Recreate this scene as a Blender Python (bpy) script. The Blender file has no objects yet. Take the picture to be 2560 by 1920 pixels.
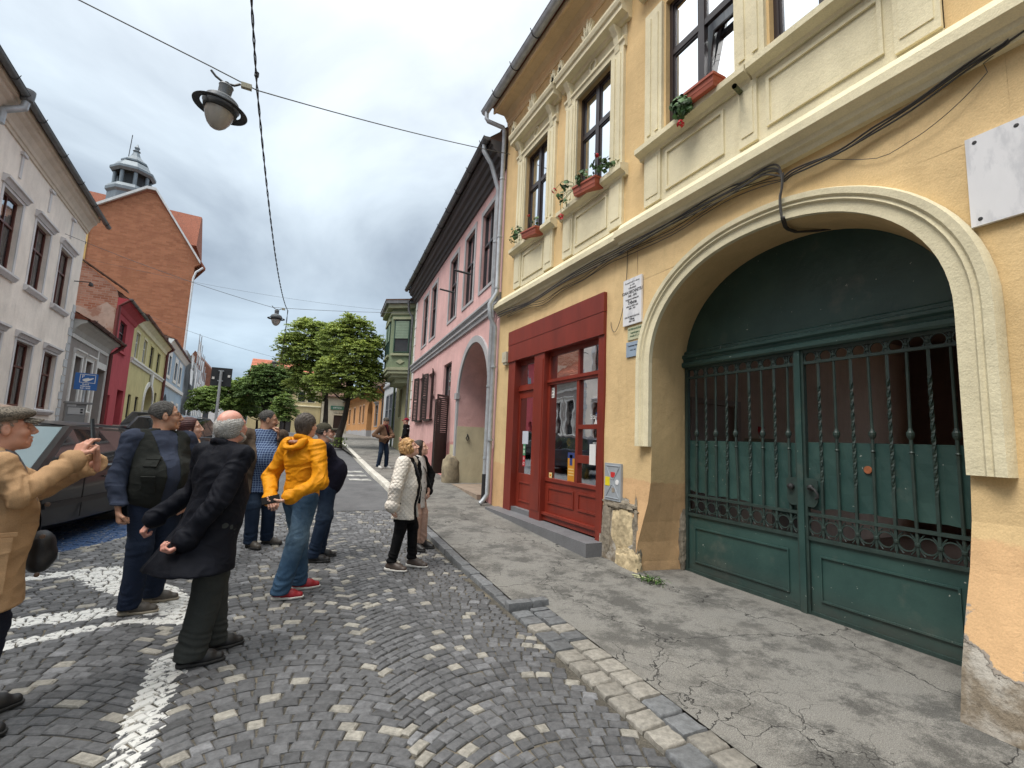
import bpy, bmesh, math, random
import numpy as np
from mathutils import Matrix, Vector
random.seed(7); RNG = np.random.default_rng(7)
sc = bpy.context.scene
# ---------------------------------------------------------------- camera, sky, light, exposure
cam_data = bpy.data.cameras.new('camera'); cam_data.lens = 16.594; cam_data.sensor_width = 36
cam_data.clip_start = 0.05; cam_data.clip_end = 2000
cam = bpy.data.objects.new('camera', cam_data); sc.collection.objects.link(cam); sc.camera = cam
_R = ((0.897563, -0.089613, -0.431682), (-0.438921, -0.089291, -0.894078), (0.041576, 0.991966, -0.119477))
cam.matrix_world = Matrix.Translation((0, 0, 1.6)) @ Matrix(_R).to_4x4()
world = bpy.data.worlds.new('World'); sc.world = world; world.use_nodes = True
SUN_EL, SUN_AZ = math.radians(60), math.radians(-108)     # azimuth from +Y towards +X
def build_world():
    nt = world.node_tree; nt.nodes.clear(); N = nt.nodes.new; L = nt.links.new
    out = N('ShaderNodeOutputWorld'); bg = N('ShaderNodeBackground'); bg.inputs['Strength'].default_value = 0.12
    sky = N('ShaderNodeTexSky'); sky.sky_type = 'NISHITA'; sky.sun_disc = False
    sky.sun_elevation = SUN_EL; sky.sun_rotation = SUN_AZ
    tc = N('ShaderNodeTexCoord'); sep = N('ShaderNodeSeparateXYZ'); L(tc.outputs['Generated'], sep.inputs[0])
    # project the view direction onto a flat cloud layer, so clouds flatten towards the horizon
    addz = N('ShaderNodeMath'); addz.operation = 'MAXIMUM'; L(sep.outputs['Z'], addz.inputs[0]); addz.inputs[1].default_value = 0.0
    add2 = N('ShaderNodeMath'); add2.operation = 'ADD'; L(addz.outputs[0], add2.inputs[0]); add2.inputs[1].default_value = 0.16
    dx = N('ShaderNodeMath'); dx.operation = 'DIVIDE'; L(sep.outputs['X'], dx.inputs[0]); L(add2.outputs[0], dx.inputs[1])
    dy = N('ShaderNodeMath'); dy.operation = 'DIVIDE'; L(sep.outputs['Y'], dy.inputs[0]); L(add2.outputs[0], dy.inputs[1])
    cmb = N('ShaderNodeCombineXYZ'); L(dx.outputs[0], cmb.inputs[0]); L(dy.outputs[0], cmb.inputs[1])
    n1 = N('ShaderNodeTexNoise'); n1.inputs['Scale'].default_value = 1.15; n1.inputs['Detail'].default_value = 8; n1.inputs['Roughness'].default_value = 0.52
    n1.inputs['Distortion'].default_value = 0.5
    mp = N('ShaderNodeMapping'); mp.inputs['Location'].default_value = (SKYX, SKYY, 0); mp.inputs['Scale'].default_value = (1.0, 0.8, 1)
    L(cmb.outputs[0], mp.inputs[0]); L(mp.outputs[0], n1.inputs['Vector'])
    # height gradient: paler overhead, slate towards the horizon, paler again right above the roofs
    g = N('ShaderNodeValToRGB'); L(sep.outputs['Z'], g.inputs[0]); e = g.color_ramp.elements
    e[0].position = 0.0; e[0].color = (0.42, 0.55, 0.66, 1); e[1].position = 1.0; e[1].color = (1.95, 1.95, 1.88, 1)
    for p, c in ((0.10, (0.36, 0.45, 0.53, 1)), (0.28, (0.315, 0.37, 0.425, 1)), (0.46, (0.52, 0.585, 0.635, 1)), (0.65, (0.72, 0.77, 0.80, 1)), (0.80, (1.15, 1.18, 1.18, 1))):
        q = e.new(p); q.color = c
    r = N('ShaderNodeValToRGB'); L(n1.outputs['Fac'], r.inputs[0]); e = r.color_ramp.elements
    e[0].position = 0.33; e[0].color = (0.60, 0.62, 0.66, 1); e[1].position = 0.68; e[1].color = (1.24, 1.235, 1.22, 1)
    q = e.new(0.5); q.color = (0.96, 0.97, 0.98, 1)
    mul = N('ShaderNodeMix'); mul.data_type = 'RGBA'; mul.blend_type = 'MULTIPLY'; mul.inputs['Factor'].default_value = 1; mul.clamp_result = False
    L(g.outputs[0], mul.inputs[6]); L(r.outputs[0], mul.inputs[7])
    sc_ = N('ShaderNodeVectorMath'); sc_.operation = 'SCALE'; sc_.inputs['Scale'].default_value = CLOUDK; L(mul.outputs[2], sc_.inputs[0])
    mix = N('ShaderNodeMix'); mix.data_type = 'RGBA'; mix.inputs['Factor'].default_value = 0.93; mix.clamp_result = False
    L(sky.outputs[0], mix.inputs[6]); L(sc_.outputs[0], mix.inputs[7])
    L(mix.outputs[2], bg.inputs['Color']); L(bg.outputs[0], out.inputs['Surface'])
SKYX, SKYY, CLOUDK = 3.1, 1.7, 6.7
build_world()
sun_d = bpy.data.lights.new('sun', 'SUN'); sun_d.energy = 1.5; sun_d.angle = math.radians(25); sun_d.color = (1.0, 0.95, 0.88)
sun = bpy.data.objects.new('sun', sun_d); sc.collection.objects.link(sun)
_sd = Vector((math.cos(SUN_EL)*math.sin(SUN_AZ), math.cos(SUN_EL)*math.cos(SUN_AZ), math.sin(SUN_EL)))
sun.rotation_euler = _sd.to_track_quat('Z', 'Y').to_euler()
sc.view_settings.view_transform = 'Standard'; sc.view_settings.look = 'None'
sc.view_settings.exposure = 1.02; sc.view_settings.gamma = 1.0; sc.view_settings.use_curve_mapping = False
sc.render.engine = 'CYCLES'; sc.cycles.max_bounces = 6; sc.cycles.diffuse_bounces = 3; sc.cycles.glossy_bounces = 3
sc.cycles.transparent_max_bounces = 12; sc.cycles.caustics_reflective = False; sc.cycles.caustics_refractive = False
sc.cycles.use_denoising = True
COL = sc.collection

# ---------------------------------------------------------------- helpers
def root(name, label, cat, loc=(0, 0, 0), group=None):
    o = bpy.data.objects.new(name, None); COL.objects.link(o); o.location = loc; o.empty_display_size = 0.2
    o['label'] = label; o['category'] = cat
    if group: o['group'] = group
    return o
def tag(o, label, cat, group=None):
    o['label'] = label; o['category'] = cat
    if group: o['group'] = group
    return o
def attach(o, parent):
    M = Matrix.Identity(4); p = parent
    chain = []
    while p is not None: chain.append(p); p = p.parent
    for q in reversed(chain):
        M = M @ (q.matrix_parent_inverse if q.parent else Matrix.Identity(4)) @ q.matrix_basis
    o.parent = parent; o.matrix_parent_inverse = M.inverted()
class MB:
    """collects polygons; build() links them as one mesh object"""
    def __init__(s): s.v = []; s.f = []; s.m = []; s.c = []; s.cur = 0; s.col = None
    def vert(s, p): s.v.append(tuple(p)); return len(s.v) - 1
    def poly(s, pts):
        i = len(s.v); s.v.extend(tuple(p) for p in pts); s.f.append(tuple(range(i, i + len(pts)))); s.m.append(s.cur); s.c.append(s.col)
    def faces(s, verts, faces):
        i = len(s.v); s.v.extend(tuple(p) for p in verts)
        for f in faces: s.f.append(tuple(i + k for k in f)); s.m.append(s.cur); s.c.append(s.col)
    def hexa(s, p):   # 8 corners: bottom 4 ccw, top 4 ccw
        s.faces(p, [(3, 2, 1, 0), (4, 5, 6, 7), (0, 1, 5, 4), (1, 2, 6, 5), (2, 3, 7, 6), (3, 0, 4, 7)])
    def box(s, a, b):
        x0, y0, z0 = a; x1, y1, z1 = b
        s.hexa([(x0, y0, z0), (x1, y0, z0), (x1, y1, z0), (x0, y1, z0), (x0, y0, z1), (x1, y0, z1), (x1, y1, z1), (x0, y1, z1)])
    def tube(s, path, r, n=8, cap=True):
        path = [Vector(p) for p in path]; rr = r if isinstance(r, (list, tuple)) else [r] * len(path)
        rings = []; up = None
        for i, p in enumerate(path):
            t = (path[min(i + 1, len(path) - 1)] - path[max(i - 1, 0)]).normalized()
            if up is None:
                up = Vector((0, 0, 1)) if abs(t.z) < 0.9 else Vector((1, 0, 0))
            a = t.cross(up); 
            if a.length < 1e-5: a = t.cross(Vector((0.3, 1, 0.2)))
            a.normalize(); b = a.cross(t).normalized(); up = b
            rings.append([p + (a * math.cos(2 * math.pi * k / n) + b * math.sin(2 * math.pi * k / n)) * rr[i] for k in range(n)])
        base = len(s.v)
        for rg in rings: s.v.extend(tuple(q) for q in rg)
        for i in range(len(rings) - 1):
            for k in range(n):
                s.f.append((base + i * n + k, base + i * n + (k + 1) % n, base + (i + 1) * n + (k + 1) % n, base + (i + 1) * n + k)); s.m.append(s.cur); s.c.append(s.col)
        if cap:
            s.f.append(tuple(base + k for k in reversed(range(n)))); s.m.append(s.cur); s.c.append(s.col)
            e = base + (len(rings) - 1) * n; s.f.append(tuple(e + k for k in range(n))); s.m.append(s.cur); s.c.append(s.col)
    def lathe(s, prof, c=(0, 0, 0), n=24, R=None, ph=0.0):
        """prof [(r, z)] turned about z, then rotated by R and moved to c"""
        c = Vector(c); base = len(s.v)
        for r, z in prof:
            for k in range(n):
                a = ph + 2 * math.pi * k / n; q = Vector((r * math.cos(a), r * math.sin(a), z))
                if R is not None: q = R @ q
                s.v.append(tuple(c + q))
        for i in range(len(prof) - 1):
            for k in range(n):
                s.f.append((base + i * n + k, base + i * n + (k + 1) % n, base + (i + 1) * n + (k + 1) % n, base + (i + 1) * n + k)); s.m.append(s.cur); s.c.append(s.col)
    def prism(s, poly, vec):
        vec = Vector(vec); n = len(poly); a = [Vector(p) for p in poly]; b = [p + vec for p in a]
        s.faces(a + b, [tuple(reversed(range(n))), tuple(range(n, 2 * n))] + [(i, (i + 1) % n, n + (i + 1) % n, n + i) for i in range(n)])
    def build(s, name, mat=None, parent=None, smooth=False, kind=None, attr=None):
        me = bpy.data.meshes.new(name); me.from_pydata(s.v, [], s.f); me.update()
        for m in (mat if isinstance(mat, (list, tuple)) else [mat]):
            if m is not None: me.materials.append(m)
        if isinstance(mat, (list, tuple)): me.polygons.foreach_set('material_index', s.m)
        if smooth: me.polygons.foreach_set('use_smooth', [True] * len(s.f))
        if attr is not None:
            for an, vals in attr.items():
                A = me.attributes.new(an, 'FLOAT', 'POINT'); A.data.foreach_set('value', list(vals))
        elif any(c is not None for c in s.c):
            A = me.attributes.new('tone', 'FLOAT', 'FACE'); A.data.foreach_set('value', [0.5 if c is None else c for c in s.c])
        if smooth: 
            me.set_sharp_from_angle(angle=math.radians(38))
        o = bpy.data.objects.new(name, me); COL.objects.link(o)
        if parent is not None: attach(o, parent)
        if kind: o['kind'] = kind
        return o
class Fr:
    """façade frame: s along the wall, z up, o out towards the street"""
    def __init__(s, org, d, side):
        s.o = Vector((org[0], org[1], 0)); l = math.hypot(*d); s.d = Vector((d[0] / l, d[1] / l, 0))
        s.n = Vector((-s.d.y, s.d.x, 0)) * side
    def P(s, a, z, o=0.0): return s.o + s.d * a + s.n * o + Vector((0, 0, z))
def fbox(mb, fr, s0, s1, z0, z1, o0, o1):
    mb.hexa([fr.P(s0, z0, o0), fr.P(s1, z0, o0), fr.P(s1, z0, o1), fr.P(s0, z0, o1), fr.P(s0, z1, o0), fr.P(s1, z1, o0), fr.P(s1, z1, o1), fr.P(s0, z1, o1)])
def sweep(mb, fr, s0, s1, prof):
    n = len(prof); a = [fr.P(s0, z, o) for o, z in prof]; b = [fr.P(s1, z, o) for o, z in prof]
    mb.faces(a + b, [tuple(range(n)), tuple(reversed(range(n, 2 * n)))] + [(i, (i + 1) % n, n + (i + 1) % n, n + i) for i in range(n)])
def archpts(c, hw, zs, h, n=24, e=2.0):
    r = []
    for i in range(n + 1):
        t = math.pi * i / n; cs, sn = math.cos(t), math.sin(t)
        r.append((c - hw * math.copysign(abs(cs) ** (2 / e), cs), zs + h * abs(sn) ** (2 / e)))
    return r
def wall(mb, fr, s0, s1, z0, z1, holes=(), arches=(), o=0.0):
    """holes (s0,s1,z0,z1,depth); arches (centre, halfwidth, z bottom, z spring, height, depth, exponent)"""
    H = [tuple(h[:4]) for h in holes] + [(a[0] - a[1], a[0] + a[1], a[2], a[3] + a[4]) for a in arches]
    S = sorted({s0, s1} | {v for h in H for v in h[:2] if s0 < v < s1}); Z = sorted({z0, z1} | {v for h in H for v in h[2:4] if z0 < v < z1})
    for i in range(len(S) - 1):
        for j in range(len(Z) - 1):
            cs, cz = (S[i] + S[i + 1]) / 2, (Z[j] + Z[j + 1]) / 2
            if any(h[0] < cs < h[1] and h[2] < cz < h[3] for h in H): continue
            mb.poly([fr.P(S[i], Z[j], o), fr.P(S[i + 1], Z[j], o), fr.P(S[i + 1], Z[j + 1], o), fr.P(S[i], Z[j + 1], o)])
    for (a, b, c, d, dep) in holes:
        for (p, q) in (((a, c), (a, d)), ((a, d), (b, d)), ((b, d), (b, c)), ((b, c), (a, c))):
            mb.poly([fr.P(p[0], p[1], o), fr.P(q[0], q[1], o), fr.P(q[0], q[1], o - dep), fr.P(p[0], p[1], o - dep)])
    for (c, hw, zb, zs, h, dep, ex) in arches:
        P = archpts(c, hw, zs, h, 32, ex)
        for (p, q) in zip(P, P[1:]):
            mb.poly([fr.P(p[0], p[1], o), fr.P(q[0], q[1], o), fr.P(q[0], zs + h, o), fr.P(p[0], zs + h, o)])
        C = [(c - hw, zb)] + P + [(c + hw, zb)]
        if dep > 0:
            for (p, q) in zip(C, C[1:]):
                mb.poly([fr.P(p[0], p[1], o), fr.P(q[0], q[1], o), fr.P(q[0], q[1], o - dep), fr.P(p[0], p[1], o - dep)])
def interp(x, pts):
    if x <= pts[0][0]: return pts[0][1]
    for (a, b), (c, d) in zip(pts, pts[1:]):
        if x <= c: return b + (d - b) * (x - a) / (c - a)
    return pts[-1][1]
SLOPE = [(-20, -0.3), (-2, 0.0), (6, 0.0), (10, 0.15), (13, 0.27), (16, 0.34), (20, 0.5), (27, 0.82), (35, 1.2), (45, 1.42), (60, 1.55), (100, 1.75), (300, 2.3)]
def gz(y): return interp(y, SLOPE)

# ---------------------------------------------------------------- materials
def newmat(name):
    m = bpy.data.materials.new(name); m.use_nodes = True; nt = m.node_tree
    return m, nt, nt.nodes['Principled BSDF'], nt.nodes.new, nt.links.new
MATS = {}
def mat(name, col, rough=0.8, var=0.12, scale=3.0, bump=0.0, bscale=40.0, metal=0.0, spec=0.5, dark=None, dscale=1.2, dlo=0.55, dhi=0.75, dfac=0.6, tone=0.0, sheen=0.0, coat=0.0, stretch=(1, 1, 1), fine=0.0):
    """general surface: mottled base colour, fine speckle, optional stain colour in its own patches, relief"""
    if name in MATS: return MATS[name]
    m, nt, P, N, L = newmat(name); MATS[name] = m
    tc = N('ShaderNodeTexCoord'); mp = N('ShaderNodeMapping'); mp.inputs['Scale'].default_value = stretch; L(tc.outputs['Object'], mp.inputs[0]); V = mp.outputs[0]
    P.inputs['Roughness'].default_value = rough; P.inputs['Metallic'].default_value = metal; P.inputs['Specular IOR Level'].default_value = spec
    if sheen: P.inputs['Sheen Weight'].default_value = sheen; P.inputs['Sheen Roughness'].default_value = 0.6
    if coat: P.inputs['Coat Weight'].default_value = coat; P.inputs['Coat Roughness'].default_value = 0.06
    n = N('ShaderNodeTexNoise'); n.inputs['Scale'].default_value = scale; n.inputs['Detail'].default_value = 6; n.inputs['Roughness'].default_value = 0.6; L(V, n.inputs['Vector'])
    mr = N('ShaderNodeMapRange'); L(n.outputs['Fac'], mr.inputs[0]); mr.inputs[1].default_value = 0.3; mr.inputs[2].default_value = 0.7; mr.inputs[3].default_value = 1 - var; mr.inputs[4].default_value = 1 + var
    last = mr.outputs[0]
    if fine:
        nf = N('ShaderNodeTexNoise'); nf.inputs['Scale'].default_value = bscale; nf.inputs['Detail'].default_value = 3; L(V, nf.inputs['Vector'])
        m2 = N('ShaderNodeMapRange'); L(nf.outputs['Fac'], m2.inputs[0]); m2.inputs[1].default_value = 0.3; m2.inputs[2].default_value = 0.7; m2.inputs[3].default_value = 1 - fine; m2.inputs[4].default_value = 1 + fine
        mm = N('ShaderNodeMath'); mm.operation = 'MULTIPLY'; L(last, mm.inputs[0]); L(m2.outputs[0], mm.inputs[1]); last = mm.outputs[0]
    if tone:
        at = N('ShaderNodeAttribute'); at.attribute_name = 'tone'
        m2 = N('ShaderNodeMapRange'); L(at.outputs['Fac'], m2.inputs[0]); m2.inputs[3].default_value = 1 - tone; m2.inputs[4].default_value = 1 + tone
        mm = N('ShaderNodeMath'); mm.operation = 'MULTIPLY'; L(last, mm.inputs[0]); L(m2.outputs[0], mm.inputs[1]); last = mm.outputs[0]
    sc_ = N('ShaderNodeVectorMath'); sc_.operation = 'SCALE'; sc_.inputs[0].default_value = col[:3]; L(last, sc_.inputs['Scale'])
    out = sc_.outputs[0]
    if dark is not None:
        nd = N('ShaderNodeTexNoise'); nd.inputs['Scale'].default_value = dscale; nd.inputs['Detail'].default_value = 8; nd.inputs['Roughness'].default_value = 0.65; L(V, nd.inputs['Vector'])
        md = N('ShaderNodeMapRange'); L(nd.outputs['Fac'], md.inputs[0]); md.inputs[1].default_value = dlo; md.inputs[2].default_value = dhi; md.inputs[4].default_value = dfac
        mx = N('ShaderNodeMix'); mx.data_type = 'RGBA'; L(md.outputs[0], mx.inputs['Factor']); L(out, mx.inputs[6]); mx.inputs[7].default_value = tuple(dark[:3]) + (1,)
        out = mx.outputs[2]
    L(out, P.inputs['Base Color'])
    if bump:
        nb = N('ShaderNodeTexNoise'); nb.inputs['Scale'].default_value = bscale; nb.inputs['Detail'].default_value = 5; L(V, nb.inputs['Vector'])
        b = N('ShaderNodeBump'); b.inputs['Strength'].default_value = min(1, bump * 2); b.inputs['Distance'].default_value = 0.01 * bump * 2; L(nb.outputs['Fac'], b.inputs['Height']); L(b.outputs[0], P.inputs['Normal'])
    return m
def plaster(name, col, low=None, lowz=1.1, dirt=(0.22, 0.19, 0.15), sc0=1.0, edge=0.08):
    """limewash plaster: vertical streaks, mottling, grain, a repainted lower band with a wavy top and scuffs"""
    if name in MATS: return MATS[name]
    m, nt, P, N, L = newmat(name); MATS[name] = m
    P.inputs['Roughness'].default_value = 0.92; P.inputs['Specular IOR Level'].default_value = 0.2
    tc = N('ShaderNodeTexCoord'); sep = N('ShaderNodeSeparateXYZ'); L(tc.outputs['Object'], sep.inputs[0])
    def noise(scale, stretch=(1, 1, 1), det=6, ro=0.6):
        mp = N('ShaderNodeMapping'); mp.inputs['Scale'].default_value = stretch; L(tc.outputs['Object'], mp.inputs[0])
        n = N('ShaderNodeTexNoise'); n.inputs['Scale'].default_value = scale; n.inputs['Detail'].default_value = det; n.inputs['Roughness'].default_value = ro; L(mp.outputs[0], n.inputs['Vector']); return n.outputs['Fac']
    def rng(x, a, b, c, d):
        r = N('ShaderNodeMapRange'); L(x, r.inputs[0]); 
        for i, v in enumerate((a, b, c, d)): r.inputs[i + 1].default_value = v
        return r.outputs[0]
    def mul(a, b):
        q = N('ShaderNodeMath'); q.operation = 'MULTIPLY'; L(a, q.inputs[0]); L(b, q.inputs[1]); return q.outputs[0]
    tone = mul(rng(noise(0.9), 0.3, 0.7, 0.88, 1.1), mul(rng(noise(4.5, (1, 1, 0.25)), 0.3, 0.7, 0.93, 1.06), rng(noise(90, det=3), 0.3, 0.7, 0.92, 1.07)))
    out = None; c0 = tuple(col) + (1,)
    if low is not None:
        zz = N('ShaderNodeMath'); zz.operation = 'ADD'; L(sep.outputs['Z'], zz.inputs[0])
        w = rng(noise(0.8), 0.3, 0.7, -0.12, 0.12); L(w, zz.inputs[1])
        k = rng(zz.outputs[0], lowz - edge, lowz + edge, 1.0, 0.0)
        mx = N('ShaderNodeMix'); mx.data_type = 'RGBA'; L(k, mx.inputs['Factor']); mx.inputs[6].default_value = c0; mx.inputs[7].default_value = tuple(low) + (1,); out = mx.outputs[2]
    v = N('ShaderNodeVectorMath'); v.operation = 'SCALE'; L(tone, v.inputs['Scale'])
    if out is None: v.inputs[0].default_value = col
    else: L(out, v.inputs[0])
    mx = N('ShaderNodeMix'); mx.data_type = 'RGBA'; L(rng(noise(2.2, (1, 1, 0.35), 9, 0.7), 0.60, 0.80, 0.0, 0.45), mx.inputs['Factor']); L(v.outputs[0], mx.inputs[6]); mx.inputs[7].default_value = tuple(dirt) + (1,)
    L(mx.outputs[2], P.inputs['Base Color'])
    b1 = N('ShaderNodeBump'); b1.inputs['Strength'].default_value = 0.55; b1.inputs['Distance'].default_value = 0.006; L(noise(70, det=4), b1.inputs['Height'])
    b2 = N('ShaderNodeBump'); b2.inputs['Strength'].default_value = 0.5; b2.inputs['Distance'].default_value = 0.03; L(noise(3.5, det=4), b2.inputs['Height']); L(b1.outputs[0], b2.inputs['Normal'])
    L(b2.outputs[0], P.inputs['Normal'])
    return m
def glassmat(name, tint=(0.85, 0.9, 0.92), body=0.12, rough=0.02, back=(0.02, 0.02, 0.025)):
    """window pane: see-through with a fresnel reflection"""
    if name in MATS: return MATS[name]
    m, nt, P, N, L = newmat(name); MATS[name] = m; out = nt.nodes['Material Output']; nt.nodes.remove(P)
    tr = N('ShaderNodeBsdfTransparent'); tr.inputs[0].default_value = tuple(tint) + (1,)
    gl = N('ShaderNodeBsdfGlossy'); gl.inputs['Roughness'].default_value = rough; gl.inputs[0].default_value = (0.95, 0.97, 1, 1)
    fr = N('ShaderNodeFresnel'); fr.inputs[0].default_value = 1.62
    tc = N('ShaderNodeTexCoord'); n = N('ShaderNodeTexNoise'); n.inputs['Scale'].default_value = 1.8; L(tc.outputs['Object'], n.inputs['Vector'])
    b = N('ShaderNodeBump'); b.inputs['Strength'].default_value = 0.15; b.inputs['Distance'].default_value = 0.02; L(n.outputs['Fac'], b.inputs['Height']); L(b.outputs[0], gl.inputs['Normal'])
    ad = N('ShaderNodeMath'); ad.operation = 'ADD'; ad.use_clamp = True; L(fr.outputs[0], ad.inputs[0]); ad.inputs[1].default_value = body
    mx = N('ShaderNodeMixShader'); L(ad.outputs[0], mx.inputs[0]); L(tr.outputs[0], mx.inputs[1]); L(gl.outputs[0], mx.inputs[2]); L(mx.outputs[0], out.inputs['Surface'])
    return m
GLASS = glassmat('window glass', body=.05); GLASS_FAR = mat('far window glass', (0.035, 0.042, 0.05), 0.08, 0.3, 0.8, spec=0.9)
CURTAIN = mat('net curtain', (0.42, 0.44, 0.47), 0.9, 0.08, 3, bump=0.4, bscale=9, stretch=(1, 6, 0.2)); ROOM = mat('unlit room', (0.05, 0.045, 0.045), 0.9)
WHITE = mat('white paint', (0.72, 0.71, 0.68), 0.6, 0.08, 5); ZINC = mat('zinc sheet', (0.42, 0.45, 0.48), 0.45, 0.2, 5, metal=0.3, dark=(0.24, 0.25, 0.26), dscale=3, dfac=0.5, bump=0.1)
OLDZINC = mat('weathered gutter metal', (0.15, 0.155, 0.16), 0.5, 0.25, 5, metal=0.5, dark=(0.06, 0.05, 0.045), dscale=3, dfac=0.5)
IRON = mat('black iron', (0.02, 0.02, 0.022), 0.55, 0.2, 20); DARKWOOD = mat('dark brown wood', (0.030, 0.017, 0.014), 0.4, 0.35, 6, stretch=(1, 1, 0.15), bump=0.2)
TILE = mat('clay roof tile', (0.38, 0.13, 0.075), 0.9, 0.35, 9, dark=(0.08, 0.05, 0.04), dscale=2.5, tone=0.3, bump=0.4, bscale=14)
OLDTILE = mat('old mossy roof tile', (0.15, 0.085, 0.06), 0.95, 0.4, 7, dark=(0.05, 0.04, 0.03), dscale=2, tone=0.35, bump=0.4, bscale=12)
# ---------------------------------------------------------------- ground
def kx(y):   # road side edge of the right-hand kerb
    return interp(y, [(-4, 1.80), (1.9, 1.96), (4.2, 2.10), (7.9, 2.22), (12, 2.5), (17, 2.75), (28, 3.25), (45, 3.4), (90, 5.0)])
def sheet(name, xs, ys, zf, m, kind='structure', parent=None, attr=None):
    mb = MB(); n = len(xs)
    for y in ys:
        for x in xs: 
            X = x(y) if callable(x) else x; mb.v.append((X, y, zf(X, y)))
    for j in range(len(ys) - 1):
        for i in range(n - 1): mb.f.append((j * n + i, j * n + i + 1, (j + 1) * n + i + 1, (j + 1) * n + i)); mb.m.append(0); mb.c.append(None)
    return mb.build(name, m, parent, smooth=True, kind=kind)
ASPH = mat('road tar', (0.115, 0.117, 0.122), 0.88, 0.22, 2.2, dark=(0.07, 0.072, 0.076), dscale=1.0, dfac=0.7, bump=0.5, bscale=90, fine=0.25)
def pavement_mat():
    m, nt, P, N, L = newmat('old sidewalk tar'); tc = N('ShaderNodeTexCoord'); V = tc.outputs['Object']
    P.inputs['Roughness'].default_value = 0.85
    def noise(s, d=8, r=0.62, off=0, dist=0.0):
        mp = N('ShaderNodeMapping'); mp.inputs['Location'].default_value = (off, off, off); L(V, mp.inputs[0]); n = N('ShaderNodeTexNoise'); n.inputs['Scale'].default_value = s; n.inputs['Detail'].default_value = d; n.inputs['Roughness'].default_value = r; n.inputs['Distortion'].default_value = dist
        L(mp.outputs[0], n.inputs['Vector']); return n.outputs['Fac']
    def rng(x, a, b, c, d):
        r = N('ShaderNodeMapRange'); L(x, r.inputs[0])
        for i, v in enumerate((a, b, c, d)): r.inputs[i + 1].default_value = v
        return r.outputs[0]
    def mixc(f, a, b):
        x = N('ShaderNodeMix'); x.data_type = 'RGBA'; L(f, x.inputs['Factor'])
        for k, v in ((6, a), (7, b)):
            if isinstance(v, tuple): x.inputs[k].default_value = v
            else: L(v, x.inputs[k])
        return x.outputs[2]
    grain = rng(noise(160, 2), 0.3, 0.7, 0.5, 1.5)
    base = mixc(rng(noise(1.7, 10, 0.8), 0.47, 0.56, 0, 1), (0.20, 0.195, 0.18, 1), (0.09, 0.088, 0.082, 1))
    base = mixc(rng(noise(0.55, 6, 0.7, 5), 0.45, 0.62, 0, 0.55), base, (0.20, 0.19, 0.17, 1))
    v = N('ShaderNodeVectorMath'); v.operation = 'SCALE'; L(base, v.inputs[0]); L(grain, v.inputs['Scale'])
    # cracks: distorted cell borders, present only in patches
    wob = N('ShaderNodeTexNoise'); wob.inputs['Scale'].default_value = 5; wob.inputs['Detail'].default_value = 5; L(V, wob.inputs['Vector'])
    w2 = N('ShaderNodeVectorMath'); w2.operation = 'SCALE'; w2.inputs['Scale'].default_value = 0.35; L(wob.outputs['Color'], w2.inputs[0])
    ad = N('ShaderNodeVectorMath'); L(V, ad.inputs[0]); L(w2.outputs[0], ad.inputs[1])
    vo = N('ShaderNodeTexVoronoi'); vo.feature = 'DISTANCE_TO_EDGE'; vo.inputs['Scale'].default_value = 3.4; L(ad.outputs[0], vo.inputs['Vector'])
    vo2 = N('ShaderNodeTexVoronoi'); vo2.feature = 'DISTANCE_TO_EDGE'; vo2.inputs['Scale'].default_value = 0.55; L(ad.outputs[0], vo2.inputs['Vector'])
    c1 = N('ShaderNodeMath'); c1.operation = 'MULTIPLY'; L(rng(vo.outputs['Distance'], 0.005, 0.014, 1, 0), c1.inputs[0])
    sep = N('ShaderNodeSeparateXYZ'); L(V, sep.inputs[0])
    near = rng(sep.outputs['X'], 2.9, 3.4, 1, 0); pm = N('ShaderNodeMath'); pm.operation = 'MULTIPLY'; L(near, pm.inputs[0]); L(rng(noise(0.8, 3, 0.5, 9), 0.42, 0.52, 0, 1), pm.inputs[1]); L(pm.outputs[0], c1.inputs[1])
    c2 = rng(vo2.outputs['Distance'], 0.001, 0.004, 1, 0)
    mx = N('ShaderNodeMath'); mx.operation = 'MAXIMUM'; L(c1.outputs[0], mx.inputs[0]); L(c2, mx.inputs[1])
    L(mixc(mx.outputs[0], v.outputs[0], (0.022, 0.021, 0.02, 1)), P.inputs['Base Color'])
    h = N('ShaderNodeMath'); h.operation = 'SUBTRACT'; L(noise(110, 3), h.inputs[0]); L(mx.outputs[0], h.inputs[1])
    b = N('ShaderNodeBump'); b.inputs['Strength'].default_value = 0.7; b.inputs['Distance'].default_value = 0.006; L(h.outputs[0], b.inputs['Height']); L(b.outputs[0], P.inputs['Normal'])
    return m
PAVE = pavement_mat()
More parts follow.
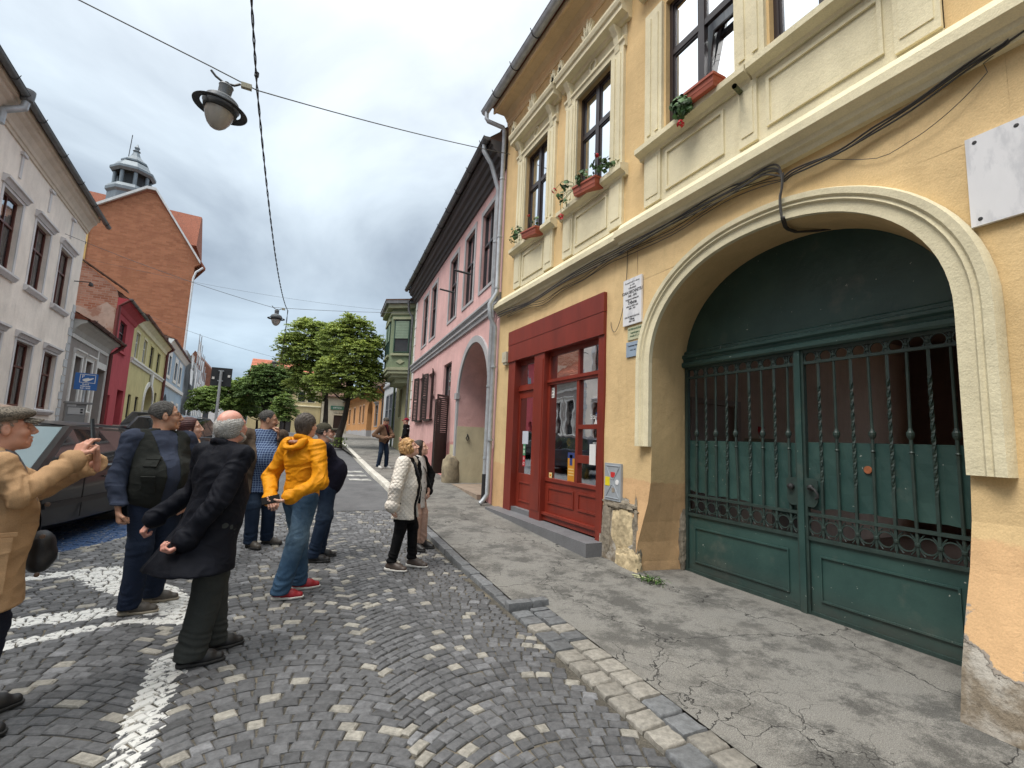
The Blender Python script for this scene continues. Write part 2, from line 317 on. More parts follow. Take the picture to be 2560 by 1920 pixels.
def stone_mat(name, light=(0.30, 0.285, 0.25), darkc=(0.092, 0.094, 0.099), paint=True):
    m, nt, P, N, L = newmat(name); tc = N('ShaderNodeTexCoord'); V = tc.outputs['Object']
    at = N('ShaderNodeAttribute'); at.attribute_name = 'tone'
    cr = N('ShaderNodeValToRGB'); L(at.outputs['Fac'], cr.inputs[0]); e = cr.color_ramp.elements; cr.color_ramp.interpolation = 'LINEAR'
    e[0].position = 0; e[0].color = tuple(c * 0.62 for c in darkc) + (1,); e[1].position = 1; e[1].color = tuple(light) + (1,)
    for p, k in ((0.45, 1.0), (0.7, 1.45), (0.82, 2.0)):
        q = e.new(p); q.color = tuple(c * k for c in darkc) + (1,)
    q = e.new(0.86); q.color = tuple(c * 0.72 for c in light) + (1,)
    n = N('ShaderNodeTexNoise'); n.inputs['Scale'].default_value = 26; n.inputs['Detail'].default_value = 7; n.inputs['Roughness'].default_value = 0.7; L(V, n.inputs['Vector'])
    mr = N('ShaderNodeMapRange'); L(n.outputs['Fac'], mr.inputs[0]); mr.inputs[1].default_value = 0.3; mr.inputs[2].default_value = 0.7; mr.inputs[3].default_value = 0.62; mr.inputs[4].default_value = 1.45
    v = N('ShaderNodeVectorMath'); v.operation = 'SCALE'; L(cr.outputs[0], v.inputs[0]); L(mr.outputs[0], v.inputs['Scale']); out = v.outputs[0]
    if paint:
        for an, c, lo in (('white_paint', (0.62, 0.62, 0.60, 1), 0.47), ('blue_paint', (0.03, 0.075, 0.18, 1), 0.45)):
            a2 = N('ShaderNodeAttribute'); a2.attribute_name = an
            n2 = N('ShaderNodeTexNoise'); n2.inputs['Scale'].default_value = 22; n2.inputs['Detail'].default_value = 6; n2.inputs['Roughness'].default_value = 0.7; L(V, n2.inputs['Vector'])
            # wear: paint survives where noise is low
            s = N('ShaderNodeMath'); s.operation = 'MULTIPLY_ADD'; L(a2.outputs['Fac'], s.inputs[0]); s.inputs[1].default_value = 0.62; 
            neg = N('ShaderNodeMath'); neg.operation = 'MULTIPLY'; L(n2.outputs['Fac'], neg.inputs[0]); neg.inputs[1].default_value = -1; L(neg.outputs[0], s.inputs[2])
            r = N('ShaderNodeMapRange'); L(s.outputs[0], r.inputs[0]); r.inputs[1].default_value = 0.03; r.inputs[2].default_value = 0.07
            mx = N('ShaderNodeMix'); mx.data_type = 'RGBA'; L(r.outputs[0], mx.inputs['Factor']); L(out, mx.inputs[6]); mx.inputs[7].default_value = c; out = mx.outputs[2]
    L(out, P.inputs['Base Color']); P.inputs['Roughness'].default_value = 0.62; P.inputs['Specular IOR Level'].default_value = 0.45
    b = N('ShaderNodeBump'); b.inputs['Strength'].default_value = 0.6; b.inputs['Distance'].default_value = 0.008; L(n.outputs['Fac'], b.inputs['Height']); L(b.outputs[0], P.inputs['Normal'])
    return m
COBBLE = stone_mat('cobblestone'); SLABST = stone_mat('sawn stone', light=(0.27, 0.255, 0.225), darkc=(0.10, 0.105, 0.11), paint=False)
BED = mat('joint grit', (0.080, 0.072, 0.058), 0.95, 0.45, 7, dark=(0.20, 0.17, 0.12), dscale=1.3, dlo=0.52, dhi=0.62, dfac=0.8, bump=0.5, bscale=70, fine=0.4)
ys = [-6 + 0.6 * i for i in range(27)]
cobble_bed = sheet('cobbled_street', [-9, -6, -4, -2, 0, 1, kx], [y for y in ys if y < 9.7] + [9.7], lambda x, y: gz(y) - 0.014, BED)
yr = [9.7] + [10 + 1.0 * i for i in range(30)] + [42, 46, 52, 60, 70, 85, 100, 140]
sheet('tar_road', [-12, -6, -3, 0, kx], yr, lambda x, y: gz(y) - 0.004, ASPH)
# right-hand sidewalk
def sw(x, y): # flush by the gate, raised further up the street
    return gz(y) + interp(y, [(4.2, 0.0), (6, 0.06), (9, 0.07), (13, 0.1), (20, 0.12)]) + interp(x, [(2.5, 0), (4.6, 0.03)]) * 0.6
sidewalk = sheet('sidewalk', [lambda y: kx(y) + (0.40 if y < 4.3 else 0.14), 2.9, 3.4, 3.9, 4.5, 5.4, 8], [-6, -3, 0, 1, 2, 3, 4.2, 4.4, 5, 6, 7, 8, 9, 10, 12, 14, 16, 18, 20, 23, 27, 32, 40, 50, 70, 110], lambda x, y: sw(x, y), PAVE)
sheet('left_pavement', [-16, -9.5, lambda y: -6.3 - 0.03 * y, lambda y: -5.6 - 0.03 * y], [-6, 0, 6, 10, 14, 18, 22, 26, 30, 36, 44, 54, 70, 110], lambda x, y: gz(y) + 0.14 + (0.25 if x < -6.4 else 0.0), mat('left pavement slabs', (0.20, 0.15, 0.13), 0.9, 0.3, 2))
sheet('ground', [-500, -60, -16.2, 8.2, 60, 500], [-200, -6.2, 10, 30, 60, 110, 200, 900], lambda x, y: gz(y) - 0.35, mat('bare earth', (0.14, 0.12, 0.09), 0.95, 0.3, 0.5))
# painted bay lines (white) and the blue bay under the car, as outlines on the ground
def inpoly(x, y, P):
    c = False; n = len(P)
    for i in range(n):
        (x0, y0), (x1, y1) = P[i], P[(i + 1) % n]
        if (y0 > y) != (y1 > y) and x < (x1 - x0) * (y - y0) / (y1 - y0) + x0: c = not c
    return c
WHITEP = [[(-0.49, 4.3), (-0.66, 4.2), (-0.62, 3.0), (-0.61, -1), (-0.42, -1), (-0.43, 3.0), (-0.40, 4.3)],
          [(-0.45, 4.75), (-1.0, 4.96), (-1.55, 4.69), (-4.2, 3.2), (-4.2, 3.45), (-1.7, 4.88), (-1.0, 5.10), (-0.45, 5.0)],
          [(-1.0, 5.18), (-1.8, 5.12), (-4.4, 4.9), (-4.4, 5.2), (-1.8, 5.42), (-0.95, 5.45), (-0.3, 5.3), (-0.3, 4.9)],
          [(-0.9, 5.4), (-1.22, 5.72), (-1.62, 6.22), (-1.85, 6.55), (-4.4, 5.9), (-4.4, 6.1), (-2.0, 6.75), (-1.46, 6.85), (-0.75, 5.9), (-0.5, 5.3)]]
BLUEP = [[(-2.9, 7.1), (-2.15, 7.6), (-1.72, 8.3), (-1.5, 9.5), (-4, 9.5), (-4, 7.1)]]
def cobble(cx, cy, w, l, bul, xc, tone, lift):
    """one hand-cut cobble: chipped top, bevelled shoulders; corners follow the bow of its course"""
    j = lambda k=0.0045: random.uniform(-k, k)
    e = 1e-3; sl = (bul(cx + e) - bul(cx - e)) / (2 * e); q = math.sqrt(1 + sl * sl); tx, ty = 1 / q, sl / q; X0, Y0 = cx, cy + bul(cx)
    g = 0.0045; t = lift; hw = w * q / 2 - g; hl = l / q / 2 - g      # turned to the tangent of its course
    c = [(-hw + j(), -hl + j()), (hw + j(), -hl + j()), (hw + j(), hl + j()), (-hw + j(), hl + j())]; V = []
    P = lambda x, y: (X0 + tx * x - ty * y, Y0 + ty * x + tx * y)
    for k, (sc_, dz) in enumerate(((1.0, -0.05), (1.0, -0.008), (0.82, 0.0))):
        for (x, y) in c:
            X, Y = P(x * sc_, y * sc_); V.append((X, Y, gz(Y) + dz + t + (j(0.0012) if k else 0)))
    X, Y = P(0, 0); V.append((X + j(), Y + j(), gz(Y) + t + 0.0015))
    F = [(i, (i + 1) % 4, 4 + (i + 1) % 4, 4 + i) for i in range(4)] + [(4 + i, 4 + (i + 1) % 4, 8 + (i + 1) % 4, 8 + i) for i in range(4)] + [(8 + i, 8 + (i + 1) % 4, 12) for i in range(4)]
    return V, F, tone
def lay_cobbles():
    W = 1.38; L0 = 0.088; out = []
    for ci in range(-4, 2):
        xa = 0.75 + (ci - 1) * W + W; xc = xa + W / 2
        if ci == 1: break
        hb = 0.30
        n0 = 16 if ci >= 0 else 13
        bul = (lambda x, xc=xc, W=W, hb=hb: hb * (1 - ((x - xc) / (W / 2)) ** 2) - hb * 0.5)
        row = 0; y = -0.6 + random.uniform(0, 0.09)
        while y < 10.1:
            l = L0 * random.uniform(0.93, 1.07); n = n0 + random.choice((-1, 0, 0, 1)); ph = random.uniform(-0.5, 0.5)
            cuts = [xa + W * (i + (ph * 0.5 if 0 < i < n else 0) + (random.uniform(-0.13, 0.13) if 0 < i < n else 0)) / n for i in range(n + 1)]
            for a, b in zip(cuts, cuts[1:]):
                cx = (a + b) / 2; cy = y + random.uniform(-0.006, 0.006); Y = cy + bul(cx)
                if Y > 9.68 or Y < -0.8 or cx > kx(Y) - 0.05: continue
                edge = abs(cx - xc) / (W / 2); r = random.random()
                p = 0.075 + 0.16 * (edge > 0.86) + 0.05 * (edge < 0.1)
                tone = random.uniform(0.87, 1.0) if r < p else min(0.8, max(0.0, random.gauss(0.42, 0.16)))
                if Y > 6.2: tone = tone if tone > 0.85 else min(0.8, tone + 0.22 * min(1, (Y - 6.2) / 2))
                out.append((cx, Y, cobble(cx, cy, b - a, l, bul, xc, tone, random.gauss(0, 0.002))))
            y += l; row += 1
    # straight run of cobbles beside the kerb, where the arcs end
    y = 4.35
    xw = 0.75 + W
    y = -0.6
    while y < 9.6:
        a = xw + 0.0; b = kx(y) - 0.0
        n = int((b - a) / 0.09)
        for i in range(n):
            x0 = a + (b - a) * i / n; x1 = a + (b - a) * (i + 1) / n
            if x1 - x0 > 0.05: out.append(((x0 + x1) / 2, y, cobble((x0 + x1) / 2, y, x1 - x0, 0.1, lambda x: 0.0, 0, random.uniform(0.87, 1) if random.random() < 0.25 else random.gauss(0.4, 0.14), random.gauss(0, 0.003))))
        y += 0.1
    # far columns on the left, hidden under the parked car for the most part
    return out
def lay():
    C = lay_cobbles(); camf = Vector((0.4317, 0.8941, 0))
    inv = Matrix(_R).transposed()
    def inview(x, y):
        c = inv @ Vector((x, y, gz(y) - 1.6)); 
        if c.z > -0.2: return False
        u = -c.x / c.z * 1180; v = c.y / c.z * 1180
        return abs(u) < 1270 and abs(v) < 955
    def paint(V):
        return [1.0 if any(inpoly(x, y, P) for P in WHITEP) else 0.0 for x, y, z in V], [1.0 if any(inpoly(x, y, P) for P in BLUEP) else 0.0 for x, y, z in V]
    vis = sorted([c for c in C if inview(c[0], c[1])], key=lambda c: c[0] ** 2 + c[1] ** 2)
    own = set(id(c) for c in vis[:300])
    big = MB(); T = []; WP = []; BP = []
    for c in C:
        V, F, tone = c[2]; w, b = paint(V)
        if id(c) in own:
            mb = MB(); mb.faces(V, F)
            mb.build('cobblestone', COBBLE, cobble_bed, attr={'tone': [tone] * len(V), 'white_paint': w, 'blue_paint': b})
        else:
            big.faces(V, F); T += [tone] * len(V); WP += w; BP += b
    big.build('cobblestones', COBBLE, cobble_bed, kind='stuff', attr={'tone': T, 'white_paint': WP, 'blue_paint': BP})
lay()
def slab(parent, name, pts, z, h, tone, bev=0.014, m=None):
    """a stone block from its plan outline, worn arrises"""
    j = lambda k=0.004: random.uniform(-k, k); n = len(pts); cx = sum(p[0] for p in pts) / n; cy = sum(p[1] for p in pts) / n
    V = []; 
    for sc_, dz in ((1.0, -h), (1.0, -bev), (0.93, -0.002), (0.86, 0.0)):
        for x, y in pts: V.append((cx + (x - cx) * sc_ + j() * (dz > -h), cy + (y - cy) * sc_ + j() * (dz > -h), z + dz + gz(y) - gz(cy) + j(0.0015)))
    F = [(r * n + i, r * n + (i + 1) % n, (r + 1) * n + (i + 1) % n, (r + 1) * n + i) for r in range(3) for i in range(n)] + [tuple(3 * n + i for i in range(n))]
    mb = MB(); mb.faces(V, F); return mb.build(name, m or SLABST, parent, smooth=True, attr={'tone': [tone] * len(V)})
def rect4(xa, xb, ya, yb, fx=kx):   # quad following the kerb line
    q = []
    for (u, y) in ((xa, ya), (xb, ya), (xb, yb), (xa, yb)): q.append((fx(y) + u, y))
    # subdivide the outline a little so that the edges can be uneven
    out = []
    for a, b in zip(q, q[1:] + q[:1]):
        for k in range(3): out.append((a[0] + (b[0] - a[0]) * k / 3 + random.uniform(-.004, .004), a[1] + (b[1] - a[1]) * k / 3 + random.uniform(-.004, .004)))
    return out
def kerbs():
    for col in range(2):            # two rows of large setts level with the road
        y = -1.0 + col * 0.09
        while y < 4.12:
            l = random.uniform(0.155, 0.20); y1 = min(y + l, 4.17)
            tone = random.uniform(0.86, 1.0) if random.random() < (0.8 if y < 3.2 else 0.45) else random.uniform(0.4, 0.75)
            slab(sidewalk, 'paving_stone', rect4(0.008 + col * 0.195, 0.185 + col * 0.2, y + 0.009, y1 - 0.009), gz(y) + 0.012 + random.gauss(0, 0.003), 0.08, tone)
            y = y1
    # short return of kerb across the end of the setts
    for a, b in ((0.0, 0.25), (0.26, 0.44)):
        slab(sidewalk, 'kerb_stone', rect4(a, b, 4.21, 4.31), gz(4) + 0.06, 0.12, random.uniform(0.5, 0.75))
    y = 4.32; 
    while y < 31:
        l = random.uniform(0.28, 0.42) if y < 9.4 else random.uniform(0.25, 0.45); light = y > 9.9
        wdt = 0.125 if not light else 0.2
        tone = random.uniform(0.5, 0.8) if not light else random.uniform(0.9, 1.0)
        slab(sidewalk, 'kerb_stone', rect4(0.0, wdt, y + 0.006, y + l - 0.006), sw(kx(y), y) + 0.012, 0.14, tone, m=SLABST if not light else KERBL)
        y += l
KERBL = stone_mat('pale kerb stone', light=(0.62, 0.60, 0.54), darkc=(0.16, 0.16, 0.155), paint=False)
kerbs()
# pedestrian marks on the tar further up
mb = MB()
for i in range(3):
    y = 14.2 + i * 1.1; mb.poly([(1.9, y, gz(y) + 0.004), (kx(y) - 0.12, y - 0.05, gz(y) + 0.004), (kx(y) - 0.12, y + 0.38, gz(y + .4) + 0.004), (1.9, y + 0.45, gz(y + .4) + 0.004)])
mb.build('crossing_marks', mat('worn road paint', (0.5, 0.5, 0.47), 0.8, 0.2, 5, dark=(0.09, 0.09, 0.09), dscale=6, dlo=0.45, dhi=0.6, dfac=0.9), kind='structure')
# ---------------------------------------------------------------- the yellow house on the right
YEL = plaster('ochre plaster', (0.70, 0.51, 0.27), low=(0.68, 0.44, 0.235), lowz=1.12, dirt=(0.36, 0.25, 0.14), edge=0.01)
def bare_patches(m):
    """plaster fallen off at the foot of the right pier and round the meter box: pale render, then stone"""
    nt = m.node_tree; N = nt.nodes.new; L = nt.links.new; P = nt.nodes['Principled BSDF']; src = P.inputs['Base Color'].links[0].from_socket; tc = N('ShaderNodeTexCoord'); sp = N('ShaderNodeSeparateXYZ'); L(tc.outputs['Object'], sp.inputs[0])
    def nz(s, o=0, d=8):
        mp = N('ShaderNodeMapping'); mp.inputs['Location'].default_value = (o,) * 3; L(tc.outputs['Object'], mp.inputs[0]); n = N('ShaderNodeTexNoise'); n.inputs['Scale'].default_value = s; n.inputs['Detail'].default_value = d; n.inputs['Roughness'].default_value = .62; L(mp.outputs[0], n.inputs['Vector']); return n.outputs['Fac']
    def op(o, a, b):
        q = N('ShaderNodeMath'); q.operation = o
        for i, v in enumerate((a, b)):
            if isinstance(v, (int, float)): q.inputs[i].default_value = v
            else: L(v, q.inputs[i])
        return q.outputs[0]
    def rg(x, a, b, c, d):
        r = N('ShaderNodeMapRange'); L(x, r.inputs[0])
        for i, v in enumerate((a, b, c, d)): r.inputs[i + 1].default_value = v
        return r.outputs[0]
    def mx(f, a, b):
        x = N('ShaderNodeMix'); x.data_type = 'RGBA'; L(f, x.inputs['Factor'])
        for k, v in ((6, a), (7, b)):
            if isinstance(v, tuple): x.inputs[k].default_value = v
            else: L(v, x.inputs[k])
        return x.outputs[2]
    z = sp.outputs['Z']; y = sp.outputs['Y']; zz = op('ADD', z, op('MULTIPLY', op('SUBTRACT', nz(2.6), .5), 1.5))
    right = rg(y, 1.74, 1.76, 1, 0); k = op('MULTIPLY', rg(zz, .43, .445, 1, 0), right)
    left = op('MULTIPLY', rg(y, 4.84, 4.88, 0, 1), rg(y, 5.62, 5.64, 1, 0)); k2 = op('MULTIPLY', rg(zz, .80, .815, 1, 0), left); km = op('MAXIMUM', k, k2)
    st = mx(rg(nz(5, 3), .42, .58, 0, 1), (.46, .43, .38, 1), (.24, .20, .15, 1)); st = mx(rg(nz(12, 8), .55, .7, 0, .8), st, (.10, .085, .07, 1))
    edge = op('MULTIPLY', rg(zz, .50, .515, 1, 0), right); c = mx(edge, src, (.33, .29, .25, 1)); c = mx(km, c, st)
    dirt = op('MULTIPLY', rg(z, 0, .22, .55, 0), rg(nz(4, 1), .35, .65, 0, 1)); c = mx(dirt, c, (.16, .125, .09, 1)); L(c, P.inputs['Base Color'])
    old = P.inputs['Normal'].links[0].from_socket; b = N('ShaderNodeBump'); b.inputs['Strength'].default_value = .8; b.inputs['Distance'].default_value = .03; b.invert = True; L(op('ADD', km, op('MULTIPLY', nz(14, 2), km)), b.inputs['Height']); L(old, b.inputs['Normal']); L(b.outputs[0], P.inputs['Normal'])
bare_patches(YEL)
YELUP = plaster('ochre plaster upper', (0.70, 0.505, 0.26), dirt=(0.40, 0.27, 0.15))
CREAM = plaster('cream stucco', (0.74, 0.67, 0.47), dirt=(0.45, 0.39, 0.26))
SOFF = plaster('eaves plaster', (0.74, 0.57, 0.36), dirt=(0.3, 0.2, 0.1))
RED = mat('oxblood paint', (0.20, 0.026, 0.014), 0.42, 0.2, 3, bump=0.12, bscale=30, stretch=(1, 1, 0.3), dark=(0.11, 0.02, 0.016), dscale=2.2, dfac=0.5)
GREEN = mat('dark green paint', (0.020, 0.055, 0.050), 0.42, 0.3, 2.6, bump=0.15, bscale=26, dark=(0.055, 0.07, 0.062), dscale=1.6, dlo=0.52, dhi=0.72, dfac=0.5, fine=0.15)
GREEND = mat('grimy green ironwork', (0.026, 0.047, 0.042), 0.5, 0.3, 8, bump=0.1, bscale=40, dark=(0.05, 0.055, 0.045), dscale=9, dfac=0.6)
def chipped():
    m, nt, P, N, L = newmat('chipped green paint'); tc = N('ShaderNodeTexCoord'); V = tc.outputs['Object']; P.inputs['Roughness'].default_value = 0.4
    def nz(s, d=4, off=0):
        mp = N('ShaderNodeMapping'); mp.inputs['Location'].default_value = (off,) * 3; L(V, mp.inputs[0]); n = N('ShaderNodeTexNoise'); n.inputs['Scale'].default_value = s; n.inputs['Detail'].default_value = d; n.inputs['Roughness'].default_value = 0.62; L(mp.outputs[0], n.inputs['Vector']); return n.outputs['Fac']
    def rg(x, a, b, c, d):
        r = N('ShaderNodeMapRange'); L(x, r.inputs[0])
        for i, v in enumerate((a, b, c, d)): r.inputs[i + 1].default_value = v
        return r.outputs[0]
    def mx(f, a, b):
        x = N('ShaderNodeMix'); x.data_type = 'RGBA'; L(f, x.inputs['Factor'])
        for k, v in ((6, a), (7, b)):
            if isinstance(v, tuple): x.inputs[k].default_value = v
            else: L(v, x.inputs[k])
        return x.outputs[2]
    c = mx(rg(nz(1.7, 6), 0.35, 0.65, 0, 1), (0.022, 0.058, 0.054, 1), (0.040, 0.088, 0.078, 1))
    c = mx(rg(nz(2.4, 8, 7), 0.58, 0.75, 0, 0.55), c, (0.13, 0.14, 0.12, 1))
    sep = N('ShaderNodeSeparateXYZ'); L(V, sep.inputs[0]); lowg = rg(sep.outputs['Z'], 0.0, 0.32, 0.75, 0.0)
    q = N('ShaderNodeMath'); q.operation = 'MULTIPLY'; L(lowg, q.inputs[0]); L(rg(nz(3, 6, 3), 0.35, 0.6, 0.4, 1), q.inputs[1])
    c = mx(q.outputs[0], c, (0.06, 0.055, 0.048, 1))
    c = mx(rg(nz(13, 3, 11), 0.73, 0.745, 0, 1), c, (0.42, 0.44, 0.40, 1))     # flaked spots
    c = mx(rg(nz(30, 2, 2), 0.74, 0.755, 0, 0.9), c, (0.40, 0.42, 0.38, 1))
    L(c, P.inputs['Base Color'])
    b = N('ShaderNodeBump'); b.inputs['Strength'].default_value = 0.5; b.inputs['Distance'].default_value = 0.01; L(nz(9, 6), b.inputs['Height']); L(b.outputs[0], P.inputs['Normal'])
    return m
GPAINT = chipped()
FR = Fr((4.2, 0), (0, 1), 1)
yh = root('house', 'yellow plastered house with the arched green gate and red shopfront', 'house', (8, 4, 0))
# gate opening outline on the façade (left side in the photo has the larger s)
GC, GH, GS = 3.07, 1.53, 2.62
arc = archpts(GC, GH, GS, 1.21, 40, 2.15)          # from s=1.54 over the crown to s=4.60
rightj = [(1.56, -0.4), (1.56, 0.0), (1.565, 0.3), (1.56, 0.6), (1.55, 0.9), (1.545, 1.2), (1.54, 1.5), (1.54, 2.0)]
leftj = [(4.60, 2.0), (4.605, 1.5), (4.62, 1.15), (4.66, 0.9), (4.73, 0.65), (4.80, 0.4), (4.85, 0.15), (4.87, -0.4)]
outline = rightj + arc + leftj
garc = archpts(3.235, 1.49, 2.66, 1.28, 40, 2.15)
goutline = [(1.76, z) for (s, z) in rightj] + garc + [(4.725, z) for (s, z) in leftj]
def batter(s, z):
    if s <= 1.75: return interp(z, [(-0.4, 0.40), (0, 0.34), (0.5, 0.21), (0.9, 0.08), (1.25, 0.0)]) * interp(s, [(1.3, 1), (1.58, 0.93)])
    if 4.55 < s < 6.0: return interp(z, [(-0.4, 0.06), (0.2, 0.04), (0.9, 0.0)])
    return 0.0
def yellow_wall():
    mb = MB(); P = lambda s, z: FR.P(s, z, batter(s, z) + (0.006 * math.sin(s * 3.1 + z * 2.3) + 0.004 * math.sin(z * 5 + s)) * (z < 4))
    ZT = 4.72; holes = (5.60, 8.78, -0.4, 3.70)
    def band(s0, s1, z0, z1, n=1):
        m = max(1, int(round((z1 - z0) / 0.3))); k = max(1, int(round((s1 - s0) / 0.45)))
        for i in range(m):
            for j in range(k):
                a, b = z0 + (z1 - z0) * i / m, z0 + (z1 - z0) * (i + 1) / m; c, d = s0 + (s1 - s0) * j / k, s0 + (s1 - s0) * (j + 1) / k
                mb.poly([P(c, a), P(d, a), P(d, b), P(c, b)])
    top = max(z for s, z in arc)
    R_ = [p for p in outline if p[0] <= GC]; L_ = [p for p in outline if p[0] >= GC]
    for a, b in zip(R_, R_[1:]):
        for k in range(3): # strips between s=1.2 and the outline
            f = lambda p, t: 1.2 + (p[0] - 1.2) * t
            mb.poly([P(f(a, k / 3), a[1]), P(f(a, (k + 1) / 3), a[1]), P(f(b, (k + 1) / 3), b[1]), P(f(b, k / 3), b[1])])
    for a, b in zip(L_, L_[1:]): mb.poly([P(a[0], a[1]), P(4.9, a[1]), P(4.9, b[1]), P(b[0], b[1])])
    for i in range(12): mb.poly([P(1.2 + 3.7 * i / 12, top), P(1.2 + 3.7 * (i + 1) / 12, top), P(1.2 + 3.7 * (i + 1) / 12, ZT), P(1.2 + 3.7 * i / 12, ZT)])
    band(-3, 1.2, -0.4, ZT); band(4.9, 5.60, -0.4, ZT); band(8.78, 9.45, -0.4, ZT); band(5.60, 8.78, 3.70, ZT)
    # splayed reveal of the gateway
    for (a, b), (c, d) in zip(zip(outline, outline[1:]), zip(goutline, goutline[1:])):
        for k in range(3):
            t0, t1 = k / 3, (k + 1) / 3; l = lambda p, q, t: Vector(P(*p)).lerp(FR.P(q[0], q[1], -0.72), t)
            mb.poly([l(a, c, t0), l(b, d, t0), l(b, d, t1), l(a, c, t1)])
    for s0, s1 in ((5.60, 5.60), (8.78, 8.78)): mb.poly([FR.P(s0, -0.4, 0), FR.P(s0, 3.7, 0), FR.P(s0, 3.7, -0.5), FR.P(s0, -0.4, -0.5)])
    mb.poly([FR.P(5.6, 3.7, 0), FR.P(8.78, 3.7, 0), FR.P(8.78, 3.7, -.5), FR.P(5.6, 3.7, -.5)])
    o = mb.build('wall', YEL, yh)
    up = MB(); wins = [(7.50, 8.42), (5.53, 6.48), (3.31, 4.37), (1.85, 2.89), (-0.6, 0.4)]
    wall(up, FR, -3, 9.45, 4.72, 9.15, holes=[(a, b, 5.68, 7.62, 0.16) for a, b in wins])
    # end walls and back
    up.poly([FR.P(9.45, -0.5, 0), FR.P(9.45, -0.5, -8), FR.P(9.45, 9, -8), FR.P(9.45, 9, 0)]); up.poly([FR.P(-3, -0.5, 0), FR.P(-3, -0.5, -8), FR.P(-3, 9, -8), FR.P(-3, 9, 0)]); wall(up, FR, -3, 9.45, -.5, 9, holes=[(1.2, 3.8, -.4, 3.6, .2)], o=-8)  # hole in the back wall added out of view to let daylight into the passage
    up.build('wall', YELUP, yh)
    return wins
wins = yellow_wall()
# archivolt round the gate, ending in blocks
def archivolt():
    mb = MB(); C = [(1.54, 1.50)] + [p for p in outline if p[1] > 1.55 and p[0] < GC][0:0] + [(1.54, 2.0)] + arc + [(4.60, 2.0), (4.603, 1.60)]
    prof = [(0.0, 0.0), (0.0, 0.055), (0.085, 0.06), (0.10, 0.085), (0.125, 0.075), (0.14, 0.10), (0.19, 0.105), (0.205, 0.07), (0.205, 0.0)]
    pts = [Vector((s, z)) for s, z in C]; rings = []
    for i, p in enumerate(pts):
        t = (pts[min(i + 1, len(pts) - 1)] - pts[max(i - 1, 0)]).normalized(); n = Vector((-t.y, t.x))
        if i in (0, 1): n = Vector((-1, 0))
        if i >= len(pts) - 2: n = Vector((1, 0))
        w = (1.0 + 0.16 * max(0, (2.2 - p.x)) / 0.7)
        rings.append([FR.P(p.x + n.x * r * w - n.x * 0.003, p.y + n.y * r * w, o + 0.004) for r, o in prof])
    k = len(prof); V = [q for r in rings for q in r]; F = []
    for i in range(len(rings) - 1):
        for j in range(k): F.append((i * k + j, i * k + (j + 1) % k, (i + 1) * k + (j + 1) % k, (i + 1) * k + j))
    F += [tuple(range(k)), tuple(reversed(range((len(rings) - 1) * k, len(rings) * k)))]
    mb.faces(V, F); mb.build('archivolt', CREAM, yh, smooth=True)
archivolt()
# string course, stepping out by the gate bay
mb = MB(); prof = lambda d: [(-.01, 4.36), (0.02 + d, 4.36), (0.04 + d, 4.40), (0.075 + d, 4.42), (0.09 + d, 4.46), (0.15 + d, 4.49), (0.17 + d, 4.50), (0.17 + d, 4.585), (0.13 + d, 4.60), (0.05 + d, 4.72), (-.01, 4.735)]
sweep(mb, FR, 5.16, 9.5, prof(0)); sweep(mb, FR, -3, 5.16, prof(0.045)); mb.build('string_course', CREAM, yh)
FRAME = mat('dark brown window paint', (0.030, 0.020, 0.020), 0.35, 0.2, 8)
def yellow_window(s0, s1, idx, tilt=False):
    z0, z1 = 5.68, 7.62; f = 0.055; o = -0.10; mid = (s0 + s1) / 2; tz = 6.86
    mb = MB()
    for a, b, c, d in ((s0, s0 + f, z0, z1), (s1 - f, s1, z0, z1), (s0 + f, s1 - f, z0, z0 + f), (s0 + f, s1 - f, z1 - f, z1), (mid - 0.045, mid + 0.045, z0 + f, z1 - f)): fbox(mb, FR, a, b, c, d, o - 0.04, o + 0.03)
    for a, b in ((s0 + f, mid - 0.045), (mid + 0.045, s1 - f)): fbox(mb, FR, a, b, tz - 0.04, tz + 0.04, o - 0.03, o + 0.025)
    win = mb.build('window', FRAME, yh)
    for a, b in ((s0 + f, mid - 0.045), (mid + 0.045, s1 - f)):
        for c, d in ((z0 + f, tz - 0.04), (tz + 0.04, z1 - f)):
            g = 0.028; top_in = 0.13 if (tilt and a < mid - .2 and c < 6) else 0.0
            sash = MB(); gl = MB()
            def q(s, z, oo): return FR.P(s, z, oo - top_in * (z - c) / (d - c) - (0.01 if top_in else 0))
            for (e, h, i, j) in ((a, a + g, c, d), (b - g, b, c, d), (a + g, b - g, c, c + g), (a + g, b - g, d - g, d)):
                sash.hexa([q(e, i, o - .02), q(h, i, o - .02), q(h, i, o + .01), q(e, i, o + .01), q(e, j, o - .02), q(h, j, o - .02), q(h, j, o + .01), q(e, j, o + .01)])
            gl.poly([q(a + g, c + g, o - .008), q(b - g, c + g, o - .008), q(b - g, d - g, o - .008), q(a + g, d - g, o - .008)])
            sash.build('sash', FRAME, win); gl.build('pane', GLASS, win)
    cu = MB(); n = 26
    for i in range(n):
        a, b = s0 + (s1 - s0) * i / n, s0 + (s1 - s0) * (i + 1) / n
        cu.poly([FR.P(a, z0, o - .22 - .018 * math.sin(i * 1.9)), FR.P(b, z0, o - .22 - .018 * math.sin((i + 1) * 1.9)), FR.P(b, z1, o - .22 - .018 * math.sin((i + 1) * 1.9)), FR.P(a, z1, o - .22 - .018 * math.sin(i * 1.9))])
    cu.build('curtain', CURTAIN, win, smooth=True)
    return win
for i, (a, b) in enumerate(wins): yellow_window(a, b, i, tilt=(i == 2))
mb = MB(); mb.box((4.62, -2.9, 4.9), (4.66, 9.4, 8.6)); mb.build('inner_wall', ROOM, yh)
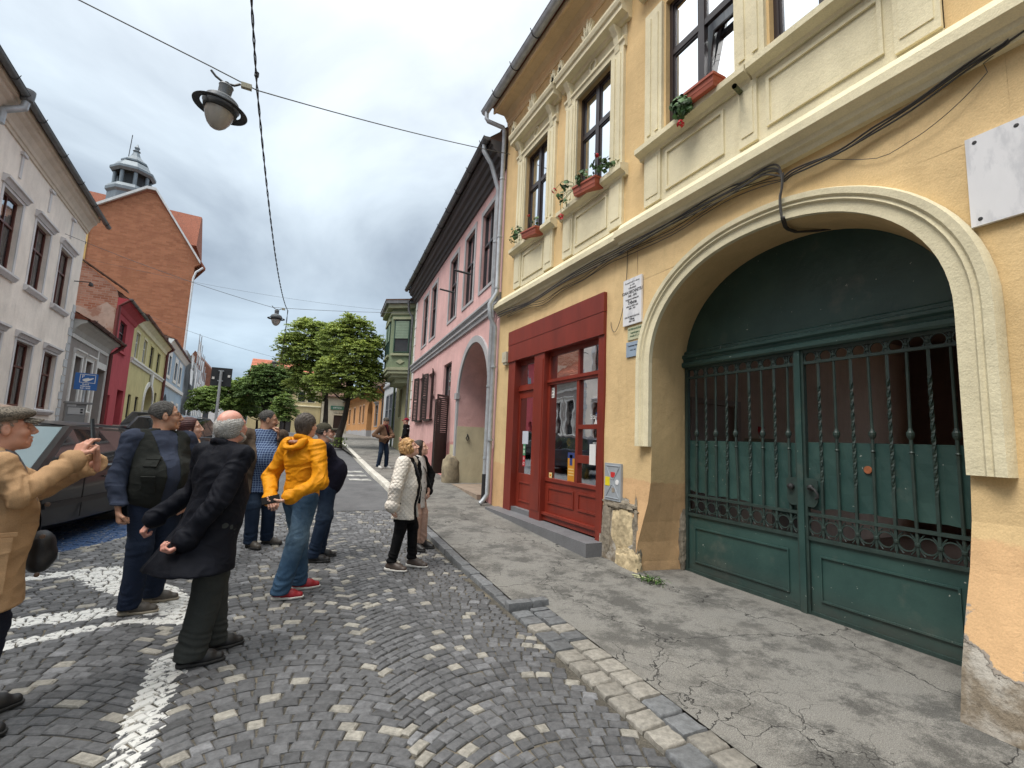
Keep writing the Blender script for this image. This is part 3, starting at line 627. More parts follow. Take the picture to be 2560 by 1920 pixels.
def pilaster(mb, s0, s1, z0, z1, o=0.05):
    w = s1 - s0; fbox(mb, FR, s0, s1, z0, z1, -0.002, o)
    fbox(mb, FR, s0 + w * .18, s0 + w * .36, z0 + .1, z1 - .12, o - .002, o + .016); fbox(mb, FR, s0 + w * .62, s0 + w * .82, z0 + .1, z1 - .12, o - .002, o + .016)
def palmette(mb, s, z, w, h, o):
    """stucco leaf crest: lobes fanned about the foot"""
    for k in range(-3, 4):
        a = k * 0.38; L_ = h * (1 - 0.09 * abs(k)); d = (math.sin(a) * w / h * 0.9, math.cos(a)); 
        p = [(s - 0.02 * math.cos(a), z), (s + d[0] * L_ * .55 - .035, z + d[1] * L_ * .55), (s + d[0] * L_, z + d[1] * L_), (s + d[0] * L_ * .55 + .035, z + d[1] * L_ * .55), (s + .02 * math.cos(a), z)]
        mb.prism([FR.P(x, y, o) for x, y in p], FR.n * 0.045)
    fbox(mb, FR, s - w * .5, s + w * .5, z - .01, z + .05, o, o + .06)
def surround(s0, s1, hood=True):
    m = MB()
    for a, b in ((s0 - .33, s0 - .03), (s1 + .03, s1 + .33)):
        pilaster(m, a, b, 5.70, 7.66); fbox(m, FR, a, b, 4.78, 5.50, -.002, .045); fbox(m, FR, a + .05, b - .05, 4.90, 5.42, .04, .056)
    fbox(m, FR, s0 - .03, s0, 5.70, 7.66, -.002, .03); fbox(m, FR, s1, s1 + .03, 5.70, 7.66, -.002, .03)
    m.build('window_surround', CREAM, yh)
    m = MB(); sweep(m, FR, s0 - .42, s1 + .42, [(-.01, 5.50), (.05, 5.50), (.07, 5.535), (.13, 5.56), (.15, 5.575), (.15, 5.645), (.12, 5.665), (-.01, 5.69)]); m.build('sill', CREAM, yh)
    m = MB(); fbox(m, FR, s0 - .03, s1 + .03, 4.76, 5.50, -.002, .02)     # apron panel
    a, b, c, d, t = s0 + .04, s1 - .04, 4.88, 5.42, .035
    for e in ((a, b, c, c + t), (a, b, d - t, d), (a, a + t, c + t, d - t), (b - t, b, c + t, d - t)): fbox(m, FR, *e, .018, .040)
    m.build('apron', CREAM, yh)
    m = MB()
    sweep(m, FR, s0 - .36, s1 + .36, [(-.01, 7.62), (.05, 7.62), (.055, 7.70), (.08, 7.72), (.08, 7.76), (.02, 7.78), (.02, 8.02), (-.01, 8.02)])
    sweep(m, FR, s0 - .46, s1 + .46, [(-.01, 8.0), (.06, 8.0), (.09, 8.05), (.2, 8.07), (.2, 8.15), (.23, 8.17), (.25, 8.23), (.25, 8.27), (-.01, 8.33)])
    for a in (s0 - .19, s1 + .19):
        m.prism([FR.P(a - .055, 7.52, 0), FR.P(a - .055, 7.62, .06), FR.P(a - .055, 7.85, .10), FR.P(a - .055, 8.0, .19), FR.P(a - .055, 8.0, 0)], FR.d * .11)
    m2 = MB(); m2.lathe([(0.075, 0), (0.105, 0), (0.105, .03), (0.075, .03), (0.075, 0)], FR.P((s0 + s1) / 2, 7.90, .02), 20, R=Matrix((FR.d, Vector((0, 0, 1)), FR.n)).transposed()); m2.build('rosette', CREAM, yh)
    m.build('window_hood', CREAM, yh)
    for a, w, h in ((s0 - .38, .2, .3), ((s0 + s1) / 2, .34, .38), (s1 + .38, .2, .3)):
        q = MB(); palmette(q, a, 8.27, w, h * 1.15, .14); q.build('palmette', CREAM, yh)
surround(7.50, 8.42); surround(5.53, 6.48)
# paired windows over the gate share one wide surround
m = MB()
for (a, b), (c, d) in zip(((4.40, 4.72), (2.92, 3.28), (1.50, 1.82)), ((4.42, 4.72), (3.02, 3.24), (1.50, 1.80))):
    m = MB(); pilaster(m, a, b, 5.70, 7.66); fbox(m, FR, c, d, 4.80, 5.50, -.002, .05); fbox(m, FR, c + .04, d - .04, 4.90, 5.42, .045, .06); m.build('pilaster', CREAM, yh)
m = MB(); fbox(m, FR, 1.5, 4.72, 4.76, 5.50, -.003, .02)
for a, b in ((3.44, 4.34), (1.88, 2.92)):
    c, d, t = 4.88, 5.42, .035
    for e in ((a, b, c, c + t), (a, b, d - t, d), (a, a + t, c + t, d - t), (b - t, b, c + t, d - t)): fbox(m, FR, *e, .018, .042)
m.build('apron', CREAM, yh)
for a, b in ((3.08, 4.80), (1.4, 3.06)):
    m = MB(); sweep(m, FR, a, b, [(-.01, 5.50), (.05, 5.50), (.07, 5.535), (.13, 5.56), (.16, 5.575), (.16, 5.645), (.12, 5.665), (-.01, 5.69)]); m.build('sill', CREAM, yh)
m = MB(); sweep(m, FR, 1.4, 4.82, [(-.01, 8.0), (.06, 8.0), (.2, 8.07), (.2, 8.15), (.25, 8.23), (.25, 8.27), (-.01, 8.33)]); m.build('window_hood', CREAM, yh)
# eaves, gutter, roof
m = MB(); sweep(m, FR, -3, 9.45, [(-.01, 8.90), (.02, 8.90), (.025, 8.94), (.04, 8.95), (.045, 9.03), (.07, 9.05), (.085, 9.10), (.14, 9.17), (.33, 9.17), (.38, 9.12), (.41, 9.12), (.41, 9.26), (-.01, 9.3)]); m.build('eaves', SOFF, yh)
def gutter(fr, s0, s1, z, o, r=0.085, m_=ZINC, parent=None, step=0.9, name='gutter'):
    mb = MB(); n = 8; ring = []
    for s in (s0, s1): ring.append([fr.P(s, z - r * math.sin(math.pi * k / n), o + r * math.cos(math.pi * k / n)) for k in range(n + 1)])
    for k in range(n): mb.poly([ring[0][k], ring[0][k + 1], ring[1][k + 1], ring[1][k]])
    mb.poly(ring[0]); mb.poly(ring[1]); mb.tube([fr.P(s0, z, o + r), fr.P(s1, z, o + r)], 0.012, 6)
    g = mb.build(name, m_, parent, smooth=True)
    s = s0 + 0.3
    while s < s1:
        q = MB(); q.tube([fr.P(s, z + 0.05, o + r + .03)] + [fr.P(s, z - (r + .008) * math.sin(math.pi * k / 8), o + (r + .008) * math.cos(math.pi * k / 8)) for k in range(9)] + [fr.P(s, z + .03, o - r - .05)], 0.009, 5); q.build('gutter_hook', IRON, g)
        s += step
    return g
gutter(FR, -3, 9.70, 9.28, 0.53, 0.09, ZINC, yh)
def pipe(path, r, m_, parent, collars=(), name='downpipe'):
    mb = MB(); mb.tube(path, r, 12); o = mb.build(name, m_, parent, smooth=True)
    for c, ax in collars:
        q = MB(); c = Vector(c); ax = Vector(ax).normalized(); q.tube([c - ax * .018, c + ax * .018], r + .012, 12); q.build('pipe_clamp', m_, o)
    return o
pipe([FR.P(9.56, 9.22, .53), FR.P(9.56, 9.04, .53), FR.P(9.55, 8.98, .49), FR.P(9.43, 8.86, .15), FR.P(9.44, 8.78, .11), FR.P(9.44, 4.9, .11), FR.P(9.46, 4.6, .27), FR.P(9.46, 4.3, .24), FR.P(9.46, 4.1, .11), FR.P(9.46, 0.45, .11), FR.P(9.46, 0.32, .2), FR.P(9.46, .25, .27)], 0.05, ZINC, yh, [((FR.P(9.44, z, .11)), (0, 0, 1)) for z in (7.6, 6.2, 5.0, 3.2, 1.6)])
m = MB(); sweep(m, FR, -3, 9.5, [(.47, 9.30), (.47, 9.36), (-4.0, 12.6), (-8.5, 9.2), (-8.5, 9.1)]); m.build('roof', TILE, yh)
# ------------- gateway: passage, tympanum, two leaves
m = MB(); m.cur = 0
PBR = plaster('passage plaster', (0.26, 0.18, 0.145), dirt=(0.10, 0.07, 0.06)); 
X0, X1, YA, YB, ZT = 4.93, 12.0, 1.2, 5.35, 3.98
m.poly([(X0, YA, -.05), (X1, YA, -.05), (X1, YA, ZT), (X0, YA, ZT)]); m.poly([(X0, YA, ZT), (X1, YA, ZT), (X1, YB, ZT), (X0, YB, ZT)]); m.poly([(X1, 3.8, -.05), (X1, YB, -.05), (X1, YB, ZT), (X1, 3.8, ZT)]); m.poly([(X1, YA, 3.6), (X1, 3.8, 3.6), (X1, 3.8, ZT), (X1, YA, ZT)]); m.poly([(X0, YA, .02), (X1, YA, .02), (X1, YB, .02), (X0, YB, .02)])  # end wall left open out of view, added so daylight reaches the side wall
m.build('gate_passage', PBR, yh); m = MB(); m.poly([(X0, YB, -.05), (X1, YB, -.05), (X1, YB, ZT), (X0, YB, ZT)]); m.build('passage_wall', plaster('brightened passage wall', (.78, .60, .51), dirt=(.45, .32, .27)), yh)  # side wall paler than the rest of the passage: daylight put into its colour
m = MB(); m.box((5.6, 5.27, 0.02), (5.68, 5.345, 2.3)); m.box((5.6, 5.27, 2.3), (6.7, 5.345, 2.38)); m.box((6.62, 5.27, .02), (6.7, 5.345, 2.3)); m.box((5.69, 5.33, .02), (6.61, 5.347, 2.29)); m.build('inner_door', mat('pale inner door', (0.5, 0.38, 0.34), 0.7, 0.15), yh)
mb = MB(); mb.box((6.1, 4.45, 1.62), (6.35, 4.75, 1.78)); crate_in = mb.build('cardboard_box', mat('card', (0.3, 0.25, 0.18), .8), None); tag(crate_in, 'pale cardboard box seen over the sheet metal of the green gate', 'box')
mb = MB(); mb.box((5.9, 4.2, 0.03), (6.5, 5.0, 1.615)); sh = mb.build('cupboard', mat('cupboard grey', (0.14, 0.12, 0.11), .7), None); tag(sh, 'low brown cupboard in the passage behind the gate, holding the pale box', 'cupboard')
mb = MB(); mb.lathe([(0.0, 0), (.035, 0), (.05, .16), (.052, .17), (0.046, .17), (.03, .01)], (6.2, 4.55, 1.782), 16); cup = mb.build('paper_cup', mat('white card cup', (0.75, 0.72, 0.72), .5, dark=(0.5, 0.03, 0.05), dscale=14, dlo=.5, dhi=.52, dfac=1), None, smooth=True); tag(cup, 'white and red paper cup on the box behind the gate bars', 'cup')
def tymp():
    mb = MB(); G = [p for p in garc if p[1] > 2.87]; 
    mb.prism([FR.P(s, z, -.70) for s, z in G], FR.n * -0.03); t = mb.build('tympanum', GPAINT, yh)
    m = MB(); sweep(m, FR, 1.72, 4.76, [(-.72, 2.68), (-.64, 2.68), (-.62, 2.70), (-.62, 2.74), (-.66, 2.76), (-.65, 2.79), (-.62, 2.81), (-.62, 2.84), (-.66, 2.86), (-.66, 2.89), (-.685, 2.91), (-.72, 2.91)]); m.build('transom_beam', GPAINT, yh)
    random.seed(3)   # broken plaster edge where panel meets vault
tymp()
def gate_leaf(s0, s1, bars, rings, zb, sheet, lock):
    O = -0.70; m = MB(); post = 0.045
    a, b = (s0, s1)
    for e in ((a, a + post, zb, 2.68), (b - post, b, zb, 2.68)): fbox(m, FR, *e, O - .025, O + .025)
    for z, h in ((2.645, .035), (2.525, .028), (0.975, .030), (0.735, .035), (zb, .05)): fbox(m, FR, a + post, b - post, z, z + h, O - .018, O + .018)
    leaf = m.build('gate_leaf', GREEND, yh)
    for i, s in enumerate(bars):
        q = MB(); bend = 0
        zt, z_ = 2.64, 0.79
        if (i + (lock > 0)) % 2:   # twisted bar
            n = 56; base = 0
            for k in range(n):
                za, zc = zt - (zt - z_) * k / n, zt - (zt - z_) * (k + 1) / n
                tw = lambda z: (z - 1.3) * 16 if 1.3 < z < 2.3 else (0 if z <= 1.3 else 16.0)
                A = []
                for z in (zc, za): A += [FR.P(s + .0125 * 1.3 * math.cos(tw(z) + j * math.pi / 2 + .785), z, O + .0125 * 1.3 * math.sin(tw(z) + j * math.pi / 2 + .785)) for j in range(4)]
                q.faces(A, [(0, 1, 5, 4), (1, 2, 6, 5), (2, 3, 7, 6), (3, 0, 4, 7)])
        else:
            dev = 0.035 if (lock < 0 and i == 4) else (0.006 * ((i * 7) % 3 - 1))
            q.tube([FR.P(s, zt, O), FR.P(s + dev * .2, 2.4, O), FR.P(s + dev, 1.85, O), FR.P(s + dev * .9, 1.78, O), FR.P(s + dev * .4, 1.3, O), FR.P(s, z_, O)], [.0125, .0125, .013, .014, .014, .0135], 8)
            q.lathe([(.013, -.05), (.024, -.03), (.030, -.012), (.030, .012), (.020, .028), (.014, .05)], FR.P(s + dev, 1.80, O), 10); q.lathe([(.014, -.012), (.021, 0), (.014, .012)], FR.P(s + dev * .8, 1.64, O), 10)
        q.build('bar', GREEND, leaf)
    for s in rings:
        for zc in (2.592, 0.872):
            q = MB(); R_ = Matrix((FR.d, Vector((0, 0, 1)), FR.n)).transposed(); r = 0.047 if zc > 2 else 0.086
            rz = 1.0 if zc < 2 else 1.0
            ro = 0.064 if zc > 2 else 0.070
            q.lathe([(ro - .010, -.008), (ro, -.008), (ro, .008), (ro - .010, .008), (ro - .010, -.008)], FR.P(s, zc, O), 20, R=R_ ); 
            for sd in (-1, 1):       # C scrolls clipping the ring to the bars
                for up_ in (-1, 1):
                    q.tube([FR.P(s + sd * .078, zc + up_ * .014, O), FR.P(s + sd * .066, zc + up_ * .03, O), FR.P(s + sd * .050, zc + up_ * (.058), O), FR.P(s + sd * .028, zc + up_ * (.066 if zc > 2 else .088), O)], .006, 5)
            q.build('scroll_ring', GREEND, leaf)
    for s in bars:
        for zc in (2.592, 0.872):
            q = MB(); q.lathe([(.012, -.016), (.022, -.010), (.022, .010), (.012, .016)], FR.P(s, zc, O), 10); q.tube([FR.P(s, zc - .075 if zc > 2 else zc - .11, O), FR.P(s, zc + .05 if zc > 2 else zc + .11, O)], .010, 6); q.build('collar', GREEND, leaf)
    # riveted sheet behind the bars, slightly buckled, lower edge ragged
    q = MB(); n = 14; zt, zl = sheet; rows = []
    for j in range(5):
        rows.append([])
        for i in range(n + 1):
            s = a + post + (b - a - 2 * post) * i / n; zz = zl(s) if j == 0 else zl(s) + (zt - zl(s)) * j / 4
            rows[-1].append(FR.P(s, zz, O - .024 + .008 * math.sin(i * 1.3 + j) * (0 < j < 4)))
    for j in range(4):
        for i in range(n): q.poly([rows[j][i], rows[j][i + 1], rows[j + 1][i + 1], rows[j + 1][i]])
    q.build('sheet_panel', GPAINT, leaf)
    q = MB(); fbox(q, FR, a + post, b - post, zb + .05, .735, O - .02, O - .004)
    a2, b2, c, d, t = a + .16, b - .14, .165, .60, .016
    for e in ((a2, b2, c, c + t), (a2, b2, d - t, d), (a2, a2 + t, c + t, d - t), (b2 - t, b2, c + t, d - t)): fbox(q, FR, *e, O - .004, O + .012)
    q.build('lower_panel', GPAINT, leaf)
    # lock plate with knob / lever
    sl = a if lock > 0 else b; sg = 1 if lock > 0 else -1
    if lock > 0: sl = b; sg = -1
    else: sl = a; sg = 1
    q = MB(); pl = [(0, 1.07), (.10, 1.06), (.13, 1.08), (.15, 1.12), (.145, 1.2), (.155, 1.28), (.15, 1.33), (.10, 1.345), (0, 1.35)]
    q.prism([FR.P(sl + sg * s, z, O + .012) for s, z in pl], FR.n * .012); lk = q.build('lock_plate', GREEND, leaf)
    return leaf
barsL = [4.53 - .1575 * i for i in range(9)]; barsR = [2.94 - .1535 * i for i in range(8)]
gate_leaf(3.145, 4.70, barsL, [b + .0787 for b in barsL] + [barsL[-1] - .0787], 0.01, (1.705, lambda s: interp(s, [(3.2, 0.90), (3.5, 0.97), (3.9, 1.03), (4.3, 1.02), (4.7, 1.06)]) + .008 * math.sin(s * 37)), -1)
gate_leaf(1.745, 3.125, barsR, [b + .0767 for b in barsR] + [barsR[-1] - .0767], 0.0, (1.715, lambda s: 1.065 + .006 * math.sin(s * 23) - .03 * (s > 2.9)), 1)
m = MB(); fbox(m, FR, 3.105, 3.165, -.02, 2.68, -.675, -.655); m.build('astragal', GPAINT, yh)
m = MB(); m.tube([FR.P(3.03, 1.255, -.68), FR.P(3.03, 1.255, -.62), FR.P(3.00, 1.262, -.615), FR.P(2.965, 1.24, -.615), FR.P(2.94, 1.20, -.615), (FR.P(2.935, 1.17, -.615)), FR.P(2.96, 1.155, -.615)], .013, 8); m.lathe([(.03, 0), (.03, .02), (.015, .03)], FR.P(3.03, 1.255, -.66), 12, R=Matrix.Rotation(-math.pi / 2, 3, 'Y')); m.build('gate_handle', IRON, yh, smooth=True); m = MB(); m.lathe([(.025, 0), (.032, .02), (.03, .045), (.012, .055), (0, .057)], FR.P(3.235, 1.25, -.68), 14, R=Matrix.Rotation(-math.pi / 2, 3, 'Y')); m.build('gate_knob', IRON, yh, smooth=True)
m = MB(); m.lathe([(0, .008), (.034, .008), (.036, 0)], FR.P(2.53, 1.47, -.715), 16, R=Matrix.Rotation(-math.pi / 2, 3, 'Y')); m.build('rust_boss', mat('rust', (0.30, 0.10, 0.04), .9, .3, 30), yh)
# ------------- red shopfront
SH = MB(); SHOPGL = glassmat('shop glass', body=-.13)
fbox(SH, FR, 5.56, 8.83, 3.22, 3.56, -.2, .055); fbox(SH, FR, 5.555, 8.835, 3.565, 3.86, -.2, .06)
fbox(SH, FR, 5.56, 5.71, .22, 3.22, -.2, .03); fbox(SH, FR, 8.52, 8.83, .15, 3.22, -.3, .03); fbox(SH, FR, 7.32, 7.70, .19, 3.22, -.38, .035)
fbox(SH, FR, 7.36, 7.66, .4, 3.1, .03, .045)
fbox(SH, FR, 5.71, 7.32, 3.14, 3.22, -.2, -.08)
for a, b in ((2.62, 2.72), (.93, .985)): fbox(SH, FR, 5.71, 7.32, a, b, -.15, -.05)
fbox(SH, FR, 5.71, 7.32, 2.66, 2.70, -.1, -.03)
fbox(SH, FR, 6.33, 6.40, .985, 2.62, -.15, -.06); fbox(SH, FR, 6.34, 6.39, 2.72, 3.14, -.15, -.07)
for a, b in ((7.25, 7.32), (5.71, 5.76)): fbox(SH, FR, a, b, .985, 3.14, -.15, -.062)
for a, b in ((1.83, 1.90), (1.30, 1.42)): fbox(SH, FR, 5.76, 6.33, a, b, -.15, -.058)
fbox(SH, FR, 5.71, 7.32, .40, .93, -.15, -.07)
for a, b in ((6.42, 7.22), (5.78, 6.30)):
    c, d, t = .56, .84, .03
    for e in ((a, b, c, c + t), (a, b, d - t, d), (a, a + t, c + t, d - t), (b - t, b, c + t, d - t)): fbox(SH, FR, *e, -.07, -.055)
fbox(SH, FR, 5.71, 7.32, .27, .36, -.15, -.03); fbox(SH, FR, 5.70, 7.33, .36, .40, -.15, .0)
shop = SH.build('shopfront', RED, yh)
SIGN = (0.8, 0.8, 0.78)
for a, b, c, d in ((6.40, 7.25, .985, 2.62), (5.76, 6.33, 1.90, 2.62), (5.76, 6.33, 1.42, 1.83), (5.76, 6.33, .985, 1.30), (6.39, 7.25, 2.72, 3.14), (5.76, 6.34, 2.72, 3.14)):
    q = MB(); q.poly([FR.P(a, c, -.105), FR.P(b, c, -.105), FR.P(b, d, -.105), FR.P(a, d, -.105)]); q.build('pane', SHOPGL, shop)
# door, set back between posts
q = MB(); D = -.10
for e in ((7.70, 7.80, .30, 2.62), (8.46, 8.58, .30, 2.62), (7.80, 8.46, 2.45, 2.62), (7.80, 8.46, .30, .98), (7.70, 8.58, 2.62, 2.72), (7.70, 8.58, 3.12, 3.22)): fbox(q, FR, *e, D - .04, D)
for e in ((7.86, 8.40, .45, .475), (7.86, 8.40, .80, .825), (7.86, 7.885, .475, .80), (8.375, 8.40, .475, .80)): fbox(q, FR, *e, D, D + .014)
fbox(q, FR, 7.70, 8.58, 2.60, 2.68, D, D + .03)
door = q.build('shop_door', RED, yh)
for e in ((7.80, 8.46, .98, 2.45), (7.70, 8.58, 2.72, 3.12)):
    q = MB(); q.poly([FR.P(e[0], e[2], D - .02), FR.P(e[1], e[2], D - .02), FR.P(e[1], e[3], D - .02), FR.P(e[0], e[3], D - .02)]); q.build('pane', GLASS, door)
q = MB(); q.tube([FR.P(7.76, 1.25, D + .01), FR.P(7.76, 1.25, D + .05), FR.P(7.86, 1.25, D + .05)], .01, 6); q.build('handle', ZINC, door)
# shop interior
q = MB(); x0, x1 = 4.62, 7.0
for P_ in ([(x1, 5.5, .2), (x1, 8.9, .2), (x1, 8.9, 3.3), (x1, 5.5, 3.3)], [(4.42, 5.5, .2), (x1, 5.5, .2), (x1, 5.5, 3.3), (4.42, 5.5, 3.3)], [(4.5, 8.7, .2), (x1, 8.7, .2), (x1, 8.7, 3.3), (4.5, 8.7, 3.3)], [(4.42, 5.5, 3.24), (x1, 5.5, 3.24), (x1, 8.9, 3.24), (4.42, 8.9, 3.24)], [(4.42, 5.5, .22), (x1, 5.5, .22), (x1, 8.9, .22), (4.42, 8.9, .22)]): q.poly(P_)
q.build('shop_interior', mat('shop wall', (0.34, 0.24, 0.20), .9, .5, 1.5, dark=(.10, .05, .05), dscale=2, dlo=.48, dhi=.55, dfac=.9), yh)
q = MB(); q.box((4.45, 5.8, .9), (5.0, 7.2, .95)); shelf = q.build('display_shelf', mat('shelf', (0.2, 0.17, 0.14), .7), yh)
# display pieces in the window
def disp(name, mb, m_, label, cat, smooth=False): o = mb.build(name, m_, None, smooth=smooth); return tag(o, label, cat)
q = MB(); q.lathe([(0, 0), (.10, 0), (.15, .1), (.17, .16), (.15, .16), (.09, .02)], (4.62, 6.85, 1.45), 18); q.tube([(4.62 , 6.68, 1.6), (4.62, 6.7, 1.75), (4.62, 6.85, 1.82), (4.62, 7.0, 1.75), (4.62, 7.02, 1.6)], .012, 6)
disp('wicker_basket', q, mat('wicker', (0.22, 0.13, 0.07), .8, .4, 30, bump=.4), 'small wicker basket with a handle in the shop window', 'basket', True)
q = MB(); q.lathe([(0, 0), (.24, 0), (.22, .2), (.2, .48), (0.19, .49), (0, .49)], (4.72, 6.85, .955), 14); disp('draped_stand', q, mat('sage cloth', (0.22, 0.25, 0.17), .9, .2, 8, bump=.5, bscale=9), 'sage green draped stand carrying the basket in the shop window', 'stand', True)
def flower_bits(cx, cy, cz, pts, col, name, label):
    r = root(name, label, 'flower', (cx, cy, cz)); 
    st = MB()
    for (a, b) in pts: st.tube([(cx, cy, cz), (cx + .02, (cy + a) / 2 + .01, (cz + b) / 2 + .05), (cx, a, b)], .004, 4)
    st.build('stem', mat('stem brown', (0.12, 0.09, 0.05), .8), r)
    for (a, b) in pts:
        q = MB(); 
        for k in range(5):
            t = k * 1.256; q.poly([(cx - .01, a, b), (cx - .02, a + .03 * math.cos(t - .4), b + .03 * math.sin(t - .4)), (cx - .025, a + .045 * math.cos(t), b + .045 * math.sin(t)), (cx - .02, a + .03 * math.cos(t + .4), b + .03 * math.sin(t + .4))])
        q.build('blossom', col, r)
    return r
PINKF = mat('cloth blossom', (0.6, 0.5, 0.48), .8); YELF = mat('sunflower yellow', (0.75, 0.42, 0.03), .7)
flower_bits(4.5, 6.75, 1.55, [(6.78, 2.05), (6.62, 1.93), (6.95, 1.98), (6.88, 2.12), (6.70, 2.18), (7.12, 1.80), (7.05, 1.72), (7.18, 1.70), (6.55, 1.80), (6.98, 2.22)], PINKF, 'blossom_spray', 'spray of pale pink cloth blossoms rising above the basket in the window')
flower_bits(4.45, 6.5, .96, [(6.5, 1.83)], YELF, 'sunflower', 'single sunflower beside the mullion of the shop window')
flower_bits(4.48, 6.95, 1.5, [(6.9, 1.66), (6.93, 1.62), (6.87, 1.6), (6.9, 1.58)], YELF, 'yellow_posy', 'yellow posy on the basket in the shop window')
for k, (nm_, c_) in enumerate((('red', (.5, .06, .05)), ('cream', (.6, .55, .42)), ('blue', (.07, .18, .36)), ('amber', (.62, .38, .06)), ('green', (.12, .32, .12)), ('mauve', (.45, .27, .36)))):
    y_ = 5.84 + .21 * k; h_ = .10 + .05 * (k % 4); q = MB(); q.lathe([(0, 0), (.035, 0), (.04, .02), (.038, h_ * .7), (.02, h_ * .85), (.02, h_), (0, h_)], (4.52 + .03 * (k % 2), y_, .952), 12); disp('jar', q, mat('jar ' + nm_, c_, .35), nm_ + ' jar in the row along the foot of the red shop window', 'jar', True)['group'] = 'jars in the shop window'
q = MB(); q.box((4.9, 6.0, 1.2), (4.93, 6.28, 1.75)); disp('picture', q, mat('sea print', (.35, .42, .45), .6, .5, 6, dark=(.6, .2, .1), dscale=9), 'framed picture standing at the right end of the shop display', 'picture')
q = MB(); q.box((5.6, 6.5, 1.0), (5.9, 7.4, 2.3)); disp('display_cabinet', q, mat('cream cabinet', (.45, .36, .26), .7, .3, 2), 'cream display cabinet deep inside the red shop', 'cabinet')
# printed matter on the glass
def note(s0, s1, z0, z1, o, col, name, label, cat='notice', lines=(), tcol=(0.05, 0.05, 0.06), bands=()):
    q = MB(); fbox(q, FR, s0, s1, z0, z1, o, o + .002); ob = q.build(name, mat('print ' + name + str(len(bpy.data.objects)), col, .6, .04), None)
    if label: tag(ob, label, cat)
    for (a, b, c, d, cc) in bands:
        q = MB(); fbox(q, FR, s0 + (s1 - s0) * a, s0 + (s1 - s0) * b, z0 + (z1 - z0) * c, z0 + (z1 - z0) * d, o + .002, o + .003); q.build('print', mat('ink%s' % (cc,), cc, .6, .02), ob)
    return ob
def text(s, fr, a, z, o, size, m_, parent, align='CENTER', xs=1.0, bold=0.0):
    c = bpy.data.curves.new('lettering', 'FONT'); c.body = s; c.size = size; c.align_x = align; c.align_y = 'CENTER'; c.extrude = 0.0008; c.offset = bold; c.resolution_u = 2
    r = Vector((0, 0, 1)).cross(fr.n)       # reading direction for somebody facing the wall
    ob = bpy.data.objects.new('lettering', c); COL.objects.link(ob)
    M = Matrix((r * xs, Vector((0, 0, 1)), fr.n)).transposed().to_4x4(); M.translation = fr.P(a, z, o); ob.matrix_world = M
 
    dg = bpy.context.evaluated_depsgraph_get(); me = bpy.data.meshes.new_from_object(ob.evaluated_get(dg)); me.materials.clear(); me.materials.append(m_); mw = ob.matrix_world.copy(); mw = M
    bpy.data.objects.remove(ob); ob = bpy.data.objects.new('lettering', me); COL.objects.link(ob); ob.matrix_world = mw
    if parent: 
        bpy.context.view_layer.update() if False else None
        ob.parent = parent; Mp = parent.matrix_basis.copy(); q = parent
        while q.parent: Mp = q.parent.matrix_basis @ q.matrix_parent_inverse @ Mp; q = q.parent
        ob.matrix_parent_inverse = Mp.inverted()
    return ob
INK = mat('black ink', (0.02, 0.02, 0.025), .6); WINK = mat('white vinyl', (0.75, 0.75, 0.75), .6); BINK = mat('blue ink', (0.03, 0.06, 0.2), .5)
n1 = note(7.16, 7.34, 2.39, 2.57, -.10, SIGN, 'notice', 'small white printed notice high in the left shop window pane')
for k, t in enumerate(('NON', 'STOP', 'VIDEO')): text(t, FR, 7.25, 2.53 - .055 * k, -.097, .05, INK, n1)
n2 = note(6.46, 6.66, .99, 1.45, -.095, (0.55, 0.24, 0.02), 'poster', 'orange and blue poster in the lower corner of the shop window', 'poster', bands=[(0, 1, .80, 1, (0.03, 0.05, 0.18)), (.3, .7, .55, .92, (0.03, 0.05, 0.18)), (.1, .9, .40, .44, (0.7, 0.5, 0.2)), (.1, .9, .30, .34, (0.7, 0.5, 0.2)), (.1, .9, .2, .24, (0.7, 0.5, 0.2)), (.35, .65, .84, .88, (0.8, 0.8, 0.8))])
note(7.15, 7.25, .99, 1.08, -.095, (0.75, 0.62, 0.3), 'sticker', 'small yellow and white sticker at the bottom left of the shop window', 'sticker', bands=[(.2, .8, .3, .7, (0.7, 0.25, 0.02))])
text('Stai c', FR, 5.94, 2.02, -.10, .11, WINK, shop); text('AD', FR, 5.87, 1.93, -.10, .13, WINK, shop, bold=.004); text('nu p', FR, 5.93, 1.62, -.10, .06, WINK, shop)
text('Stin', FR, 5.95, 1.53, -.10, .055, WINK, shop)
n4 = note(5.84, 6.0, 1.29, 1.60, -.054, (0.72, 0.72, 0.72), 'mail_flyer', 'white folded flyer stuck in the right hand bars of the shopfront', 'flyer')
note(8.12, 8.36, 1.55, 1.80, -.118, (0.55, 0.58, 0.66), 'notice', 'pale blue notice taped on the glass of the shop door')
note(8.22, 8.32, 1.33, 1.55, -.118, (0.08, 0.25, 0.14), 'sticker', 'green sticker on the shop door glass, under the pale notice', 'sticker', bands=[(.2, .8, .2, .45, (0.5, 0.6, 0.5)), (.2, .8, .6, .8, (0.5, 0.6, 0.5))])
n5 = note(8.22, 8.32, 1.12, 1.32, -.118, (0.5, 0.03, 0.04), 'sticker', 'red sticker lowest on the shop door glass', 'sticker'); text('D', FR, 8.27, 1.27, -.115, .07, WINK, n5); text('C!', FR, 8.27, 1.17, -.115, .08, WINK, n5)
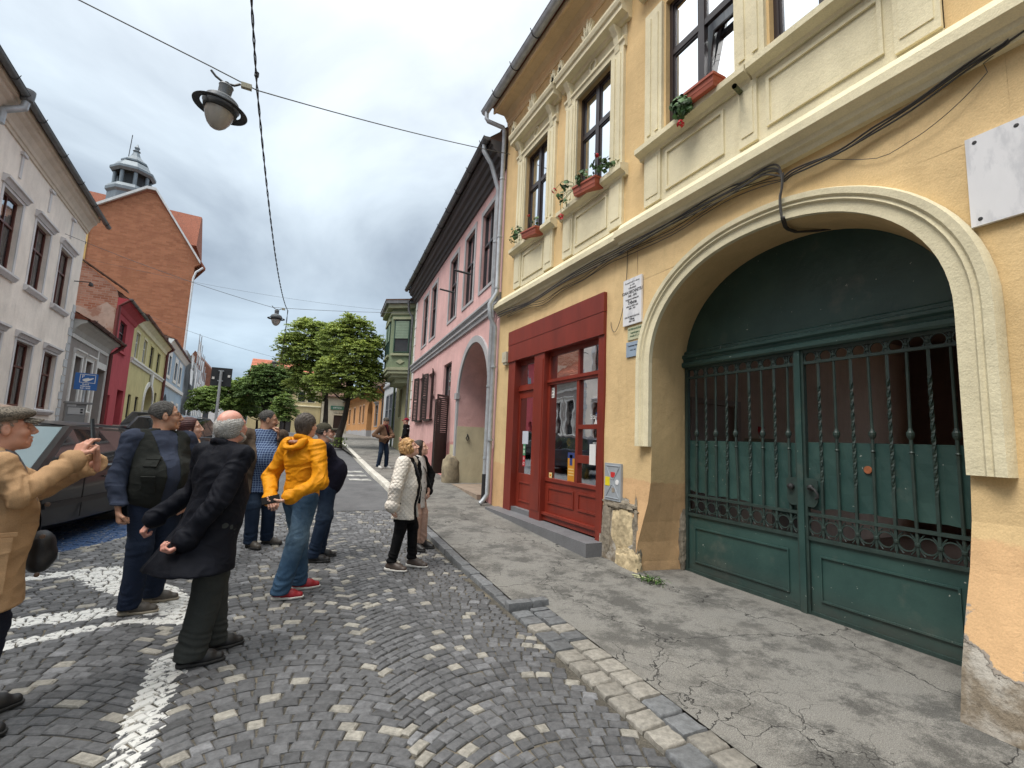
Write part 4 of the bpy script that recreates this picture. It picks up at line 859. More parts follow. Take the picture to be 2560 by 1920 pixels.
# stone steps in front of the shop: slabs with joints
STEP = mat('grey step tile', (0.155, 0.158, 0.168), .6, .12, 3, bump=.15, bscale=60, fine=.12)
st = root('shop_step', 'long grey tiled step under the red shopfront', 'step', (4.05, 7, 0))
sA = 5.53
for k, (a, b) in enumerate(((5.53, 6.30), (6.303, 7.05), (7.053, 7.75), (7.753, 8.45), (8.453, 9.10))):
    q = MB(); q.box((3.895, a, -.1), (4.26, b, .245)); q.build('tile', STEP, st)
q = MB(); q.box((4.20, 7.72, .1), (4.6, 8.56, .33)); q.build('upper_step', STEP, st)
# exposed masonry at the foot of the pier
def lump(name, pts_c, r, m_, parent, seed=0, nu=18, nv=12, amp=.12):
    from mathutils import noise as nz
    mb = MB(); V = []
    for j in range(nv + 1):
        th = math.pi * j / nv
        for i in range(nu):
            ph = 2 * math.pi * i / nu; d = Vector((math.sin(th) * math.cos(ph), math.sin(th) * math.sin(ph), math.cos(th)))
            e = Vector([math.copysign(abs(c) ** .7, c) for c in d]); k = 1 + amp * nz.noise(d * 2.2 + Vector((seed, 0, 0))) + amp * .5 * nz.noise(d * 6 + Vector((seed, 5, 0)))
            V.append((pts_c[0] + e.x * r[0] * k, pts_c[1] + e.y * r[1] * k, pts_c[2] + e.z * r[2] * k))
    F = [(j * nu + i, j * nu + (i + 1) % nu, (j + 1) * nu + (i + 1) % nu, (j + 1) * nu + i) for j in range(nv) for i in range(nu)]
    mb.faces(V, F); return mb.build(name, m_, parent, smooth=True)
SAND = mat('sandstone', (0.52, 0.42, 0.26), .95, .25, 3.5, bump=.9, bscale=14, dark=(0.22, 0.17, 0.11), dscale=3, dfac=.7, fine=.2)
MORT = mat('grey mortar', (0.25, 0.215, 0.165), .95, .35, 9, bump=.9, bscale=18, dark=(0.10, 0.09, 0.075), dscale=6, dfac=.7)
lump('footing_stone', (4.205, 5.12, .42), (.045, .24, .38), SAND, yh, 1, 26, 20, .22); lump('footing_stone', (4.19, 5.0, .08), (.08, .22, .20), SAND, yh, 4, 26, 20, .25); lump('footing_stone', (4.20, 5.45, .45), (.05, .10, .38), MORT, yh, 7, 22, 18, .35)
lump('footing_stone', (4.21, 4.86, .40), (.045, .05, .42), MORT, yh, 9, 18, 18, .5); lump('footing_stone', (4.20, 5.2, .80), (.035, .33, .06), MORT, yh, 12, 22, 14, .6)
lump('footing_stone', (4.86, 4.72, .40), (.07, .035, .38), MORT, yh, 15, 18, 14, .4)
for k in range(14):
    a = random.uniform(0, 6.28); r = random.uniform(.0, .1)
    c = (4.03 + r * math.cos(a), 5.35 + r * 1.5 * math.sin(a) , .03); 
    if k < 5: lump('plaster_flake', c, (.03, .05, .015), WHITE, yh, k, 8, 6, .4)
# plaques and the steel box
q = MB(); fbox(q, FR, 4.775, 5.15, 3.245, 3.90, 0.001, .03); MARB = mat('white marble', (0.74, 0.74, 0.76), .35, .05, 2, dark=(0.50, 0.51, 0.54), dscale=2.6, dlo=.52, dhi=.62, dfac=.6, stretch=(1, 2.5, 1))
p1_ = q.build('marble_plaque', MARB, None); tag(p1_, 'white marble plaque with black lettering beside the arch, topmost of three', 'plaque')
for t, z, sz, b in (('În această casă s-a născut', 3.845, .030, 0), ('și a trăit', 3.805, .030, 0), ('tribunistul', 3.765, .040, .0006), ('IOAN BECHNITIU', 3.705, .058, .0016), ('1845 - 1878', 3.650, .040, .001), ('fondatorul cotidianului', 3.605, .032, .0004), ('Tribuna', 3.555, .064, .002), ('editat la 1884 în anii', 3.505, .032, .0004), ('1884 - 1903', 3.470, .030, .0006), ('CASA DE PRESĂ ȘI EDITURĂ', 3.355, .026, .0005), ('Tribuna', 3.322, .034, .001), ('SIBIU  1992', 3.288, .028, .0005)): text(t, FR, 4.962, z, .031, sz * 1.12, INK, p1_, xs=.82, bold=b)
q = MB(); fbox(q, FR, 4.76, 5.065, 3.035, 3.215, .001, .014); p2_ = q.build('enamel_plaque', mat('cream enamel', (0.50, 0.50, 0.34), .5, .08, 6), None); tag(p2_, 'cream plaque with green lettering, middle of three beside the arch', 'plaque')
GINK = mat('green ink', (0.03, 0.10, 0.05), .6)
for t, z, sz in (('HEYSERHAUSLÄDEN', 3.18, .036), ('Lopamboges u.', 3.13, .036), ('Arcadia d. C. rot', 3.085, .036)): text(t, FR, 4.912, z, .015, sz, GINK, p2_, xs=.85, bold=.0006)
q = MB(); fbox(q, FR, 4.82, 5.085, 2.80, 3.005, .001, .02); p3_ = q.build('blue_plaque', mat('blue grey plate', (0.30, 0.38, 0.48), .4, .06, 6), None); tag(p3_, 'blue grey plate with dark lettering, lowest of three beside the arch', 'plaque')
text('Transilvania, brand', FR, 4.952, 2.95, .021, .032, INK, p3_, xs=.85, bold=.0006); text('editura, 1862', FR, 4.945, 2.89, .021, .024, INK, p3_, xs=.85)
q = MB(); fbox(q, FR, 0.35, 1.43, 3.195, 3.845, .002, .03); mp = q.build('marble_slab', MARB, None); tag(mp, 'large veined marble slab fixed to the yellow wall right of the arch', 'plaque')
for a, z in ((1.38, 3.80), (1.38, 3.24), (1.17, 3.80)):
    q = MB(); q.lathe([(0, .004), (.012, .003), (.014, 0)], FR.P(a, z, .03), 10, R=Matrix.Rotation(-math.pi / 2, 3, 'Y')); q.build('screw', IRON, mp)
ub = MB(); fbox(ub, FR, 5.145, 5.50, .845, 1.35, .0, .035); BOXG = mat('grey box paint', (0.33, 0.36, 0.39), .45, .1, 6, bump=.1)
ubo = ub.build('meter_box', BOXG, None); tag(ubo, 'grey metal meter box with stickers between shop and arch', 'meter box')
q = MB()
for (a, b), (c, d) in (((5.18, .90), (5.30, 1.06)), ((5.46, .90), (5.34, 1.06)), ((5.18, 1.30), (5.30, 1.13)), ((5.46, 1.30), (5.34, 1.13)), ((5.17, 1.315), (5.47, 1.315)), ((5.17, .88), (5.47, .88))): q.tube([FR.P(a, b, .036), FR.P(c, d, .036)], .007, 6)
q.build('rib', BOXG, ubo)
for a, b, c, d, col in ((5.27, 5.36, 1.16, 1.23, (0.55, 0.03, 0.03)), (5.38, 5.48, 1.04, 1.16, (0.75, 0.62, 0.02)), (5.27, 5.33, .96, 1.02, (0.3, 0.25, 0.2))): 
    q = MB(); fbox(q, FR, a, b, c, d, .035, .039); q.build('sticker', mat('st%s' % (col,), col, .5, .05), ubo)
q = MB(); q.lathe([(0, .004), (.035, .004), (.036, 0)], FR.P(5.22, 1.10, .036), 16, R=Matrix.Rotation(-math.pi / 2, 3, 'Y')); q.build('sticker', mat('white sticker', (.8, .8, .8), .5), ubo)
q = MB(); fbox(q, FR, 8.86, 9.06, 3.24, 3.46, .0, .09); fbox(q, FR, 8.88, 9.04, 3.19, 3.24, .0, .07); fbox(q, FR, 8.90, 9.0, 3.33, 3.41, .09, .096); al = q.build('alarm_box', mat('aged plastic', (0.55, 0.50, 0.38), .5, .06), None); tag(al, 'cream alarm box at the top left corner of the red shopfront', 'alarm')
# overflow pipe out of the apron
q = MB(); q.tube([FR.P(3.22, 5.46, .02), FR.P(3.10, 5.36, .28)], .026, 10, cap=False); q.build('overflow_pipe', mat('mossy pipe', (0.06, 0.07, 0.03), .9, .6, 30, dark=(.3, .28, .2), dscale=25), yh)
# ------------- cables along the façade
CAB = mat('grey cable', (0.055, 0.05, 0.045), .6); 
cb = root('cable_bundle', 'bundle of loose telephone cables slung under the cornice of the yellow house', 'cables', (4.1, 4, 4.3))
def cab(pts, x, r=.007, n=1, sp=.02, m_=CAB, name='cable'):
    for k in range(n):
        q = MB(); rr = random.Random(k + len(pts)); ph = rr.uniform(0, 6)
        P_ = []
        for i, (s, z) in enumerate(pts):
            P_.append(Vector(((x if not callable(x) else x(s)) + .008 * math.sin(ph + i), s, z + (sp * (k - (n - 1) / 2) * (0.3 + abs(math.sin(i * .9 + k))) if n > 1 else 0))))
        # smooth
        Q = []
        for i in range(len(P_) - 1):
            a, b, c, d = P_[max(i - 1, 0)], P_[i], P_[i + 1], P_[min(i + 2, len(P_) - 1)]
            for t in (0, .33, .66): Q.append(0.5 * ((2 * b) + (-a + c) * t + (2 * a - 5 * b + 4 * c - d) * t * t + (-a + 3 * b - 3 * c + d) * t ** 3))
        Q.append(P_[-1]); q.tube(Q, r, 6); q.build(name, m_, cb, smooth=True)
cab([(-.6, 4.62), (.4, 4.52), (1.08, 4.42), (1.18, 4.38), (1.39, 4.35), (1.71, 4.28), (1.98, 4.24), (2.18, 4.20), (2.33, 4.21), (2.49, 4.22), (2.65, 4.22), (2.74, 4.20)], 4.13, .008, 3, .022)
cab([(-.2, 4.6), (1.17, 4.39), (1.28, 4.26), (1.43, 4.14), (1.59, 4.06), (1.75, 4.02), (1.97, 4.01), (2.33, 4.20)], 4.16, .003, 1)
cab([(2.73, 4.17), (2.75, 4.28), (2.81, 4.33), (2.93, 4.365), (3.15, 4.355), (3.34, 4.36), (3.68, 4.355), (4.23, 4.35), (5.09, 4.34), (5.88, 4.345), (6.68, 4.335), (7.87, 4.26), (8.9, 4.33), (9.4, 4.34)], 4.10, .009, 4, .028)
cab([(2.75, 4.22), (3.0, 4.30), (3.34, 4.34), (3.7, 4.30), (4.2, 4.25), (5.03, 4.30), (5.49, 4.31), (6.10, 4.22), (6.77, 4.24), (7.4, 4.16), (8.06, 4.24), (8.99, 4.26)], 4.15, .005, 3, .04)
cab([(5.09, 4.34), (5.10, 4.02), (5.12, 3.76), (5.16, 3.50), (5.25, 3.29), (5.35, 3.21), (5.43, 3.30), (5.44, 3.38)], 4.18, .004, 1)
cab([(2.70, 4.22), (2.71, 4.08), (2.73, 4.00), (2.73, 3.88), (2.72, 3.78)], lambda s: 4.06, .010, 3, .01)
for k in range(3):
    q = MB(); o_ = .012 * (k - 1); q.tube([(4.07, 2.72 + o_, 3.80), (4.2, 2.78 + o_, 3.76), (4.35, 2.85 + o_, 3.80), (4.55, 2.9 + o_, 3.84), (4.75, 2.80 + o_, 3.86), (4.86, 2.74, 3.88)], .009, 6); q.build('cable', CAB, cb, smooth=True)
# ------------- window boxes
def flower_box(s0, s1, z0, z1, tilt, label, plants, seed):
    rnd = random.Random(seed); r = root('flower_box', label, 'flower box', FR.P((s0 + s1) / 2, z0, .2), 'flower boxes on the yellow house')
    q = MB(); a, b = s0, s1; t = tilt
    V = []
    for z, e in ((z0, .0), (z1 - .03, .02), (z1 - .03, .032), (z1, .032), (z1, .018), (z0 + .05, .012)):
        V += [FR.P(a - e, z + t, .06 - e * .3), FR.P(b + e, z, .06 - e * .3), FR.P(b + e, z, .22 + e), FR.P(a - e, z + t, .22 + e)]
    F = [(3, 2, 1, 0)] + [(k * 4 + i, k * 4 + (i + 1) % 4, (k + 1) * 4 + (i + 1) % 4, (k + 1) * 4 + i) for k in range(5) for i in range(4)] + [(20, 21, 22, 23)]
    q.faces(V, F); q.build('box', mat('terracotta plastic', (0.36, 0.085, 0.045), .55, .12, 6), r)
    lf = MB(); fl = MB(); stm = MB()
    for (ps, pz, po, n, rad) in plants:
        c0 = FR.P(min(max(ps, s0), s1), z1 - .02, .15)
        for k in range(n):
            d = Vector((rnd.gauss(0, .6), rnd.gauss(0, 1), rnd.gauss(0, .8))); d.normalize()
            c = FR.P(ps, pz, po) + d * rad * rnd.uniform(.5, 1)
            if k % 5 == 0: stm.tube([c0, c0.lerp(c, .5) + Vector((0, 0, .05)), c], .0035, 4)
            nrm = (d + Vector((-.6, 0, .5)) + Vector((rnd.gauss(0, .4), rnd.gauss(0, .4), rnd.gauss(0, .4)))).normalized(); u = nrm.cross(Vector((0, 0, 1))).normalized(); w = nrm.cross(u); R_ = rnd.uniform(.022, .038)
            P_ = [c + nrm * .008] + [c + (u * math.cos(2 * math.pi * i / 9) + w * math.sin(2 * math.pi * i / 9)) * R_ * (1 + .16 * (-1) ** i) for i in range(9)]
            col = rnd.uniform(0, 1); lf.col = col; lf.faces(P_, [(0, 1 + i, 1 + (i + 1) % 9) for i in range(9)])
    lf.build('leaves', mat('geranium leaf', (0.055, 0.12, 0.035), .6, .3, 20, tone=.5), r)
    if stm.v: stm.build('stem', mat('green stem', (0.09, 0.13, 0.05), .7), r)
    return r
def geranium_head(r, s, z, o, rad, stem_from, rnd):
    q = MB(); c = FR.P(s, z, o)
    for k in range(26):
        d = Vector((rnd.gauss(0, 1), rnd.gauss(0, 1), rnd.gauss(0, 1))).normalized(); p = c + d * rad; u = d.cross(Vector((0, .3, 1))).normalized(); w = d.cross(u)
        q.poly([p + (u * math.cos(t) + w * math.sin(t)) * .016 for t in (0, 1.26, 2.5, 3.77, 5.0)])
    q.build('blossom', mat('geranium red', (0.50, 0.012, 0.018), .6, .15, 20), r)
    q = MB(); q.tube([FR.P(*stem_from), FR.P((s + stem_from[0]) / 2, max(z, stem_from[1]) + .02, (o + stem_from[2]) / 2 + .05), c], .004, 5); q.build('flower_stem', mat('green stem', (0.09, 0.13, 0.05), .7), r)
rn = random.Random(5)
f1 = flower_box(7.50, 8.06, 5.60, 5.74, -.10, 'short terracotta box with one leggy geranium on the farthest sill', [(8.35, 5.86, .22, 34, .13), (8.52, 5.78, .2, 14, .1), (7.62, 5.82, .15, 10, .09)], 1)
f2 = flower_box(5.62, 6.20, 5.62, 5.78, -.10, 'terracotta box of bushy geraniums with two long red flowered shoots', [(6.0, 5.85, .2, 40, .15), (5.55, 5.83, .2, 46, .15), (5.35, 5.78, .16, 20, .1), (6.42, 5.92, .28, 16, .10), (6.52, 5.76, .3, 12, .08), (6.40, 5.58, .3, 14, .09)], 2)
geranium_head(f2, 6.80, 6.0, .25, .045, (6.2, 5.75, .2), rn); geranium_head(f2, 6.52, 5.40, .26, .05, (6.40, 5.6, .28), rn); geranium_head(f2, 5.62, 6.02, .2, .03, (5.6, 5.8, .2), rn); geranium_head(f1, 7.85, 6.0, .2, .025, (7.8, 5.7, .15), rn)
f3 = flower_box(3.42, 3.96, 5.66, 5.80, -.03, 'terracotta box with a dense drooping geranium on the sill over the gate', [(3.86, 5.64, .24, 150, .13), (3.95, 5.72, .22, 40, .10)], 3)
geranium_head(f3, 3.88, 5.44, .24, .045, (3.88, 5.6, .25), rn); 
q = MB(); q.tube([FR.P(3.46, 5.78, .2), FR.P(3.46, 6.0, .19)], .008, 6)
for z in (5.86, 5.93): q.tube([FR.P(3.46, z, .2), FR.P(3.40, z + .04, .21), FR.P(3.34, z + .02, .2)], .003, 4)
q.build('stem', IRON, f3)
# weeds dropped on the pavement
wd = root('cut_weeds', 'small heap of cut green weeds with a pale stalk on the pavement before the pier', 'weeds', (4.1, 4.5, 0)); q = MB(); rw = random.Random(9)
for k in range(130):
    c = Vector((4.06 + rw.gauss(0, .055), 4.42 + rw.gauss(0, .09), .035 + rw.uniform(0, .05))); d = Vector((rw.gauss(0, 1), rw.gauss(0, 1), rw.gauss(0, .4))).normalized() * .035; w = d.cross(Vector((rw.random(), rw.random(), 1))).normalized() * .008; q.col = rw.random(); q.poly([c - d, c + w, c + d, c - w])
q.build('leaves', mat('weed green', (0.07, 0.15, 0.03), .7, .3, 20, tone=.5), wd)
q = MB(); q.tube([(4.02, 4.72, .04), (4.03, 4.6, .055), (4.06, 4.45, .05)], .008, 6); q.tube([(4.0, 4.66, .03), (4.06, 4.5, .05), (4.1, 4.35, .05)], .006, 6); q.build('stalk', mat('pale stalk', (0.5, 0.52, 0.3), .7), wd)
# ---------------------------------------------------------------- neighbouring houses, generic pieces
def window(fr, par, s0, s1, z0, z1, fm, dep=0.12, sur=None, sw_=0.1, so=0.025, mul=1, tr=0.62, sill=None, hood=None, pane=GLASS_FAR, f=0.05, shutter=None):
    mb = MB(); o = -dep
    for e in ((s0, s0 + f, z0, z1), (s1 - f, s1, z0, z1), (s0 + f, s1 - f, z0, z0 + f), (s0 + f, s1 - f, z1 - f, z1)): fbox(mb, fr, *e, o - .04, o + .02)
    W = (s1 - s0 - 2 * f); zt = z0 + (z1 - z0) * tr if tr else z1 - f
    if tr: fbox(mb, fr, s0 + f, s1 - f, zt - .03, zt + .03, o - .035, o + .03)
    for k in range(mul):
        c = s0 + f + W * (k + 1) / (mul + 1)
        fbox(mb, fr, c - .025, c + .025, z0 + f, zt - (.03 if tr else 0), o - .03, o + .025)
        if tr: fbox(mb, fr, c - .02, c + .02, zt + .03, z1 - f, o - .03, o + .015)
    w = mb.build('window', fm, par)
    q = MB(); q.poly([fr.P(s0 + f, z0 + f, o - .02), fr.P(s1 - f, z0 + f, o - .02), fr.P(s1 - f, z1 - f, o - .02), fr.P(s0 + f, z1 - f, o - .02)]); q.build('pane', pane, w)
    if pane is GLASS:
        q = MB(); fbox(q, fr, s0, s1, z0, z1, o - .5, o - .45); q.build('curtain', CURTAIN, w)
    if sur:
        q = MB(); a = sw_
        for e in ((s0 - a, s0, z0 - a * .6, z1 + a), (s1, s1 + a, z0 - a * .6, z1 + a), (s0, s1, z1, z1 + a), (s0, s1, z0 - a * .6, z0)): fbox(q, fr, *e, -.003, so)
        q.build('surround', sur, w)
    if sill: q = MB(); sweep(q, fr, s0 - sill, s1 + sill, [(-.01, z0 - .2), (.06, z0 - .2), (.13, z0 - .1), (.13, z0 - .04), (-.01, z0 - .01)]); q.build('sill', sur or WHITE, w)
    if hood: q = MB(); sweep(q, fr, s0 - hood, s1 + hood, [(-.01, z1 + .08), (.05, z1 + .08), (.10, z1 + .18), (.15, z1 + .20), (.15, z1 + .26), (-.01, z1 + .3)]); q.build('hood', sur or WHITE, w)
    return w
def shell(fr, par, s0, s1, zb, zt, m_, holes=(), arches=(), back=8.0, name='wall'):
    mb = MB(); wall(mb, fr, s0, s1, zb, zt, holes, arches)
    for s in (s0, s1): mb.poly([fr.P(s, zb, 0), fr.P(s, zb, -back), fr.P(s, zt, -back), fr.P(s, zt, 0)])
    mb.poly([fr.P(s0, zb, -back), fr.P(s1, zb, -back), fr.P(s1, zt, -back), fr.P(s0, zt, -back)])
    return mb.build(name, m_, par)
def tiled_roof(fr, par, s0, s1, ze, zr, o0, depth, m_=TILE, both=True, nrow=14, name='roof'):
    """pitched roof of lapped tile courses"""
    mb = MB()
    for i in range(nrow):
        t0, t1 = i / nrow, (i + 1) / nrow; mb.col = random.random()
        a = lambda t: (ze + (zr - ze) * t, o0 - depth * t)
        (z0, p0), (z1, p1) = a(t0), a(t1); nseg = max(1, int((s1 - s0) / 1.6))
        for k in range(nseg):
            mb.col = random.random(); u, v = s0 + (s1 - s0) * k / nseg, s0 + (s1 - s0) * (k + 1) / nseg
            mb.poly([fr.P(u, z0 + .05, p0), fr.P(v, z0 + .05, p0), fr.P(v, z1 + .01, p1), fr.P(u, z1 + .01, p1)]); mb.poly([fr.P(u, z0, p0), fr.P(v, z0, p0), fr.P(v, z0 + .05, p0), fr.P(u, z0 + .05, p0)])
    if both: mb.poly([fr.P(s0, zr, o0 - depth), fr.P(s1, zr, o0 - depth), fr.P(s1, ze, o0 - 2 * depth), fr.P(s0, ze, o0 - 2 * depth)])
    for s in (s0, s1): mb.poly([fr.P(s, ze, o0), fr.P(s, zr, o0 - depth), fr.P(s, ze, o0 - 2 * depth)])
    return mb.build(name, m_, par)
# ---------------------------------------------------------------- pink house
PINK = plaster('pink plaster', (0.68, 0.42, 0.40), low=(0.54, 0.26, 0.25), lowz=1.42, dirt=(0.42, 0.25, 0.22), edge=0.012); PINKUP = plaster('pink plaster upper', (0.68, 0.43, 0.41), dirt=(0.42, 0.28, 0.25))
GREYT = plaster('grey painted trim', (0.40, 0.40, 0.41), dirt=(0.25, 0.25, 0.25)); CRM2 = plaster('cream lower wall', (0.60, 0.54, 0.37), dirt=(0.35, 0.3, 0.2))
FP = Fr((4.25, 9.9), (math.sin(math.radians(5.16)), math.cos(math.radians(5.16))), 1)
pk = root('house', 'pink two storey house with brown shutters and an arched doorway', 'house', FP.P(6, .3, -3))
GP = 4.60
AC, AH = 1.52, 1.38
shell(FP, pk, -.42, 12.0, GP + .1, 8.2, PINKUP, holes=[(a, b, 5.42, 7.5, .12) for a, b in ((.32, 1.3), (2.02, 3.0), (3.92, 4.92), (7.1, 8.1), (8.85, 9.85))])
shell(FP, pk, -.42, 12.0, -.3, GP + .1, PINK, holes=[(4.05, 5.15, .45, 4.0, .3), (6.75, 7.75, 2.3, 4.0, .25), (8.75, 9.8, 2.3, 4.05, .25)], arches=[(AC, AH, -.3, 2.75, 1.36, 1.05, 2.0)])
for a, b in ((.32, 1.3), (2.02, 3.0), (3.92, 4.92), (7.1, 8.1), (8.85, 9.85)): window(FP, pk, a, b, 5.42, 7.5, FRAME, .08, GREYT, .13, mul=1, tr=.58, pane=GLASS)
m = MB(); sweep(m, FP, -.42, 12.1, [(-.01, 4.56), (.05, 4.56), (.06, 4.66), (.10, 4.68), (.10, 4.72), (.06, 4.74), (.07, 4.82), (.13, 4.85), (.13, 4.9), (-.01, 4.94)]); m.build('string_course', GREYT, pk)
DARKB = mat('dark eaves boards', (0.075, 0.068, 0.068), .8, .3, 3, stretch=(1, .1, 1)); m = MB(); sweep(m, FP, -.40, 12.2, [(-.01, 7.92), (.05, 7.92), (.08, 8.02), (.13, 8.04), (.15, 8.16), (.22, 8.19), (.25, 8.30), (.33, 8.33), (.36, 8.44), (.40, 8.45), (.40, 8.56), (-.01, 8.56)]); m.build('eaves', DARKB, pk)
gutter(FP, -.4, 12.3, 8.60, .50, .085, OLDZINC, pk, 1.2); tiled_roof(FP, pk, -.3, 12.2, 8.58, 12.8, .47, 4.5, OLDTILE)
m = MB(); P_ = archpts(AC, AH, 2.75, 1.36, 32); P2 = archpts(AC, AH + .17, 2.75, 1.53, 32)
for (a, b), (c, d) in zip(zip(P_, P_[1:]), zip(P2, P2[1:])): m.hexa([FP.P(*a, 0), FP.P(*b, 0), FP.P(*b, .05), FP.P(*a, .05), FP.P(*c, 0), FP.P(*d, 0), FP.P(*d, .05), FP.P(*c, .05)])
fbox(m, FP, AC + AH, AC + AH + .17, .25, 2.75, -.002, .05); fbox(m, FP, AC + AH - .03, AC + AH + .22, 2.72, 2.9, -.002, .09); m.build('arch_surround', GREYT, pk)
m = MB(); fbox(m, FP, AC + AH - .012, AC + AH - .002, .2, 1.95, -1.04, .012); fbox(m, FP, AC + AH, AC + AH + .75, .2, 1.42, -.004, .012); m.build('cream_dado', CRM2, pk)
# carved double door deep in the arch
m = MB(); o = -1.05
m.prism([FP.P(s, z, o - .05) for s, z in archpts(AC, AH, 2.75, 1.36, 24)], FP.n * .02)
fbox(m, FP, AC - AH, AC + AH, 2.55, 2.8, o - .02, o + .08); fbox(m, FP, AC - AH, AC + AH, .3, 2.55, o - .05, o)
for a in (.25, .95, 1.62, 2.32):
    for c, d in ((1.25, 2.4),): 
        for e in ((a, a + .5, c, c + .05), (a, a + .5, d - .05, d), (a, a + .05, c, d), (a + .45, a + .5, c, d)): fbox(m, FP, *e, o, o + .03)
    for k in range(5): fbox(m, FP, a, a + .5, .5 + k * .13, .58 + k * .13, o, o + .035)
fbox(m, FP, AC - .06, AC + .06, .3, 2.55, o, o + .07)
d_ = m.build('carved_door', DARKWOOD, pk)
for t in (-60, -30, 0, 30, 60):
    q = MB(); a = math.radians(t); q.tube([FP.P(AC, 2.85, o), FP.P(AC + math.sin(a) * 1.25, 2.85 + math.cos(a) * 1.15, o)], .02, 5); q.build('fanlight_bar', DARKWOOD, d_)
q = MB(); q.tube([FP.P(AC - .1, 1.55, o + .05), FP.P(AC - .1, 1.6, o + .28)], .02, 6); q.build('handle', mat('pinkish painted handle', (.5, .25, .22), .5), d_)
# shop doorway with louvred leaves folded back
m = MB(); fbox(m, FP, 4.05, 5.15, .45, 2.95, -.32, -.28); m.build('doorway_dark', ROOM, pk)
w = window(FP, pk, 4.05, 5.15, 2.9, 4.0, FRAME, .1, None, mul=0, tr=None)
text('S', FP, 4.6, 3.55, -.10, .5, mat('pale lettering', (.25, .33, .3), .6), w); text('Str', FP, 4.6, 3.2, -.10, .2, mat('pale lettering', (.25, .33, .3), .6), w)
SHUT = mat('brown shutter paint', (0.034, 0.024, 0.023), .5, .2, 9)
def shutter(fr, par, s, w, z0, z1, ang, hinge, name='shutter', m_=SHUT, solid=.0):
    """louvred leaf hinged at s, opened by ang from the wall plane; its slats are pieces of their own"""
    c, sn = math.cos(ang), math.sin(ang)
    def Q(u, z, t): return fr.P(s + hinge * (u * c) - hinge * 0 + t * sn * hinge, z, u * sn + .03 + t * c)
    def bx(mb, u0, u1, a, b, t0, t1): mb.hexa([Q(u0, a, t0), Q(u1, a, t0), Q(u1, a, t1), Q(u0, a, t1), Q(u0, b, t0), Q(u1, b, t0), Q(u1, b, t1), Q(u0, b, t1)])
    mb = MB(); f = .06; zm = z0 + (z1 - z0) * .5
    for e in ((0, f, z0, z1), (w - f, w, z0, z1), (f, w - f, z0, z0 + .09), (f, w - f, z1 - .07, z1), (f, w - f, zm - .04, zm + .04)): bx(mb, *e, -.018, .018)
    if solid: bx(mb, f, w - f, z0 + .09, zm - .04, -.008, .008)
    o = mb.build(name, m_, par); z = (zm + .05) if solid else z0 + .11; mesh = None
    while z < z1 - .1:
        if not zm - .08 < z < zm + .05:
            q = MB(); q.hexa([Q(f, z, -.014), Q(w - f, z, -.014), Q(w - f, z + .008, -.014), Q(f, z + .008, -.014), Q(f, z + .035, .014), Q(w - f, z + .035, .014), Q(w - f, z + .043, .014), Q(f, z + .043, .014)]); q.build('slat', m_, o)
        z += .062
    return o
shutter(FP, pk, 5.17, .55, .55, 2.9, .12, 1, solid=1); shutter(FP, pk, 4.03, .55, .55, 2.9, .9, -1, solid=1)
for a, b, z1 in ((6.75, 7.75, 4.0), (8.75, 9.8, 4.05)):
    window(FP, pk, a, b, 2.3, z1, FRAME, .12, None, mul=1)
    shutter(FP, pk, a, .5, 2.25, z1 + .04, .25, -1); shutter(FP, pk, b, .5, 2.25, z1 + .04, .22, 1); m = MB(); fbox(m, FP, a - .1, b + .1, 2.2, 2.27, 0, .1); m.build('sill', SHUT, pk)
pipe([FP.P(-.15, 8.55, .5), FP.P(-.15, 8.38, .5), FP.P(-.15, 8.1, .3), FP.P(-.16, 7.5, .1), FP.P(-.16, .8, .1)], .055, ZINC, pk, [(FP.P(-.16, z, .1), (0, 0, 1)) for z in (6.2, 4.4, 2.8, 1.2)])
pipe([FP.P(-.16, .85, .1), FP.P(-.16, .1, .1)], .062, IRON, pk)
m = MB(); fbox(m, FP, 3.9, 5.35, .1, .42, -.28, .12); m.build('doorstep', mat('worn step', (.28, .22, .17), .9, .2, 4), pk); m = MB(); fbox(m, FP, .2, 2.9, .1, .36, -1.05, .15); m.build('threshold', mat('worn step', (.28, .22, .17), .9, .2, 4), pk)
q = MB(); q.tube([FP.P(2.93, 1.75, -.3), FP.P(2.85, 1.72, -.3), FP.P(2.85, 1.62, -.34), FP.P(2.85, 1.55, -.3), FP.P(2.85, 1.62, -.26), FP.P(2.86, 1.7, -.3)], .015, 6); q.build('iron_ring', IRON, pk)
for k in range(17):       # rustic quoins on the far corner
    q = MB(); fbox(q, FP, 11.72 if k % 2 else 11.6, 12.0, .8 + k * .42, 1.18 + k * .42, 0, .03); q.build('quoin', WHITE, pk)
for s in (2.35, 4.25): q = MB(); q.tube([FP.P(s, 6.25, 0), FP.P(s + .15, 6.35, .45)], .03, 6); q.build('flag_holder', IRON, pk)
ws = lump('guard_stone', FP.P(3.02, .62, .10) , (.24, .22, .52), mat('guard stone', (0.30, 0.25, 0.17), .95, .3, 5, bump=.8, bscale=16, dark=(.08, .07, .06), dscale=4, dfac=.7), None, 21, 26, 20, .12); tag(ws, 'rounded sandstone guard stone beside the arched doorway of the pink house', 'guard stone')
